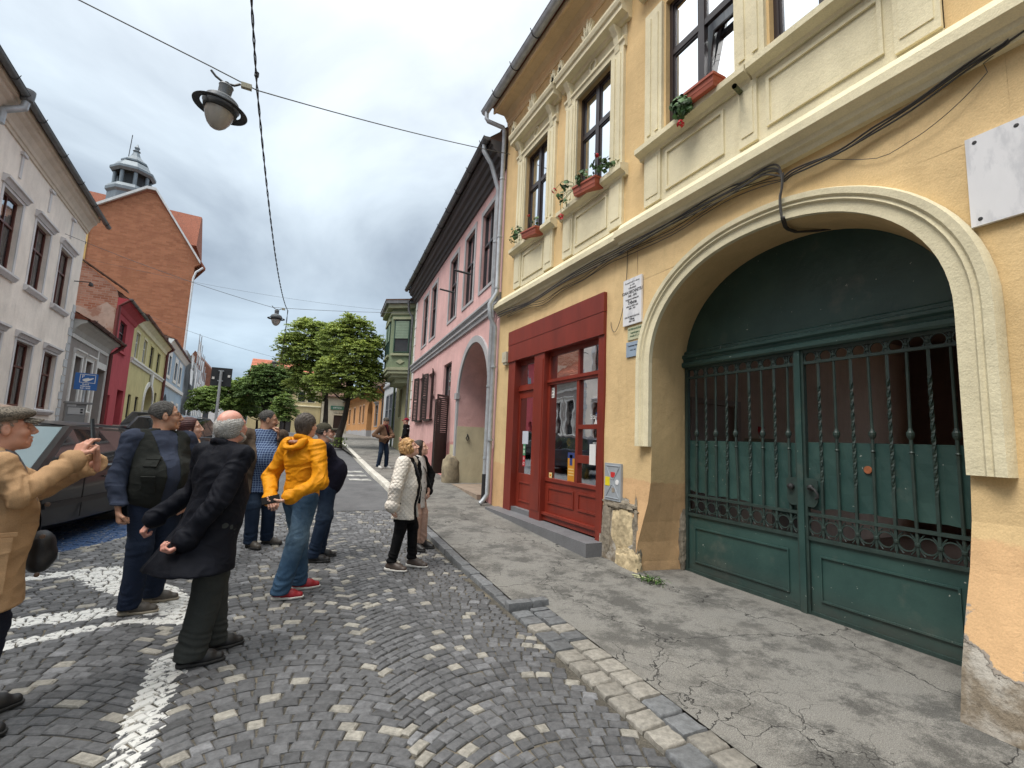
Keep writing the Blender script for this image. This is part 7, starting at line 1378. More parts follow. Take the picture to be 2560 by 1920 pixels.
# ---------------------------------------------------------------- people: smooth-blended volumes turned into single skins
V3 = lambda *a: np.array(a, float)
def unit(v): v = np.asarray(v, float); return v / (np.linalg.norm(v) + 1e-9)
class Field:
    """signed distance grid; primitives are blended into it and its zero surface becomes the mesh"""
    def __init__(s, lo, hi, h):
        s.h = h; s.lo = np.array(lo, float); s.ax = [np.arange(lo[i], hi[i] + h, h, dtype=np.float32) for i in range(3)]; s.D = np.full([len(a) for a in s.ax], 1.0, np.float32)
    def _reg(s, lo, hi):
        sl = []
        for i in range(3):
            a, b = np.searchsorted(s.ax[i], [lo[i], hi[i]]); a = max(a - 1, 0); b = min(b + 1, len(s.ax[i]))
            if b - a < 2: return None, None
            sl.append(slice(a, b))
        g = np.stack(np.meshgrid(*[s.ax[i][sl[i]] for i in range(3)], indexing='ij'), -1); return tuple(sl), g
    def _mix(s, sl, d, k, sub=False):
        A = s.D[sl]
        if sub: d = -d; h = np.maximum(k - np.abs(A - d), 0) / k; s.D[sl] = np.maximum(A, d) + h * h * k / 4
        else: h = np.maximum(k - np.abs(A - d), 0) / k; s.D[sl] = np.minimum(A, d) - h * h * k / 4
    def cap(s, a, b, ra, rb=None, k=.03, flat=None, fk=1.0, sub=False):
        a = V3(*a); b = V3(*b); rb = ra if rb is None else rb; m = max(ra, rb) * max(1, fk) + k + 3 * s.h
        sl, g = s._reg(np.minimum(a, b) - m, np.maximum(a, b) + m)
        if sl is None: return
        ab = b - a; L = ab.dot(ab) + 1e-12; p = g - a.astype(np.float32); t = np.clip(p @ ab.astype(np.float32) / L, 0, 1); v = p - t[..., None] * ab.astype(np.float32)
        if flat is not None:
            w = unit(flat).astype(np.float32); v = v + w * ((v @ w) * (1 / fk - 1))[..., None]
        s._mix(sl, np.linalg.norm(v, axis=-1) - (ra + (rb - ra) * t), k, sub)
    def ell(s, c, r, B=None, k=.03, sub=False):
        c = V3(*c); r = V3(*r) if np.ndim(r) else V3(r, r, r); m = r.max() + k + 3 * s.h; sl, g = s._reg(c - m, c + m)
        if sl is None: return
        p = g - c.astype(np.float32)
        if B is not None: p = p @ np.array(B, np.float32).T
        q = p / r.astype(np.float32); l = np.linalg.norm(q, axis=-1); d = l * (l - 1) / (np.linalg.norm(q / r.astype(np.float32), axis=-1) + 1e-6)
        s._mix(sl, d.astype(np.float32), k, sub)
    def cut(s, fn):      # keep where fn(x, y, z) < 0
        g = np.meshgrid(*s.ax, indexing='ij'); s.D = np.maximum(s.D, fn(*g).astype(np.float32))
    def mesh(s):
        D = s.D; D[0] = D[-1] = np.maximum(D[0], .01).max() * 0 + 1; D[:, 0] = D[:, -1] = 1; D[:, :, 0] = D[:, :, -1] = 1
        S = D < 0; n = np.array(D.shape) - 1; c = np.zeros(n, np.int8)
        for i in (0, 1):
            for j in (0, 1):
                for k in (0, 1): c += S[i:n[0] + i, j:n[1] + j, k:n[2] + k]
        act = (c > 0) & (c < 8); I = np.argwhere(act); idx = np.full(n, -1, np.int64); idx[act] = np.arange(len(I)); P = np.zeros((len(I), 3)); W = np.zeros(len(I))
        off = np.array([(i, j, k) for i in (0, 1) for j in (0, 1) for k in (0, 1)])
        for a in range(8):
            for ax in range(3):
                if off[a][ax]: continue
                b = off[a].copy(); b[ax] = 1; A = I + off[a]; B = I + b; da = D[A[:, 0], A[:, 1], A[:, 2]]; db = D[B[:, 0], B[:, 1], B[:, 2]]; m = (da < 0) != (db < 0); t = np.where(m, da / (da - db + 1e-12), 0)
                q = off[a] + t[:, None] * (b - off[a]); P[m] += q[m]; W[m] += 1
        V = s.lo + (I + P / W[:, None]) * s.h; F = []
        for ax in range(3):
            u, v = [(1, 2), (2, 0), (0, 1)][ax]; sl0 = [slice(None)] * 3; sl1 = [slice(None)] * 3; sl0[ax] = slice(0, -1); sl1[ax] = slice(1, None)
            e = np.argwhere(S[tuple(sl0)] != S[tuple(sl1)]); e = e[(e[:, u] > 0) & (e[:, v] > 0) & (e[:, u] < n[u]) & (e[:, v] < n[v])]
            if not len(e): continue
            q = []
            for du, dv in ((1, 1), (0, 1), (0, 0), (1, 0)): w = e.copy(); w[:, u] -= du; w[:, v] -= dv; q.append(idx[w[:, 0], w[:, 1], w[:, 2]])
            q = np.stack(q, 1); fl = ~S[e[:, 0], e[:, 1], e[:, 2]]; q[fl] = q[fl][:, ::-1]; F.append(q)
        F = np.concatenate(F); F = F[(F >= 0).all(1)]; return V, F
def vnorm(V, F):
    n = np.cross(V[F[:, 2]] - V[F[:, 0]], V[F[:, 3]] - V[F[:, 1]]); N = np.zeros_like(V)
    for i in range(4): np.add.at(N, F[:, i], n)
    return N / (np.linalg.norm(N, axis=1)[:, None] + 1e-9)
def wob(V, freq, seed, n=5):
    r = np.random.default_rng(seed); out = np.zeros(len(V))
    for i in range(n):
        k = r.normal(size=3); k /= np.linalg.norm(k); w = r.normal(size=3); w /= np.linalg.norm(w); out += np.sin(V @ k * freq * (1 + .5 * i) + 1.7 * np.sin(V @ w * freq * .6 + i) + r.uniform(0, 6)) / (1 + .6 * i)
    return out / 2.2
def skinobj(name, parts, m_, par, attr=None):
    V = []; F = []; o = 0
    for v, f in parts: V.append(v); F.append(f + o); o += len(v)
    V = np.concatenate(V); F = np.concatenate(F); me = bpy.data.meshes.new(name); me.vertices.add(len(V)); me.vertices.foreach_set('co', V.astype(np.float32).ravel()); nf = len(F); me.loops.add(nf * 4); me.loops.foreach_set('vertex_index', F.ravel().astype(np.int32)); me.polygons.add(nf); me.polygons.foreach_set('loop_start', (np.arange(nf) * 4).astype(np.int32)); me.polygons.foreach_set('loop_total', np.full(nf, 4, np.int32)); me.polygons.foreach_set('use_smooth', np.ones(nf, bool)); me.update()
    if attr is not None: A = me.attributes.new('shade', 'FLOAT', 'POINT'); A.data.foreach_set('value', attr(V).astype(np.float32))
    me.materials.append(m_); ob = bpy.data.objects.new(name, me); COL.objects.link(ob); ob.parent = par; return ob
def folds(V, N, joints, amp=.006, seed=0, base=.003):
    """cloth relief: broad wobble plus creases wrapped about the joints"""
    d = base * wob(V, 11, seed) + base * .6 * wob(V, 26, seed + 1) + base * .9 * (1 - 2.2 * np.minimum(np.abs(wob(V * V3(1, 1, .7), 24, seed + 6)), .8))
    for (p, ax, r, a, wl) in joints:
        q = V - np.array(p); dist = np.linalg.norm(q, axis=1); t = q @ unit(ax); w = np.exp(-(dist / r) ** 2); rr_ = np.random.default_rng(seed + int(abs(p[2]) * 97)); dg = unit(unit(ax) + rr_.normal(0, .45, 3)); Q = q * .45 + np.outer(q @ dg, dg) * 1.5; d += a * amp * .75 * w * (1 - 2.2 * np.minimum(np.abs(wob(Q, 30, seed + 3)), .9))
    return V + N * d[:, None]
def skinmat(name, c):
    m = mat(name, c, .5, .12, 14, bump=.08, bscale=120, dark=(c[0] * .85, c[1] * .55, c[2] * .5), dscale=16, dlo=.45, dhi=.7, dfac=.5); P = m.node_tree.nodes['Principled BSDF']; P.inputs['Subsurface Weight'].default_value = .08; P.inputs['Subsurface Radius'].default_value = (.02, .008, .004); return m
SK1 = skinmat('ruddy skin', (.52, .27, .19)); SK2 = skinmat('fair skin', (.60, .36, .27)); SK3 = skinmat('tanned skin', (.44, .245, .16)); SKP = skinmat('pink bald skin', (.62, .31, .24))
def cloth(name, c, rough=.85, weave=260, b=.25, var=.15, wr=.45, **k):
    if name in MATS: return MATS[name]
    m = mat(name, c, rough, var, 6, bump=b, bscale=weave, fine=.12, spec=.15, **k); nt = m.node_tree; N = nt.nodes.new; L = nt.links.new; P = nt.nodes['Principled BSDF']; tc = N('ShaderNodeTexCoord')
    old = P.inputs['Normal'].links[0].from_socket; mp = N('ShaderNodeMapping'); mp.inputs['Rotation'].default_value = (.5, .3, .7); mp.inputs['Scale'].default_value = (1, .6, 1.5); L(tc.outputs['Object'], mp.inputs[0])
    n = N('ShaderNodeTexNoise'); n.inputs['Scale'].default_value = 5; n.inputs['Detail'].default_value = 1.5; n.inputs['Roughness'].default_value = .5; n.inputs['Distortion'].default_value = .9; L(mp.outputs[0], n.inputs['Vector'])
    a = N('ShaderNodeMath'); a.operation = 'SUBTRACT'; L(n.outputs['Fac'], a.inputs[0]); a.inputs[1].default_value = .5; q = N('ShaderNodeMath'); q.operation = 'ABSOLUTE'; L(a.outputs[0], q.inputs[0])
    b2 = N('ShaderNodeBump'); b2.invert = True; b2.inputs['Strength'].default_value = wr; b2.inputs['Distance'].default_value = .05; L(q.outputs[0], b2.inputs['Height']); L(old, b2.inputs['Normal']); L(b2.outputs[0], P.inputs['Normal']); return m
def shoemat(name, c): return mat(name, c, .5, .15, 20, bump=.1, bscale=90)
SOLE = mat('white rubber sole', (.62, .60, .56), .6, .08, 12); SOLED = mat('dark rubber sole', (.02, .02, .02), .7); LACE = mat('shoe lace', (.03, .03, .03), .7)
class Man:
    def __init__(s, label, pos, H=1.75, yaw=0., lean=(0, 0), z0=None, head=(0, 0), skin=SK2, h=.009, wide=1., depth=1., belly=0., feet=((-.10, 0), (.10, 0)), fy=(0, 0), lat=None, group=None):
        s.z0 = gz(pos[1]) if z0 is None else z0; s.r = root('person', label, 'person', (pos[0], pos[1], s.z0), group); s.r.rotation_euler = (0, 0, -math.atan2(pos[0], pos[1]))   # x runs across the line of sight, y away from the street's near end
        s.k = k = H / 1.75; s.h = h; s.skin = skin; s.wide = wide; s.dp = depth; s.bel = belly
        a = math.radians(yaw); s.f = V3(math.cos(a), math.sin(a), 0); s.l = V3(-math.sin(a), math.cos(a), 0); s.u = V3(0, 0, 1); ln = s.f * lean[0] + s.l * lean[1]
        s.pel = V3(0, 0, .96 * k); s.chest = s.pel + V3(0, 0, .33 * k) + ln * .33; s.neck = s.pel + V3(0, 0, .53 * k) + ln * .53; s.B = np.array([s.f, s.l, s.u])
        ha, hp = math.radians(yaw + head[0]), math.radians(head[1]); hf = V3(math.cos(ha) * math.cos(hp), math.sin(ha) * math.cos(hp), math.sin(hp)); hl = V3(-math.sin(ha), math.cos(ha), 0); hu = np.cross(hf, hl)
        s.HB = np.array([hf, hl, hu]); s.hc = s.neck + V3(0, 0, .135 * k) + ln * .13 + V3(math.cos(ha), math.sin(ha), 0) * .03 - hf * .0
        s.sh = {1: s.chest + s.l * .185 * k * wide + V3(0, 0, .135 * k) + ln * .1, -1: s.chest - s.l * .185 * k * wide + V3(0, 0, .135 * k) + ln * .1}
        s.hip = {1: s.pel + s.l * .09 * k, -1: s.pel - s.l * .09 * k}; s.ank = {}; s.kn = {}; s.fd = {}
        for sd, (fx, fyy), ya in zip((1, -1), feet, fy):
            s.ank[sd] = V3(fx, fyy, .085 * k); b = math.radians(yaw + ya); s.fd[sd] = V3(math.cos(b), math.sin(b), 0); s.kn[sd] = (s.hip[sd] + s.ank[sd]) * .5 + V3(0, 0, .02) + s.f * .03
        s.parts = []; s.arms = {}
    def HL(s, f, l, u): return s.hc + (s.HB.T @ (V3(f, l, u) * s.k * 1.03))
    def head(s, eyes=True, open_=0):
        k = s.k * 1.03; F = Field(s.hc - .21, s.hc + .21, .0042); E = lambda p, r, kk=.02, sub=False: F.ell(s.HL(*p), np.array(r) * k, s.HB, kk, sub); Cp = lambda a, b, ra, rb, kk=.012, sub=False: F.cap(s.HL(*a), s.HL(*b), ra * k, rb * k, kk, sub=sub)
        E((-.014, 0, .034), (.097, .075, .090)); E((.028, 0, -.022), (.066, .060, .082), .03); E((.032, 0, -.075), (.056, .052, .042), .03); E((.070, 0, -.100), (.022, .024, .018), .025)
        for d in (-1, 1):
            E((.062, .036 * d, -.028), (.026, .026, .024), .02); Cp((.076, .012 * d, .028), (.064, .048 * d, .024), .012, .011, .015); E((.086, .031 * d, .006), (.014, .017, .011), .012, True); E((.070, .031 * d, .006), (.0135,) * 3, .003); Cp((.078, .018 * d, .014), (.072, .045 * d, .012), .005, .005, .006)
            E((-.006, .075 * d, -.006), (.020, .010, .033), .008); E((-.002, .086 * d, -.002), (.010, .007, .018), .006, True); E((.103, .011 * d, -.036), (.010, .008, .008), .008); Cp((.085, .025 * d, -.048), (.075, .034 * d, -.075), .004, .003, .01, True)
        Cp((.090, 0, .020), (.116, 0, -.028), .009, .0125, .014); Cp((.088, -.020, -.064), (.0965, 0, -.061), .0065, .0075, .008); Cp((.088, .020, -.064), (.0965, 0, -.061), .0065, .0075, .008); Cp((.084, -.016, -.077), (.091, 0, -.077), .0075, .0085, .008); Cp((.084, .016, -.077), (.091, 0, -.077), .0075, .0085, .008); Cp((.104, -.016, -.069), (.104, .016, -.069), .0035 + open_, .0035 + open_, .004, True)
        F.cap(s.HL(-.030, 0, -.055), s.neck - V3(0, 0, .06), .056 * k, .066 * k, .03)
        v, f = F.mesh(); N = vnorm(v, f); v = v + N * (.0011 * wob(v, 55, 3))[:, None]; s.parts.append((v, f))
        if eyes:
            for d in (-1, 1): q = MB(); q.lathe([(0, 0), (.0045 * k, .0), (.0056 * k, -.001)], s.HL(.0836, .031 * d, .006), 10, R=Matrix([list(x) for x in np.array([s.HB[1], s.HB[2], s.HB[0]])]).transposed()); q.build('iris', mat('dark iris', (.025, .018, .012), .2, 0, 1, spec=.8), None).parent = s.r
            for d in (-1, 1):
                q = MB(); q.tube([s.HL(.088, .012 * d, .030), s.HL(.086, .030 * d, .036), s.HL(.072, .052 * d, .029)], [.0035 * k, .0048 * k, .002], 5); s.brow = q
                o = q.build('eyebrow', getattr(s, 'browm', mat('grey brow', (.12, .11, .10), .9)), None, smooth=True); o.parent = s.r
    def hair(s, kind, m_, seed=0):
        k = s.k * 1.03; F = Field(s.hc - .24, s.hc + .24, .0055); E = lambda p, r, kk=.02, sub=False: F.ell(s.HL(*p), np.array(r) * k, s.HB, kk, sub); rr = np.random.default_rng(seed)
        def loc(x, y, z): q = np.stack([x - s.hc[0], y - s.hc[1], z - s.hc[2]], -1) @ s.HB.T; return q[..., 0] / k, q[..., 1] / k, q[..., 2] / k
        if kind == 'short':
            E((-.020, 0, .042), (.101, .083, .092)); F.cut(lambda x, y, z: (lambda a, b, c: np.maximum(np.maximum((a - .052 - .25 * (c - .07)), -(c + .055 + .75 * (a - .0))), np.minimum(.012 - np.abs(a + .004) + 0 * c, -(c - .035)) ) * .9)(*loc(x, y, z)))
        elif kind == 'long_short':     # a little over the collar
            E((-.022, 0, .040), (.108, .088, .096)); E((-.055, 0, -.03), (.058, .070, .075), .03); F.cut(lambda x, y, z: (lambda a, b, c: np.maximum((a - .060 - .3 * (c - .07)), np.minimum(a - .005, .022 - c)))(*loc(x, y, z)))
        elif kind == 'ring':           # bald crown, full white sides
            E((-.024, 0, .012), (.106, .094, .082)); E((-.05, 0, -.025), (.062, .072, .06), .03); E((.0, 0, .105), (.078, .056, .05), .01, True); F.cut(lambda x, y, z: (lambda a, b, c: np.maximum(a - .045 + .2 * c, np.minimum(a - .002, .01 - c)))(*loc(x, y, z)))
        elif kind == 'curly':
            for i in range(210):
                d = rr.normal(size=3); d /= np.linalg.norm(d); p = V3(-.022, 0, .025) + d * V3(.105, .098, .105)
                if p[0] > .045 and p[2] < .075: continue
                if p[2] < -.10: continue
                E(p, (rr.uniform(.014, .024),) * 3, .007)
            E((-.022, 0, .03), (.102, .088, .094))
            F.cut(lambda x, y, z: (lambda a, b, c: np.maximum(a - .085, np.minimum(a - .048, .055 - c)))(*loc(x, y, z)))
        elif kind == 'bob':
            E((-.025, 0, .035), (.112, .095, .10)); E((-.045, 0, -.06), (.082, .088, .085), .04); F.cut(lambda x, y, z: (lambda a, b, c: np.maximum((a - .055 - .2 * (c - .07)), -(c + .135)))(*loc(x, y, z)))
        v, f = F.mesh(); N = vnorm(v, f); q = (v - s.hc) @ s.HB.T; ang = np.arctan2(q[:, 1], q[:, 2] + .02)
        if kind == 'curly': d = .004 * wob(v, 130, 5)
        else: d = .0035 * np.sin(ang * 34 + 3 * wob(v, 30, 9)) * (.5 + .5 * wob(v, 22, 2)) + .004 * wob(v, 38, 4)
        v = v + N * d[:, None]
        ns = 1500 if s.h < .0105 else 500; ix = rr.integers(0, len(v), ns); fl = np.cross(np.cross(N[ix], [0, 0, -1.0] - s.f * .6), N[ix]); fl /= np.linalg.norm(fl, axis=1)[:, None] + 1e-6
        cu = .9 if kind in ('ring', 'curly') else .35; d0 = N[ix] * cu * rr.uniform(.2, 1, (ns, 1)) + fl + rr.normal(0, .35 + cu * .3, (ns, 3)); d0 /= np.linalg.norm(d0, axis=1)[:, None]; L_ = rr.uniform(.010, .024, (ns, 1)); w = np.cross(d0, N[ix]) * .0009; a = v[ix] - N[ix] * .001; b = a + d0 * L_ + N[ix] * .002
        sv = np.stack([a - w, a + w, b + w * .4, b - w * .4], 1).reshape(-1, 3); return skinobj('hair', [(v, f), (sv, np.arange(len(sv)).reshape(-1, 4))], m_, s.r)
    def stick(s, ob, d, z, w, h, m_, flap=True):
        me = ob.data; co = np.array([v.co[:] for v in me.vertices]); d = unit(d); c = co[:, :2] @ d[:2] - 100 * (np.abs(co[:, 2] - z) > .012) - 4 * np.abs((co[:, :2] - s.pel[:2]) @ np.array([-d[1], d[0]])); i = int(c.argmax()); n = unit(np.array(me.vertices[i].normal)); t = unit(np.cross([0, 0, 1], n)); B = np.array([t, n, np.cross(n, t)])
        o = box_on(s, 'pocket', co[i], B, (w, .007, h), m_)
        if flap: box_on(s, 'pocket_flap', co[i] + B[2] * h * .85 + n * .004, B, (w * 1.06, .008, h * .28), m_, o)
    def beard(s, m_, full=True, mous=True):
        k = s.k * 1.03; F = Field(s.hc - .2, s.hc + .2, .0045); E = lambda p, r, kk=.015, sub=False: F.ell(s.HL(*p), np.array(r) * k, s.HB, kk, sub)
        if full:
            E((.066, 0, -.100), (.034, .040, .030)); 
            for d in (-1, 1): F.cap(s.HL(.060, .035 * d, -.09), s.HL(.012, .058 * d, -.045), .018 * k, .012 * k, .02)
        if mous: 
            for d in (-1, 1): F.cap(s.HL(.103, .002 * d, -.048), s.HL(.088, .026 * d, -.062), .0085 * k, .007 * k, .008)
        v, f = F.mesh(); v = v + vnorm(v, f) * (.0022 * wob(v, 120, 2))[:, None]; skinobj('beard' if full else 'moustache', [(v, f)], m_, s.r)
    def hand(s, w, d, n, sd, curl=(.5, .6, .7, .75), th=.4, spread=.10, k=1.0):
        """w wrist, d finger direction, n palm normal (the side the fingers close towards), sd +1 if the thumb is on d x n"""
        d = unit(d); n = unit(np.asarray(n) - d * d.dot(n)); t = np.cross(d, n) * sd; k *= s.k; w = np.asarray(w); F = Field(w - .19, w + .19, .0036)
        F.cap(w - d * .05, w + d * .01, .026 * k, .024 * k, .012, flat=n, fk=.8)
        for i, (o, L_, r) in enumerate(((.030, .95, .0092), (.010, 1.05, .0098), (-.010, .98, .0092), (-.029, .80, .0082))):
            kn = w + d * (.088 - .006 * abs(i - 1)) * k + t * o * k; F.cap(w + t * o * .6 * k + d * .012, kn, .0150 * k, .0115 * k, .010, flat=n, fk=.9); a = 0; p = kn; fd = unit(d + t * o * spread * 8)
            for j, (sg, fr) in enumerate(((.042, .95), (.027, 1.1), (.021, .7))):
                a += curl[i] * fr * 1.25; dd = fd * math.cos(a) + n * math.sin(a); q = p + dd * sg * L_ * k; F.cap(p, q, r * k * (1 - .08 * j), r * k * (.93 - .08 * j), .0035); p = q
        b = w + d * .025 * k + t * .022 * k; m_ = b + unit(t * .75 + d * .55 + n * (.15 + th * .5)) * .045 * k; e = m_ + unit(d * .8 + t * (.35 - th) + n * (.2 + th * .7)) * .034 * k; g = e + unit(d * .75 + n * (.3 + th) - t * th * .9) * .026 * k
        F.cap(b, m_, .0165 * k, .012 * k, .012); F.cap(m_, e, .0115 * k, .0105 * k, .005); F.cap(e, g, .0100 * k, .0085 * k, .004); s.parts.append(F.mesh())
    def body(s):
        """the skin under the clothes, joined with head and hands as one figure"""
        k = s.k; F = Field(V3(-.75, -.75, 0), V3(.75, .75, 1.62 * k), .024); F.ell(s.chest, V3(.09, .13, .17) * k, s.B, .06); F.ell(s.pel, V3(.09, .13, .12) * k, s.B, .06); F.cap(s.pel, s.neck, .085 * k, .06 * k, .06); F.cap(s.sh[1], s.sh[-1], .045, .045, .04)
        for sd in (1, -1):
            F.cap(s.hip[sd], s.kn[sd], .065 * k, .045 * k); F.cap(s.kn[sd], s.ank[sd], .042 * k, .034 * k); 
            if sd in s.arms: e, w = s.arms[sd]; F.cap(s.sh[sd], e, .038, .032); F.cap(e, w, .032, .026)
        s.parts.append(F.mesh()); return skinobj('body', s.parts, s.skin, s.r)
    def trousers(s, m_, r=(.100, .078, .066), hem=.055, seat=1.0, cuff=None, shade=None, pooled=1.0):
        k = s.k; lo = V3(-.42, -.42, 0); F = Field(lo, V3(.42, .42, 1.12 * k), s.h); F.ell(s.pel + V3(0, 0, -.01), V3(.125 * s.dp, .165 * s.wide, .13) * k * seat, s.B, .05); F.cap(s.pel, s.pel + V3(0, 0, .12), .13 * k, .125 * k, .04, flat=s.f, fk=.85 * s.dp)
        for sd in (1, -1): F.cap(s.hip[sd] - V3(0, 0, .04), s.kn[sd], r[0] * k, r[1] * k, .035); F.cap(s.kn[sd], s.ank[sd] - V3(0, 0, .03) - s.fd[sd] * .012, r[1] * k, r[2] * k, .03)
        F.cut(lambda x, y, z: hem - z); v, f = F.mesh(); N = vnorm(v, f); J = []
        for sd in (1, -1): J += [(s.kn[sd], (0, 0, 1), .13, .9, .045), (s.ank[sd] + V3(0, 0, .07), (0, 0, 1), .10, 1.6 * pooled, .038), (s.hip[sd] - V3(0, 0, .08), V3(.5, 0, 1), .11, .7, .05)]
        v = folds(v, N, J, .008, 11, .003); v[:, 2] = np.maximum(v[:, 2], .012)
        return skinobj('trousers', [(v, f)], m_, s.r, attr=shade)
    def shoes(s, m_, sole=SOLE, L_=.275, sock=None):
        for sd in (1, -1):
            a = s.ank[sd]; d = s.fd[sd]; g = V3(a[0], a[1], 0); w = np.cross(V3(0, 0, 1), d) ; k = s.k; F = Field(g + V3(-.24, -.24, 0), g + V3(.24, .24, .17), .005)
            F.cap(g - d * .035 + V3(0, 0, .047), g + d * .10 + V3(0, 0, .042), .040, .043, .02, flat=w, fk=.95); F.cap(g + d * .09 + V3(0, 0, .036), g + d * .165 + V3(0, 0, .032), .040, .031, .02, flat=w, fk=1.15); F.cap(g - d * .02 + V3(0, 0, .06), g - d * .005 + V3(0, 0, .105), .040, .039, .02); F.cap(g + V3(0, 0, .09), g + d * .10 + V3(0, 0, .055), .035, .030, .025)
            F.cut(lambda x, y, z: .014 - z); F.cut(lambda x, y, z: z - .118); o = skinobj('shoe', [F.mesh()], m_, s.r)
            F = Field(g + V3(-.24, -.24, -.01), g + V3(.24, .24, .05), .005); F.cap(g - d * .04 + V3(0, 0, .02), g + d * .09 + V3(0, 0, .02), .046, .048, .02, flat=w, fk=.95); F.cap(g + d * .09 + V3(0, 0, .02), g + d * .17 + V3(0, 0, .022), .047, .036, .02, flat=w, fk=1.1); F.cut(lambda x, y, z: np.maximum(.002 - z, z - .024 - .01 * ((x - g[0]) * d[0] + (y - g[1]) * d[1] < -.0)))
            so = skinobj('sole', [F.mesh()], sole, o); so.parent = o
            for j in range(4): q = MB(); c = g + d * (.035 + .022 * j) + V3(0, 0, .102 - .012 * j); q.tube([c - w * .022 - V3(0, 0, .006), c + V3(0, 0, .004), c + w * .022 - V3(0, 0, .006)], .0028, 4); l_ = q.build('lace', LACE, None); l_.parent = o
    def top(s, name, m_, back=0.0, hem=.80, r=(.075, .064, .052), fat=1.0, flare=0.0, collar=0, open_=None, arms=True, seed=0, amp=.008, belt=0, k_arm=1.0, sleeve=1.0, vneck=False, shade=None, sub=None, base=.004, hemf=None, chestk=1.0):
        k = s.k; lo = V3(-.66, -.66, hem * k - .03); F = Field(lo, V3(.66, .66, 1.62 * k if not sub else sub), s.h); d = s.dp * fat; w = s.wide * fat
        F.ell(s.chest + V3(0, 0, .0), V3(.128 * d * chestk, .188 * w, .20) * k, s.B, .06); F.ell((s.chest + s.pel) / 2 + s.f * (.02 + .06 * s.bel), V3(.122 * d + .07 * s.bel, .165 * w + .03 * s.bel, .20) * k, s.B, .06); F.ell(s.pel + V3(0, 0, .02) + s.f * .01, V3(.132 * d + .03 * s.bel, .172 * w + .02 * s.bel, .17) * k, s.B, .06)
        F.cap(s.sh[1] - s.l * .02, s.sh[-1] + s.l * .02, .066 * fat * k, None, .05); F.cap(s.neck - V3(0, 0, .04), s.neck - V3(0, 0, .09) , .075 * k, .10 * k, .05); F.cap(s.neck - V3(0, 0, .05) + s.l * .04, s.sh[1], .05 * k, .055 * k, .05); F.cap(s.neck - V3(0, 0, .05) - s.l * .04, s.sh[-1], .05 * k, .055 * k, .05)
        if flare or hem < .75:
            b = V3(s.pel[0], s.pel[1], hem * k - .05) - s.f * back; F.cap(s.pel - V3(0, 0, .02), b, .135 * d * k, (.14 + flare) * d * k, .05, flat=s.l, fk=1.28 * s.wide / s.dp)
        J = []
        if arms:
            for sd in (1, -1):
                if sd not in s.arms: continue
                e, wr = s.arms[sd]; e = V3(*e); wr = V3(*wr); we = e + (wr - e) * sleeve - unit(wr - e) * .02; F.cap(s.sh[sd], e, r[0] * k_arm * k, r[1] * k_arm * k, .035); F.cap(e, we, r[1] * k_arm * k, r[2] * k_arm * k, .025)
                J += [(e, unit(wr - s.sh[sd]), .13, 1.3, .045), (wr * .8 + e * .2, unit(wr - e), .09, 1.2, .035), (s.sh[sd] * .75 + e * .25, unit(e - s.sh[sd]), .11, .9, .05)]
        if sleeve > .9 and arms:
            for sd in (1, -1):
                if sd in s.arms: e, wr = [V3(*q) for q in s.arms[sd]]; q = unit(wr - e); F.cap(wr - q * .018, wr - q * .004, .014 + r[2] * k_arm * k, .014 + r[2] * k_arm * k, .008); F.cap(wr - q * .012, wr + q * .06, .031 * k, .031 * k, .008, sub=True)
        if collar:
            for i in range(14):
                a, b = i / 14 * 2 * math.pi, (i + 1) / 14 * 2 * math.pi; P_ = lambda a: s.neck - V3(0, 0, .02 - .02 * collar) + (s.f * math.cos(a) * 1.0 + s.l * math.sin(a) * 1.08) * .072 * k - s.u * .022 * math.cos(a)
                if abs(math.cos((a + b) / 2) - 1) < .08 and collar < 2: continue
                F.cap(P_(a), P_(b), .016 * collar ** .5, None, .012)
            F.cap(s.neck + V3(0, 0, .0), s.neck + V3(0, 0, .12), .057 * k, .062 * k, .01, sub=True)
        hf = (lambda x, y, z: hem * k - z) if hemf is None else hemf; F.cut(hf)
        if open_ is not None:
            def fn(x, y, z):
                a = (x - s.pel[0]) * s.f[0] + (y - s.pel[1]) * s.f[1]; b = (x - s.pel[0]) * s.l[0] + (y - s.pel[1]) * s.l[1] - (z - s.pel[2]) * ((s.neck - s.pel).dot(s.l) / (s.neck - s.pel)[2]); w_ = open_(z / k); return np.where(a > .0, w_ - np.abs(b), -1)
            F.cut(fn)
        v, f = F.mesh(); N = vnorm(v, f); J += [(s.pel + V3(0, 0, .12), V3(.3, .2, 1), .16, .7, .08), (s.chest - s.f * .1, V3(.3, .5, 1), .15, .5, .09)]; v = folds(v, N, J, amp, seed, base)
        return skinobj(name, [(v, f)], m_, s.r, attr=shade)
    def cap_hat(s, m_, brim=.07, flat=False, tilt=.0, beanie=False, lab='cap'):
        k = s.k * 1.03; F = Field(s.hc - .26, s.hc + .26, .0055); E = lambda p, r, kk=.02, sub=False: F.ell(s.HL(*p), np.array(r) * k, s.HB, kk, sub)
        if flat: E((-.008, 0, .078), (.132, .104, .045), .03); E((-.03, 0, .06), (.108, .092, .05), .03)
        else: E((-.018, 0, .052), (.106, .086, .085))
        loc = lambda x, y, z: ((x - s.hc[0]) * s.HB[2][0] + (y - s.hc[1]) * s.HB[2][1] + (z - s.hc[2]) * s.HB[2][2]) / k; locf = lambda x, y, z: ((x - s.hc[0]) * s.HB[0][0] + (y - s.hc[1]) * s.HB[0][1] + (z - s.hc[2]) * s.HB[0][2]) / k
        F.cut(lambda x, y, z: (.042 if not beanie else .03) - loc(x, y, z) + .12 * locf(x, y, z) * (0 if beanie else 1)); v, f = F.mesh(); o = skinobj(lab, [(v + vnorm(v, f) * (.0015 * wob(v, 40, 1))[:, None], f)], m_, s.r)
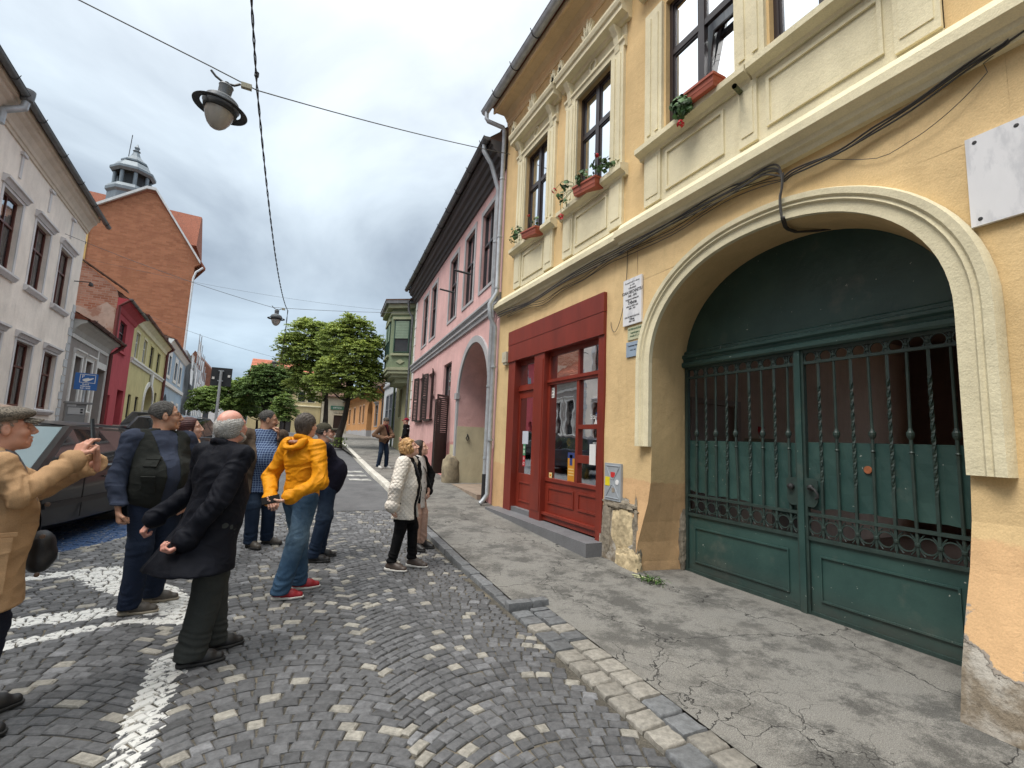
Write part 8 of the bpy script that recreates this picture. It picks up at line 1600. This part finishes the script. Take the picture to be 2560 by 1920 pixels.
        if brim and not beanie:
            F = Field(s.hc - .26, s.hc + .26, .005); 
            for i in range(-4, 5): F.cap(s.HL(.07, .017 * i, .052 - .0012 * i * i), s.HL(.095 + brim * (1 - .035 * i * i), .015 * i, .036 - .0012 * i * i), .006, .0055, .012)
            skinobj('brim', [F.mesh()], m_, o).parent = o
        return o
    def glasses(s, m_):
        for d in (-1, 1):
            q = MB(); P_ = [s.HL(.103, .032 * d + .022 * math.cos(t), .002 + .017 * math.sin(t)) for t in np.linspace(0, 6.283, 15)]; q.tube(P_, .0018, 5, cap=False); q.build('lens_rim', m_, None).parent = s.r
            q = MB(); q.tube([s.HL(.103, .052 * d, .008), s.HL(.06, .076 * d, .008), s.HL(-.005, .080 * d, .006)], .002, 5); q.build('temple_arm', m_, None).parent = s.r
        q = MB(); q.tube([s.HL(.104, -.010, .006), s.HL(.107, 0, .009), s.HL(.104, .010, .006)], .0018, 5); q.build('bridge', m_, None).parent = s.r
def box_on(s, name, c, B, hx, m_, par=None):
    q = MB(); P_ = [V3(*c) + B[0] * a * hx[0] + B[1] * b * hx[1] + B[2] * d * hx[2] for d in (-1, 1) for a, b in ((-1, -1), (1, -1), (1, 1), (-1, 1))]; q.hexa(P_); o = q.build(name, m_, None); o.parent = par or s.r; return o
GREYH = mat('iron grey hair', (.075, .072, .068), .75, .5, 60, bump=.5, bscale=140, stretch=(1, 1, .3)); WHITEH = mat('white grey hair', (.42, .41, .39), .8, .3, 70, bump=.5, bscale=120); BROWNH = mat('brown grey hair', (.075, .06, .05), .7, .5, 60, bump=.5, bscale=140, stretch=(1, 1, .3), dark=(.2, .19, .18), dscale=30, dlo=.5, dhi=.7, dfac=.5); BLOND = mat('blonde curls', (.46, .27, .11), .6, .4, 40, dark=(.16, .08, .03), dscale=26, dfac=.7); REDH = mat('dark red hair', (.055, .012, .012), .6, .5, 50); BEARDW = mat('white beard', (.45, .42, .38), .9, .25, 60); MOUST = mat('dark moustache', (.05, .042, .038), .9)
DENIM = None
def denimmat(name, c, worn):
    m, nt, P, N, L = newmat(name); a = N('ShaderNodeAttribute'); a.attribute_name = 'shade'; tc = N('ShaderNodeTexCoord'); n = N('ShaderNodeTexNoise'); n.inputs['Scale'].default_value = 9; n.inputs['Detail'].default_value = 8; n.inputs['Roughness'].default_value = .7; L(tc.outputs['Object'], n.inputs['Vector'])
    q = N('ShaderNodeMath'); q.operation = 'MULTIPLY'; L(a.outputs['Fac'], q.inputs[0]); r = N('ShaderNodeMapRange'); L(n.outputs['Fac'], r.inputs[0]); r.inputs[1].default_value = .35; r.inputs[2].default_value = .65; r.inputs[3].default_value = .35; r.inputs[4].default_value = 1.2; L(r.outputs[0], q.inputs[1]); x = N('ShaderNodeMix'); x.data_type = 'RGBA'; L(q.outputs[0], x.inputs['Factor']); x.inputs[6].default_value = c + (1,); x.inputs[7].default_value = worn + (1,); L(x.outputs[2], P.inputs['Base Color']); P.inputs['Roughness'].default_value = .9; P.inputs['Specular IOR Level'].default_value = .15
    n2 = N('ShaderNodeTexNoise'); n2.inputs['Scale'].default_value = 300; L(tc.outputs['Object'], n2.inputs['Vector']); b = N('ShaderNodeBump'); b.inputs['Strength'].default_value = .3; b.inputs['Distance'].default_value = .004; L(n2.outputs['Fac'], b.inputs['Height']); b3 = N('ShaderNodeBump'); b3.inputs['Strength'].default_value = .35; b3.inputs['Distance'].default_value = .04; n.inputs['Distortion'].default_value = .8; L(n.outputs['Fac'], b3.inputs['Height']); L(b.outputs[0], b3.inputs['Normal']); L(b3.outputs[0], P.inputs['Normal']); return m
DENIM = denimmat('faded jeans denim', (.025, .060, .115), (.14, .22, .30)); DENIMD = denimmat('dark jeans denim', (.012, .022, .045), (.035, .055, .09))
def thigh(V): return np.clip(np.exp(-((V[:, 2] - .62) / .16) ** 2) * .9 + .15, 0, 1)
def plaidmat():
    m, nt, P, N, L = newmat('blue plaid cotton'); tc = N('ShaderNodeTexCoord'); sp = N('ShaderNodeSeparateXYZ'); L(tc.outputs['Object'], sp.inputs[0])
    def band(o, sc_, lo, w):
        a = N('ShaderNodeMath'); a.operation = 'MULTIPLY'; L(o, a.inputs[0]); a.inputs[1].default_value = sc_; b = N('ShaderNodeMath'); b.operation = 'FRACT'; L(a.outputs[0], b.inputs[0]); c = N('ShaderNodeMapRange'); L(b.outputs[0], c.inputs[0]); c.inputs[1].default_value = lo; c.inputs[2].default_value = lo + w; return c.outputs[0]
    add = N('ShaderNodeMath'); L(sp.outputs['X'], add.inputs[0]); L(sp.outputs['Y'], add.inputs[1]); sub = N('ShaderNodeMath'); sub.operation = 'SUBTRACT'; L(sp.outputs['X'], sub.inputs[0]); m5 = N('ShaderNodeMath'); m5.operation = 'MULTIPLY'; L(sp.outputs['Y'], m5.inputs[0]); m5.inputs[1].default_value = .5; L(m5.outputs[0], sub.inputs[1])
    mx = N('ShaderNodeMath'); mx.operation = 'MAXIMUM'; L(band(sub.outputs[0], 32, .80, .04), mx.inputs[0]); L(band(sp.outputs['Z'], 32, .80, .04), mx.inputs[1]); x = N('ShaderNodeMix'); x.data_type = 'RGBA'; L(mx.outputs[0], x.inputs['Factor']); x.inputs[6].default_value = (.022, .045, .12, 1); x.inputs[7].default_value = (.20, .28, .42, 1); L(x.outputs[2], P.inputs['Base Color']); P.inputs['Roughness'].default_value = .9; return m
import time as _t; _t0 = _t.time()
CAN = cloth('tan canvas', (.40, .25, .135), dark=(.27, .155, .08), dscale=5, dfac=.4); NAVYT = cloth('navy trousers', (.016, .020, .035)); CHAR = cloth('charcoal wool trousers', (.040, .044, .042)); BLKC = cloth('blue black coat', (.0045, .0055, .010), .7)
YJ = cloth('saffron rain jacket', (.66, .26, .008), .6, 180, .12, .1, wr=.7); BRJ = cloth('brown suede jacket', (.085, .062, .045)); PLD = plaidmat(); DSW = cloth('dark navy sweater', (.010, .010, .020), .95, 120, .5); QUILT = None
SHIRTB = cloth('slate blue shirt', (.036, .045, .072)); VEST = cloth('dark khaki vest', (.020, .022, .020)); WTOP = cloth('white shirt cotton', (.6, .6, .58)); BLK = cloth('black jersey', (.006, .006, .007)); PINKT = cloth('pale pink chinos', (.50, .33, .26)); SCF = cloth('orange floral scarf', (.62, .34, .20), dark=(.75, .65, .5), dscale=30, dlo=.5, dhi=.55, dfac=.9)
def quiltmat():
    m, nt, P, N, L = newmat('white quilted cotton'); tc = N('ShaderNodeTexCoord'); sp = N('ShaderNodeSeparateXYZ'); L(tc.outputs['Object'], sp.inputs[0]); P.inputs['Base Color'].default_value = (.70, .65, .58, 1); P.inputs['Roughness'].default_value = .8; hs = []
    for a in (1, -1):
        q = N('ShaderNodeMath'); q.operation = 'MULTIPLY_ADD'; L(sp.outputs['X'], q.inputs[0]); q.inputs[1].default_value = a; L(sp.outputs['Z'], q.inputs[2]); r = N('ShaderNodeMath'); r.operation = 'MULTIPLY'; L(q.outputs[0], r.inputs[0]); r.inputs[1].default_value = 60; s = N('ShaderNodeMath'); s.operation = 'SINE'; L(r.outputs[0], s.inputs[0]); t = N('ShaderNodeMath'); t.operation = 'ABSOLUTE'; L(s.outputs[0], t.inputs[0]); u = N('ShaderNodeMath'); u.operation = 'POWER'; L(t.outputs[0], u.inputs[0]); u.inputs[1].default_value = .35; hs.append(u)
    mn = N('ShaderNodeMath'); mn.operation = 'MINIMUM'; L(hs[0].outputs[0], mn.inputs[0]); L(hs[1].outputs[0], mn.inputs[1]); b = N('ShaderNodeBump'); b.inputs['Strength'].default_value = .7; b.inputs['Distance'].default_value = .012; L(mn.outputs[0], b.inputs['Height']); L(b.outputs[0], P.inputs['Normal']); return m
QUILT = quiltmat()
SHD = shoemat('black leather', (.012, .012, .013)); SHG = shoemat('grey brown trainers', (.07, .06, .05)); SHR = shoemat('red trainers', (.30, .012, .02)); SHW = shoemat('white trainers', (.55, .55, .53)); SHT = shoemat('brown trainers', (.075, .055, .045))
def pocket(p, c, B, w, h, m_, flap=True):
    o = box_on(p, 'pocket', c, B, (w, .006, h), m_)
    if flap: box_on(p, 'pocket_flap', V3(*c) + B[2] * h * .85 + B[1] * -.004, B, (w * 1.06, .008, h * .28), m_, o)
NEAR = np.array([V3(1, 0, 0), V3(0, -1, 0), V3(0, 0, 1)])
# 1 photographer with flat cap
p = Man('elderly man in a flat cap and tan canvas coat raising a phone to photograph', (-1.335, 3.52), 1.67, yaw=6, lean=(-.05, 0), head=(-2, 9), skin=SK1, h=.0085, wide=1.06, depth=1.12, belly=.35, feet=((-.02, -.13), (.05, .16)), fy=(0, 8))
p.browm = mat('pale brow', (.25, .17, .12), .9)
p.arms = {-1: (V3(.08, -.24, 1.22), V3(.285, -.06, 1.385)), 1: (V3(.18, .26, 1.20), V3(.40, .10, 1.36))}
p.head(open_=.001); p.hair('short', mat('thin pale hair', (.26, .19, .15), .8, .3, 60)); TWD = mat('herringbone tweed', (.17, .145, .115), .95, .5, 90, dark=(.04, .035, .03), dscale=120, dlo=.48, dhi=.55, dfac=.8, bump=.3, bscale=200); p.cap_hat(TWD, .055, flat=True, lab='flat_cap')
p.hand((.29, -.055, 1.40), (.30, .2, .9), (.75, .6, -.2), -1, curl=(.35, .45, .5, .6), th=.5); p.hand((.40, .09, 1.375), (-.1, -.25, .95), (-.9, .1, 0), -1, curl=(.75, .85, .9, .95), th=.5)
p.body(); p.trousers(NAVYT); p.shoes(SHD, SOLED)
p.top('coat', CAN, hem=.66, r=(.072, .060, .050), flare=.03, collar=1.6, open_=lambda z: .018 + np.clip(z - 1.28, 0, 1) * .32, seed=3, amp=.011)
p.top('sweater', cloth('grey sweater', (.12, .12, .13)), hem=.80, arms=False, seed=5, fat=.92, collar=.8)
pocket(p, V3(-.02, -.235, .86), NEAR, .10, .13, CAN); pocket(p, V3(.05, -.225, 1.02), NEAR, .05, .01, CAN, False)
for z in (.78, .98, 1.15): q = MB(); q.lathe([(0, .006), (.012, .004), (.013, 0)], (.20, -.12, z), 8, R=Matrix.Rotation(math.pi / 2, 3, 'X')); q.build('button', mat('brown button', (.08, .04, .02), .4), None).parent = p.r
M_ = p.r.matrix_basis
ph = MB(); ph.box((-.006, -.038, -.078), (.006, .038, .078)); pho = ph.build('phone', mat('black phone', (.008, .008, .009), .3), None); pho.parent = None; pho.matrix_world = M_ @ Matrix.Translation((.355, .02, 1.55)) @ Matrix.Rotation(math.radians(-8), 4, 'Y'); tag(pho, 'black phone held upright in both hands of the man in the flat cap', 'phone')
q = MB(); 
for a, b, r in (((.0, 0, -.10), (.0, 0, .09), .0),): pass
F = Field((-.16, -.16, -.2), (.16, .16, .2), .009); F.cap((0, -.05, -.09), (0, .05, -.09), .075, None, .04); F.cap((0, -.05, .06), (0, .05, .06), .07, None, .04); F.ell((0, 0, 0), (.085, .12, .13), None, .04); F.ell((.05, -.05, -.04), (.05, .06, .07), None, .02); v, f = F.mesh(); v = v + vnorm(v, f) * (.004 * wob(v, 30, 2))[:, None]
bg_ = skinobj('shoulder_bag', [(v, f)], mat('black nylon', (.010, .010, .012), .5, bump=.2, bscale=80), None); bg_.matrix_world = M_ @ Matrix.Translation((.22, .27, .84)) @ Matrix.Scale(.78, 4); tag(bg_, 'black nylon shoulder bag hanging at the far hip of the man in the tan coat', 'bag')
for a, b in ((.02, -.02), (.05, -.07)): q = MB(); q.lathe([(0, 0), (.006, .002), (.008, -.05), (0, -.055)], (.085 + a * .3, b - .03, -.02), 6); o = q.build('zip_pull', ZINC, None); o.parent = bg_
# 2 man in a vest
p = Man('tall man with glasses wearing a dark pocketed vest over a slate blue shirt', (-.93, 5.24), 1.82, yaw=-66, lean=(-.10, -.03), head=(68, 6), skin=SK3, wide=1.12, depth=1.1, belly=.8, feet=((.06, .24), (-.09, -.03)), fy=(62, 58))
p.arms = {-1: (V3(-.30, -.10, 1.13), V3(-.25, -.18, .90)), 1: (V3(.26, .16, 1.15), V3(.22, -.02, .95))}
p.head(); p.hair('short', GREYH, 1); p.glasses(mat('thin glasses frame', (.06, .03, .02), .4)); p.hand((-.25, -.185, .885), (.15, -.05, -1), (.9, .3, .1), 1, curl=(.9, 1, 1.05, 1.1)); p.hand((.22, -.02, .93), (-.2, -.1, -1), (-.8, .2, 0), -1, curl=(.6, .7, .8, .8))
p.body(); p.trousers(denimmat('navy denim', (.010, .016, .034), (.02, .03, .055)), r=(.115, .088, .075), shade=thigh); p.shoes(SHG, mat('tan rubber sole', (.30, .26, .2), .7))
p.top('shirt', SHIRTB, hem=.90, r=(.078, .066, .055), collar=1, seed=7, amp=.011); vst = p.top('vest', VEST, hem=.86, arms=False, fat=1.13, open_=lambda z: .055 + np.clip(z - 1.2, 0, 1) * .15, seed=8, amp=.010, sub=1.56 * p.k)
for z, h_ in ((1.30, .045), (1.10, .07)): p.stick(vst, p.f * .75 - p.l * .65, z, .05, h_, VEST)
# 3 dark coat
p = Man('white haired balding man in a long blue black coat with hands behind him', (-.38, 4.03), 1.74, yaw=34, lean=(.07, 0), head=(12, 14), skin=SKP, h=.0085, wide=1.10, depth=1.15, belly=.3, feet=((.10, .16), (-.03, -.05)), fy=(-20, -30))
p.arms = {-1: (V3(.02, -.26, 1.11), V3(-.14, -.24, .865)), 1: (V3(-.12, .28, 1.14), V3(-.36, .28, .93))}
p.head(); p.hair('ring', WHITEH, 2); p.beard(BEARDW, mous=False); p.hand((-.14, -.255, .85), (-.75, -.1, -.45), (-.2, .3, .9), 1, curl=(.7, .8, .85, .9), th=.1); p.hand((-.37, .28, .915), (-.5, -.1, -.75), (.6, .2, -.3), -1, curl=(.9, 1, 1, 1))
p.body(); p.trousers(CHAR, r=(.115, .098, .090), pooled=1.4); p.shoes(SHD, SOLED)
p.top('coat', BLKC, hem=.655, r=(.080, .068, .056), flare=.085, back=.12, collar=1.4, seed=13, amp=.011, base=.006)
# 4 yellow jacket
p = Man('man in a saffron yellow hooded jacket and red trainers, hands behind his back', (.24, 5.28), 1.79, yaw=42, lean=(-.04, 0), head=(12, 10), skin=SK2, wide=1.04, depth=1.1, feet=((.07, .20), (-.09, -.08)), fy=(-32, -42))
p.arms = {-1: (V3(.16, -.30, 1.13), V3(-.10, -.33, .985)), 1: (V3(-.30, .20, 1.13), V3(-.26, -.16, .955))}
p.head(); p.hair('long_short', BROWNH, 3); p.hand((-.11, -.335, .975), (-.95, -.1, -.25), (0, -.1, .99), -1, curl=(.25, .35, .4, .45), th=.2); p.hand((-.27, -.19, .95), (.3, -.9, -.2), (.3, .1, -.95), 1, curl=(.6, .7, .7, .8))
p.body(); p.trousers(DENIM, r=(.108, .088, .078), shade=thigh, pooled=1.5); p.shoes(SHR, SOLE)
p.top('jacket', YJ, hem=.775, r=(.078, .064, .052), collar=1.5, flare=.0, seed=17, amp=.016, base=.005, hemf=lambda x, y, z: .79 + .02 * np.sin(x * 9) - z, fat=1.0)
F = Field(p.neck - .26, p.neck + .26, .008); b = p.f * -1
for i in range(-4, 5): a = i * .36; F.cap(p.neck + b * (.075 + .055 * math.cos(a)) + p.l * .115 * math.sin(a) + V3(0, 0, -.035 + .04 * (1 - math.cos(a))), p.neck + b * (.10 + .085 * math.cos(a)) + p.l * .10 * math.sin(a) + V3(0, 0, -.085 + .03 * (1 - math.cos(a))), .026, .022, .03)
F.ell(p.neck + b * .125 + V3(0, 0, -.035), (.06, .075, .035), p.B, .02, True); v, f = F.mesh(); v = v + vnorm(v, f) * (.004 * wob(v, 30, 8))[:, None]; skinobj('hood', [(v, f)], YJ, p.r)
F = Field(p.neck - .2, p.neck + .2, .008); F.ell(p.neck + b * .105 + V3(0, 0, -.025), (.055, .07, .022), p.B, .02); skinobj('hood_lining', [F.mesh()], mat('checked lining', (.25, .10, .07), .9, .5, 30, dark=(.5, .4, .3), dscale=45, dlo=.5, dhi=.55), p.r)
ph = MB(); ph.box((-.075, -.037, -.006), (.075, .037, .006)); pho = ph.build('phone_case', mat('black phone case', (.010, .009, .009), .8, spec=.1), None); pho.matrix_world = p.r.matrix_basis @ Matrix.Translation((-.245, -.375, .975)) @ Matrix.Rotation(math.radians(-14), 4, 'Y') @ Matrix.Rotation(math.radians(50), 4, 'X'); tag(pho, 'black phone in a case held behind the back of the man in yellow', 'phone')
# 5 plaid shirt
p = Man('heavy man in a brown jacket and blue plaid shirt, fist at his mouth', (-.18, 7.36), 1.82, yaw=-76, lean=(-.05, 0), head=(74, -2), skin=SK3, h=.010, wide=1.18, depth=1.15, belly=1.0, feet=((.16, .12), (-.04, -.05)), fy=(50, 20))
p.arms = {1: (V3(.27, .02, 1.23), V3(.165, -.10, 1.49)), -1: (V3(-.42, -.12, 1.14), V3(-.30, -.22, .90))}
p.head(); p.hair('short', GREYH, 4); p.beard(MOUST, full=False); p.hand((.16, -.10, 1.50), (-.15, .0, 1), (-.95, .1, 0), 1, curl=(1.0, 1.1, 1.1, 1.15), th=.6); p.hand((-.30, -.22, .885), (.3, 0, -1), (.9, .3, 0), 1)
p.body(); p.trousers(DENIMD, r=(.115, .088, .075), shade=thigh); p.shoes(SHG, SOLED)
p.top('shirt', PLD, hem=.70, arms=False, collar=1, seed=21); p.top('jacket', BRJ, hem=.69, r=(.085, .072, .06), fat=1.09, open_=lambda z: .135 + 0 * z, seed=22, amp=.010, collar=1, sub=1.52 * p.k)
# 6 dark sweater
p = Man('white bearded man in an olive cap and dark quarter zip sweater, belly forward', (.60, 6.52), 1.70, yaw=4, lean=(-.17, 0), head=(-2, 10), skin=SK2, h=.010, wide=1.1, depth=1.1, belly=.85, feet=((-.02, .16), (-.09, -.08)), fy=(0, -8))
p.arms = {-1: (V3(-.22, -.24, 1.14), V3(-.26, -.08, .90)), 1: (V3(-.22, .24, 1.14), V3(-.26, .06, .90))}
p.head(); p.hair('short', GREYH, 5); p.beard(BEARDW); OLV = cloth('olive cap cotton', (.055, .050, .035)); p.cap_hat(OLV, .07); p.glasses(IRON); p.hand((-.26, -.06, .88), (-.1, .4, -.9), (.5, .5, 0), 1); p.hand((-.26, .06, .88), (-.1, -.4, -.9), (.5, -.5, 0), -1)
p.body(); p.trousers(DENIMD, r=(.108, .085, .070), shade=thigh); p.shoes(SHD, SOLED)
p.top('sweater', DSW, hem=.83, collar=.9, seed=25, amp=.007); F = Field(p.neck - .14, p.neck + .14, .007)
for d in (-1, 1): F.cap(p.neck + p.f * .02 + p.l * .06 * d + V3(0, 0, .0), p.neck + p.f * .075 + p.l * .035 * d + V3(0, 0, -.055), .016, .010, .01)
skinobj('shirt_collar', [F.mesh()], WTOP, p.r)
# 7 white quilted jacket
p = Man('woman with short blonde curls in a white quilted jacket and black trousers looking up', (1.47, 5.92), 1.57, yaw=-16, lean=(-.04, 0), head=(10, 22), skin=SK2, wide=.98, depth=1.12, belly=.3, feet=((.13, .10), (-.12, -.07)), fy=(-6, -6))
p.browm = mat('light brow', (.2, .12, .07), .9); p.arms = {-1: (V3(-.12, -.27, 1.00), V3(-.15, -.25, .775)), 1: (V3(.02, .27, 1.0), V3(.06, .24, .78))}
p.head(); p.hair('curly', BLOND, 6); p.hand((-.15, -.25, .755), (.05, -.0, -1), (.9, .4, 0), 1, curl=(.5, .5, .6, .6), k=.88); p.hand((.06, .24, .76), (.1, 0, -1), (.9, -.4, 0), -1, k=.88)
p.body(); p.trousers(BLK, r=(.10, .073, .060), hem=.10); p.shoes(SHT, SOLE); 
for sd in (1, -1): q = MB(); a = p.ank[sd]; q.tube([a + V3(0, 0, -.0), a + V3(0, 0, .055)], .036, 10); q.build('sock', WTOP, None, smooth=True).parent = p.r
p.top('blouse', BLK, hem=.62, arms=False, seed=31, fat=.93, collar=1); p.top('jacket', QUILT, hem=.675, r=(.092, .086, .078), fat=1.06, flare=.02, open_=lambda z: .072 + .03 * np.clip(1.3 - z, 0, 1), seed=32, amp=.009, sub=1.53 * p.k, sleeve=1.0)
F = Field(p.chest - .3, p.chest + .3, .008)
for d in (-1, 1): F.cap(p.neck + p.f * .10 + p.l * .02 * d - V3(0, 0, .06), p.chest + p.f * .17 + p.l * .03 * d - V3(0, 0, .06 + .03 * d), .014, .011, .01)
skinobj('neck_scarf', [F.mesh()], mat('black satin', (.012, .012, .014), .35), p.r)
# 8 woman behind
p = Man('woman in a black jacket and pale pink trousers standing half hidden behind the blonde', (1.83, 6.78), 1.52, yaw=-25, lean=(-.02, 0), head=(15, 14), skin=SK2, h=.011, wide=.95, feet=((.13, .10), (.02, -.06)), fy=(-10, -20))
p.arms = {-1: (V3(-.10, -.24, 1.0), V3(-.04, -.24, .80)), 1: (V3(.20, .16, 1.02), V3(.17, .02, .80))}
p.head(); p.hair('bob', mat('dark brown hair', (.03, .02, .015), .6, .4, 60), 7); p.hand((.17, .02, .785), (.05, -.1, -1), (-.6, .4, 0), -1, k=.88); p.hand((-.04, -.24, .785), (.05, 0, -1), (.9, .4, 0), 1, k=.88)
p.body(); p.trousers(PINKT, r=(.10, .080, .072)); p.shoes(SHD, SOLED); p.top('blouse', mat('spotted blouse', (.62, .60, .58), .85, .1, 5, dark=(.02, .02, .02), dscale=22, dlo=.60, dhi=.62, dfac=.9), hem=.66, arms=False, seed=41, collar=1); p.top('jacket', BLK, hem=.74, fat=1.06, open_=lambda z: .085 + 0 * z, seed=42, sub=1.52 * p.k)
q = MB(); q.tube([p.neck + V3(-.02, -.04, -.02), p.chest + p.f * .14 - p.l * .05, p.pel + p.f * .17 + p.l * .10 + V3(0, 0, .05)], .008, 5); q.build('bag_strap', IRON, None).parent = p.r
# 9 beanie man, 10 red cap man, 11 dark red hair
p = Man('man in a knitted beanie, brown jacket and burgundy scarf standing on the sidewalk', (3.22, 16.6), 1.72, yaw=-35, head=(20, -22), skin=SK3, h=.013, wide=1.08, depth=1.1, belly=.3, feet=((.15, .08), (-.13, -.02)), fy=(10, -10), z0=sw(3.2, 16.6))
p.arms = {-1: (V3(-.33, -.12, 1.12), V3(.0, -.24, 1.02)), 1: (V3(.28, .0, 1.12), V3(.10, -.22, 1.04))}; p.head(eyes=False); p.hair('short', GREYH); p.cap_hat(cloth('grey knit', (.10, .09, .075), .95, 90, .6), beanie=True, lab='beanie'); p.hand((.0, -.25, 1.02), (.9, -.2, .1), (0, .3, .9), 1); p.hand((.11, -.23, 1.04), (.7, -.6, .1), (0, .3, .9), -1, curl=(.2, .2, .3, .3))
p.body(); p.trousers(DENIMD, shade=thigh); p.shoes(SHW, SOLE); p.top('shirt', BLK, hem=.86, arms=False, seed=51); p.top('jacket', cloth('rust brown jacket', (.16, .095, .06)), hem=.80, fat=1.08, r=(.085, .072, .06), open_=lambda z: .06 + .1 * np.clip(z - 1.1, 0, 1), seed=52, collar=1, amp=.012)
F = Field(p.neck - .25, p.neck + .2, .011); 
for i in range(10): a, b = i * .628, (i + 1) * .628; F.cap(p.neck + p.f * .075 * math.cos(a) + p.l * .08 * math.sin(a), p.neck + p.f * .075 * math.cos(b) + p.l * .08 * math.sin(b), .028, None, .02)
F.cap(p.neck + p.f * .09, p.chest + p.f * .15 - V3(0, 0, .1), .035, .03, .02); skinobj('scarf', [F.mesh()], cloth('burgundy wool', (.10, .015, .02)), p.r)
p = Man('man in a dark red cap and black shirt seen over the blonde woman', (4.42, 18.5), 1.74, yaw=165, head=(0, 0), skin=SK2, h=.014, wide=1.1, z0=sw(4.4, 18.5)); p.arms = {-1: (V3(.05, .28, 1.12), V3(-.15, .2, 1.0)), 1: (V3(.0, -.30, 1.12), V3(-.15, -.26, .95))}
p.head(eyes=False); p.hair('short', GREYH); p.cap_hat(cloth('crimson cap', (.22, .012, .03)), .07); p.hand((-.15, -.26, .94), (-.5, 0, -.8), (-.3, .8, 0), 1); p.hand((-.15, .2, .99), (-.7, 0, -.5), (-.3, -.8, 0), -1); p.body(); p.trousers(BLK); p.shoes(SHD, SOLED); p.top('shirt', BLK, hem=.86, seed=61, sleeve=.9); box_on(p, 'print', V3(-.02, -.215, 1.33), NEAR, (.10, .004, .012), WTOP)
p = Man('woman with dark red hair and floral scarf behind the vest man', (-.94, 6.5), 1.69, yaw=-18, lean=(-.02, 0), head=(12, 8), skin=SK2, h=.012, wide=.95, feet=((.1, .1), (.02, -.08)), fy=(-20, -30)); p.arms = {-1: (V3(-.1, -.26, 1.08), V3(-.02, -.24, .86)), 1: (V3(.05, .26, 1.08), V3(.1, .22, .86))}
p.browm = mat('dark brow', (.02, .012, .01), .9); p.head(); p.hair('bob', REDH, 9); p.hand((-.02, -.24, .84), (.05, 0, -1), (.9, .4, 0), 1, k=.88); p.hand((.1, .22, .84), (.05, 0, -1), (.9, -.4, 0), -1, k=.88); p.body(); p.trousers(BLK); p.shoes(SHD, SOLED); p.top('coat', BLK, hem=.70, seed=71, collar=1, open_=lambda z: np.clip(z - 1.15, 0, 1) * .35)
F = Field(p.neck - .25, p.neck + .2, .010)
for i in range(10): a, b = i * .628, (i + 1) * .628; F.cap(p.neck + p.f * .08 * math.cos(a) + p.l * .075 * math.sin(a) - V3(0, 0, .01), p.neck + p.f * .08 * math.cos(b) + p.l * .075 * math.sin(b) - V3(0, 0, .01), .026, None, .02)
F.cap(p.neck + p.f * .09 - V3(0, 0, .02), p.chest + p.f * .13 + V3(0, 0, .02), .045, .04, .02); v, f = F.mesh(); v = v + vnorm(v, f) * (.005 * wob(v, 45, 3))[:, None]; skinobj('scarf', [(v, f)], SCF, p.r)
print('people', _t.time() - _t0)
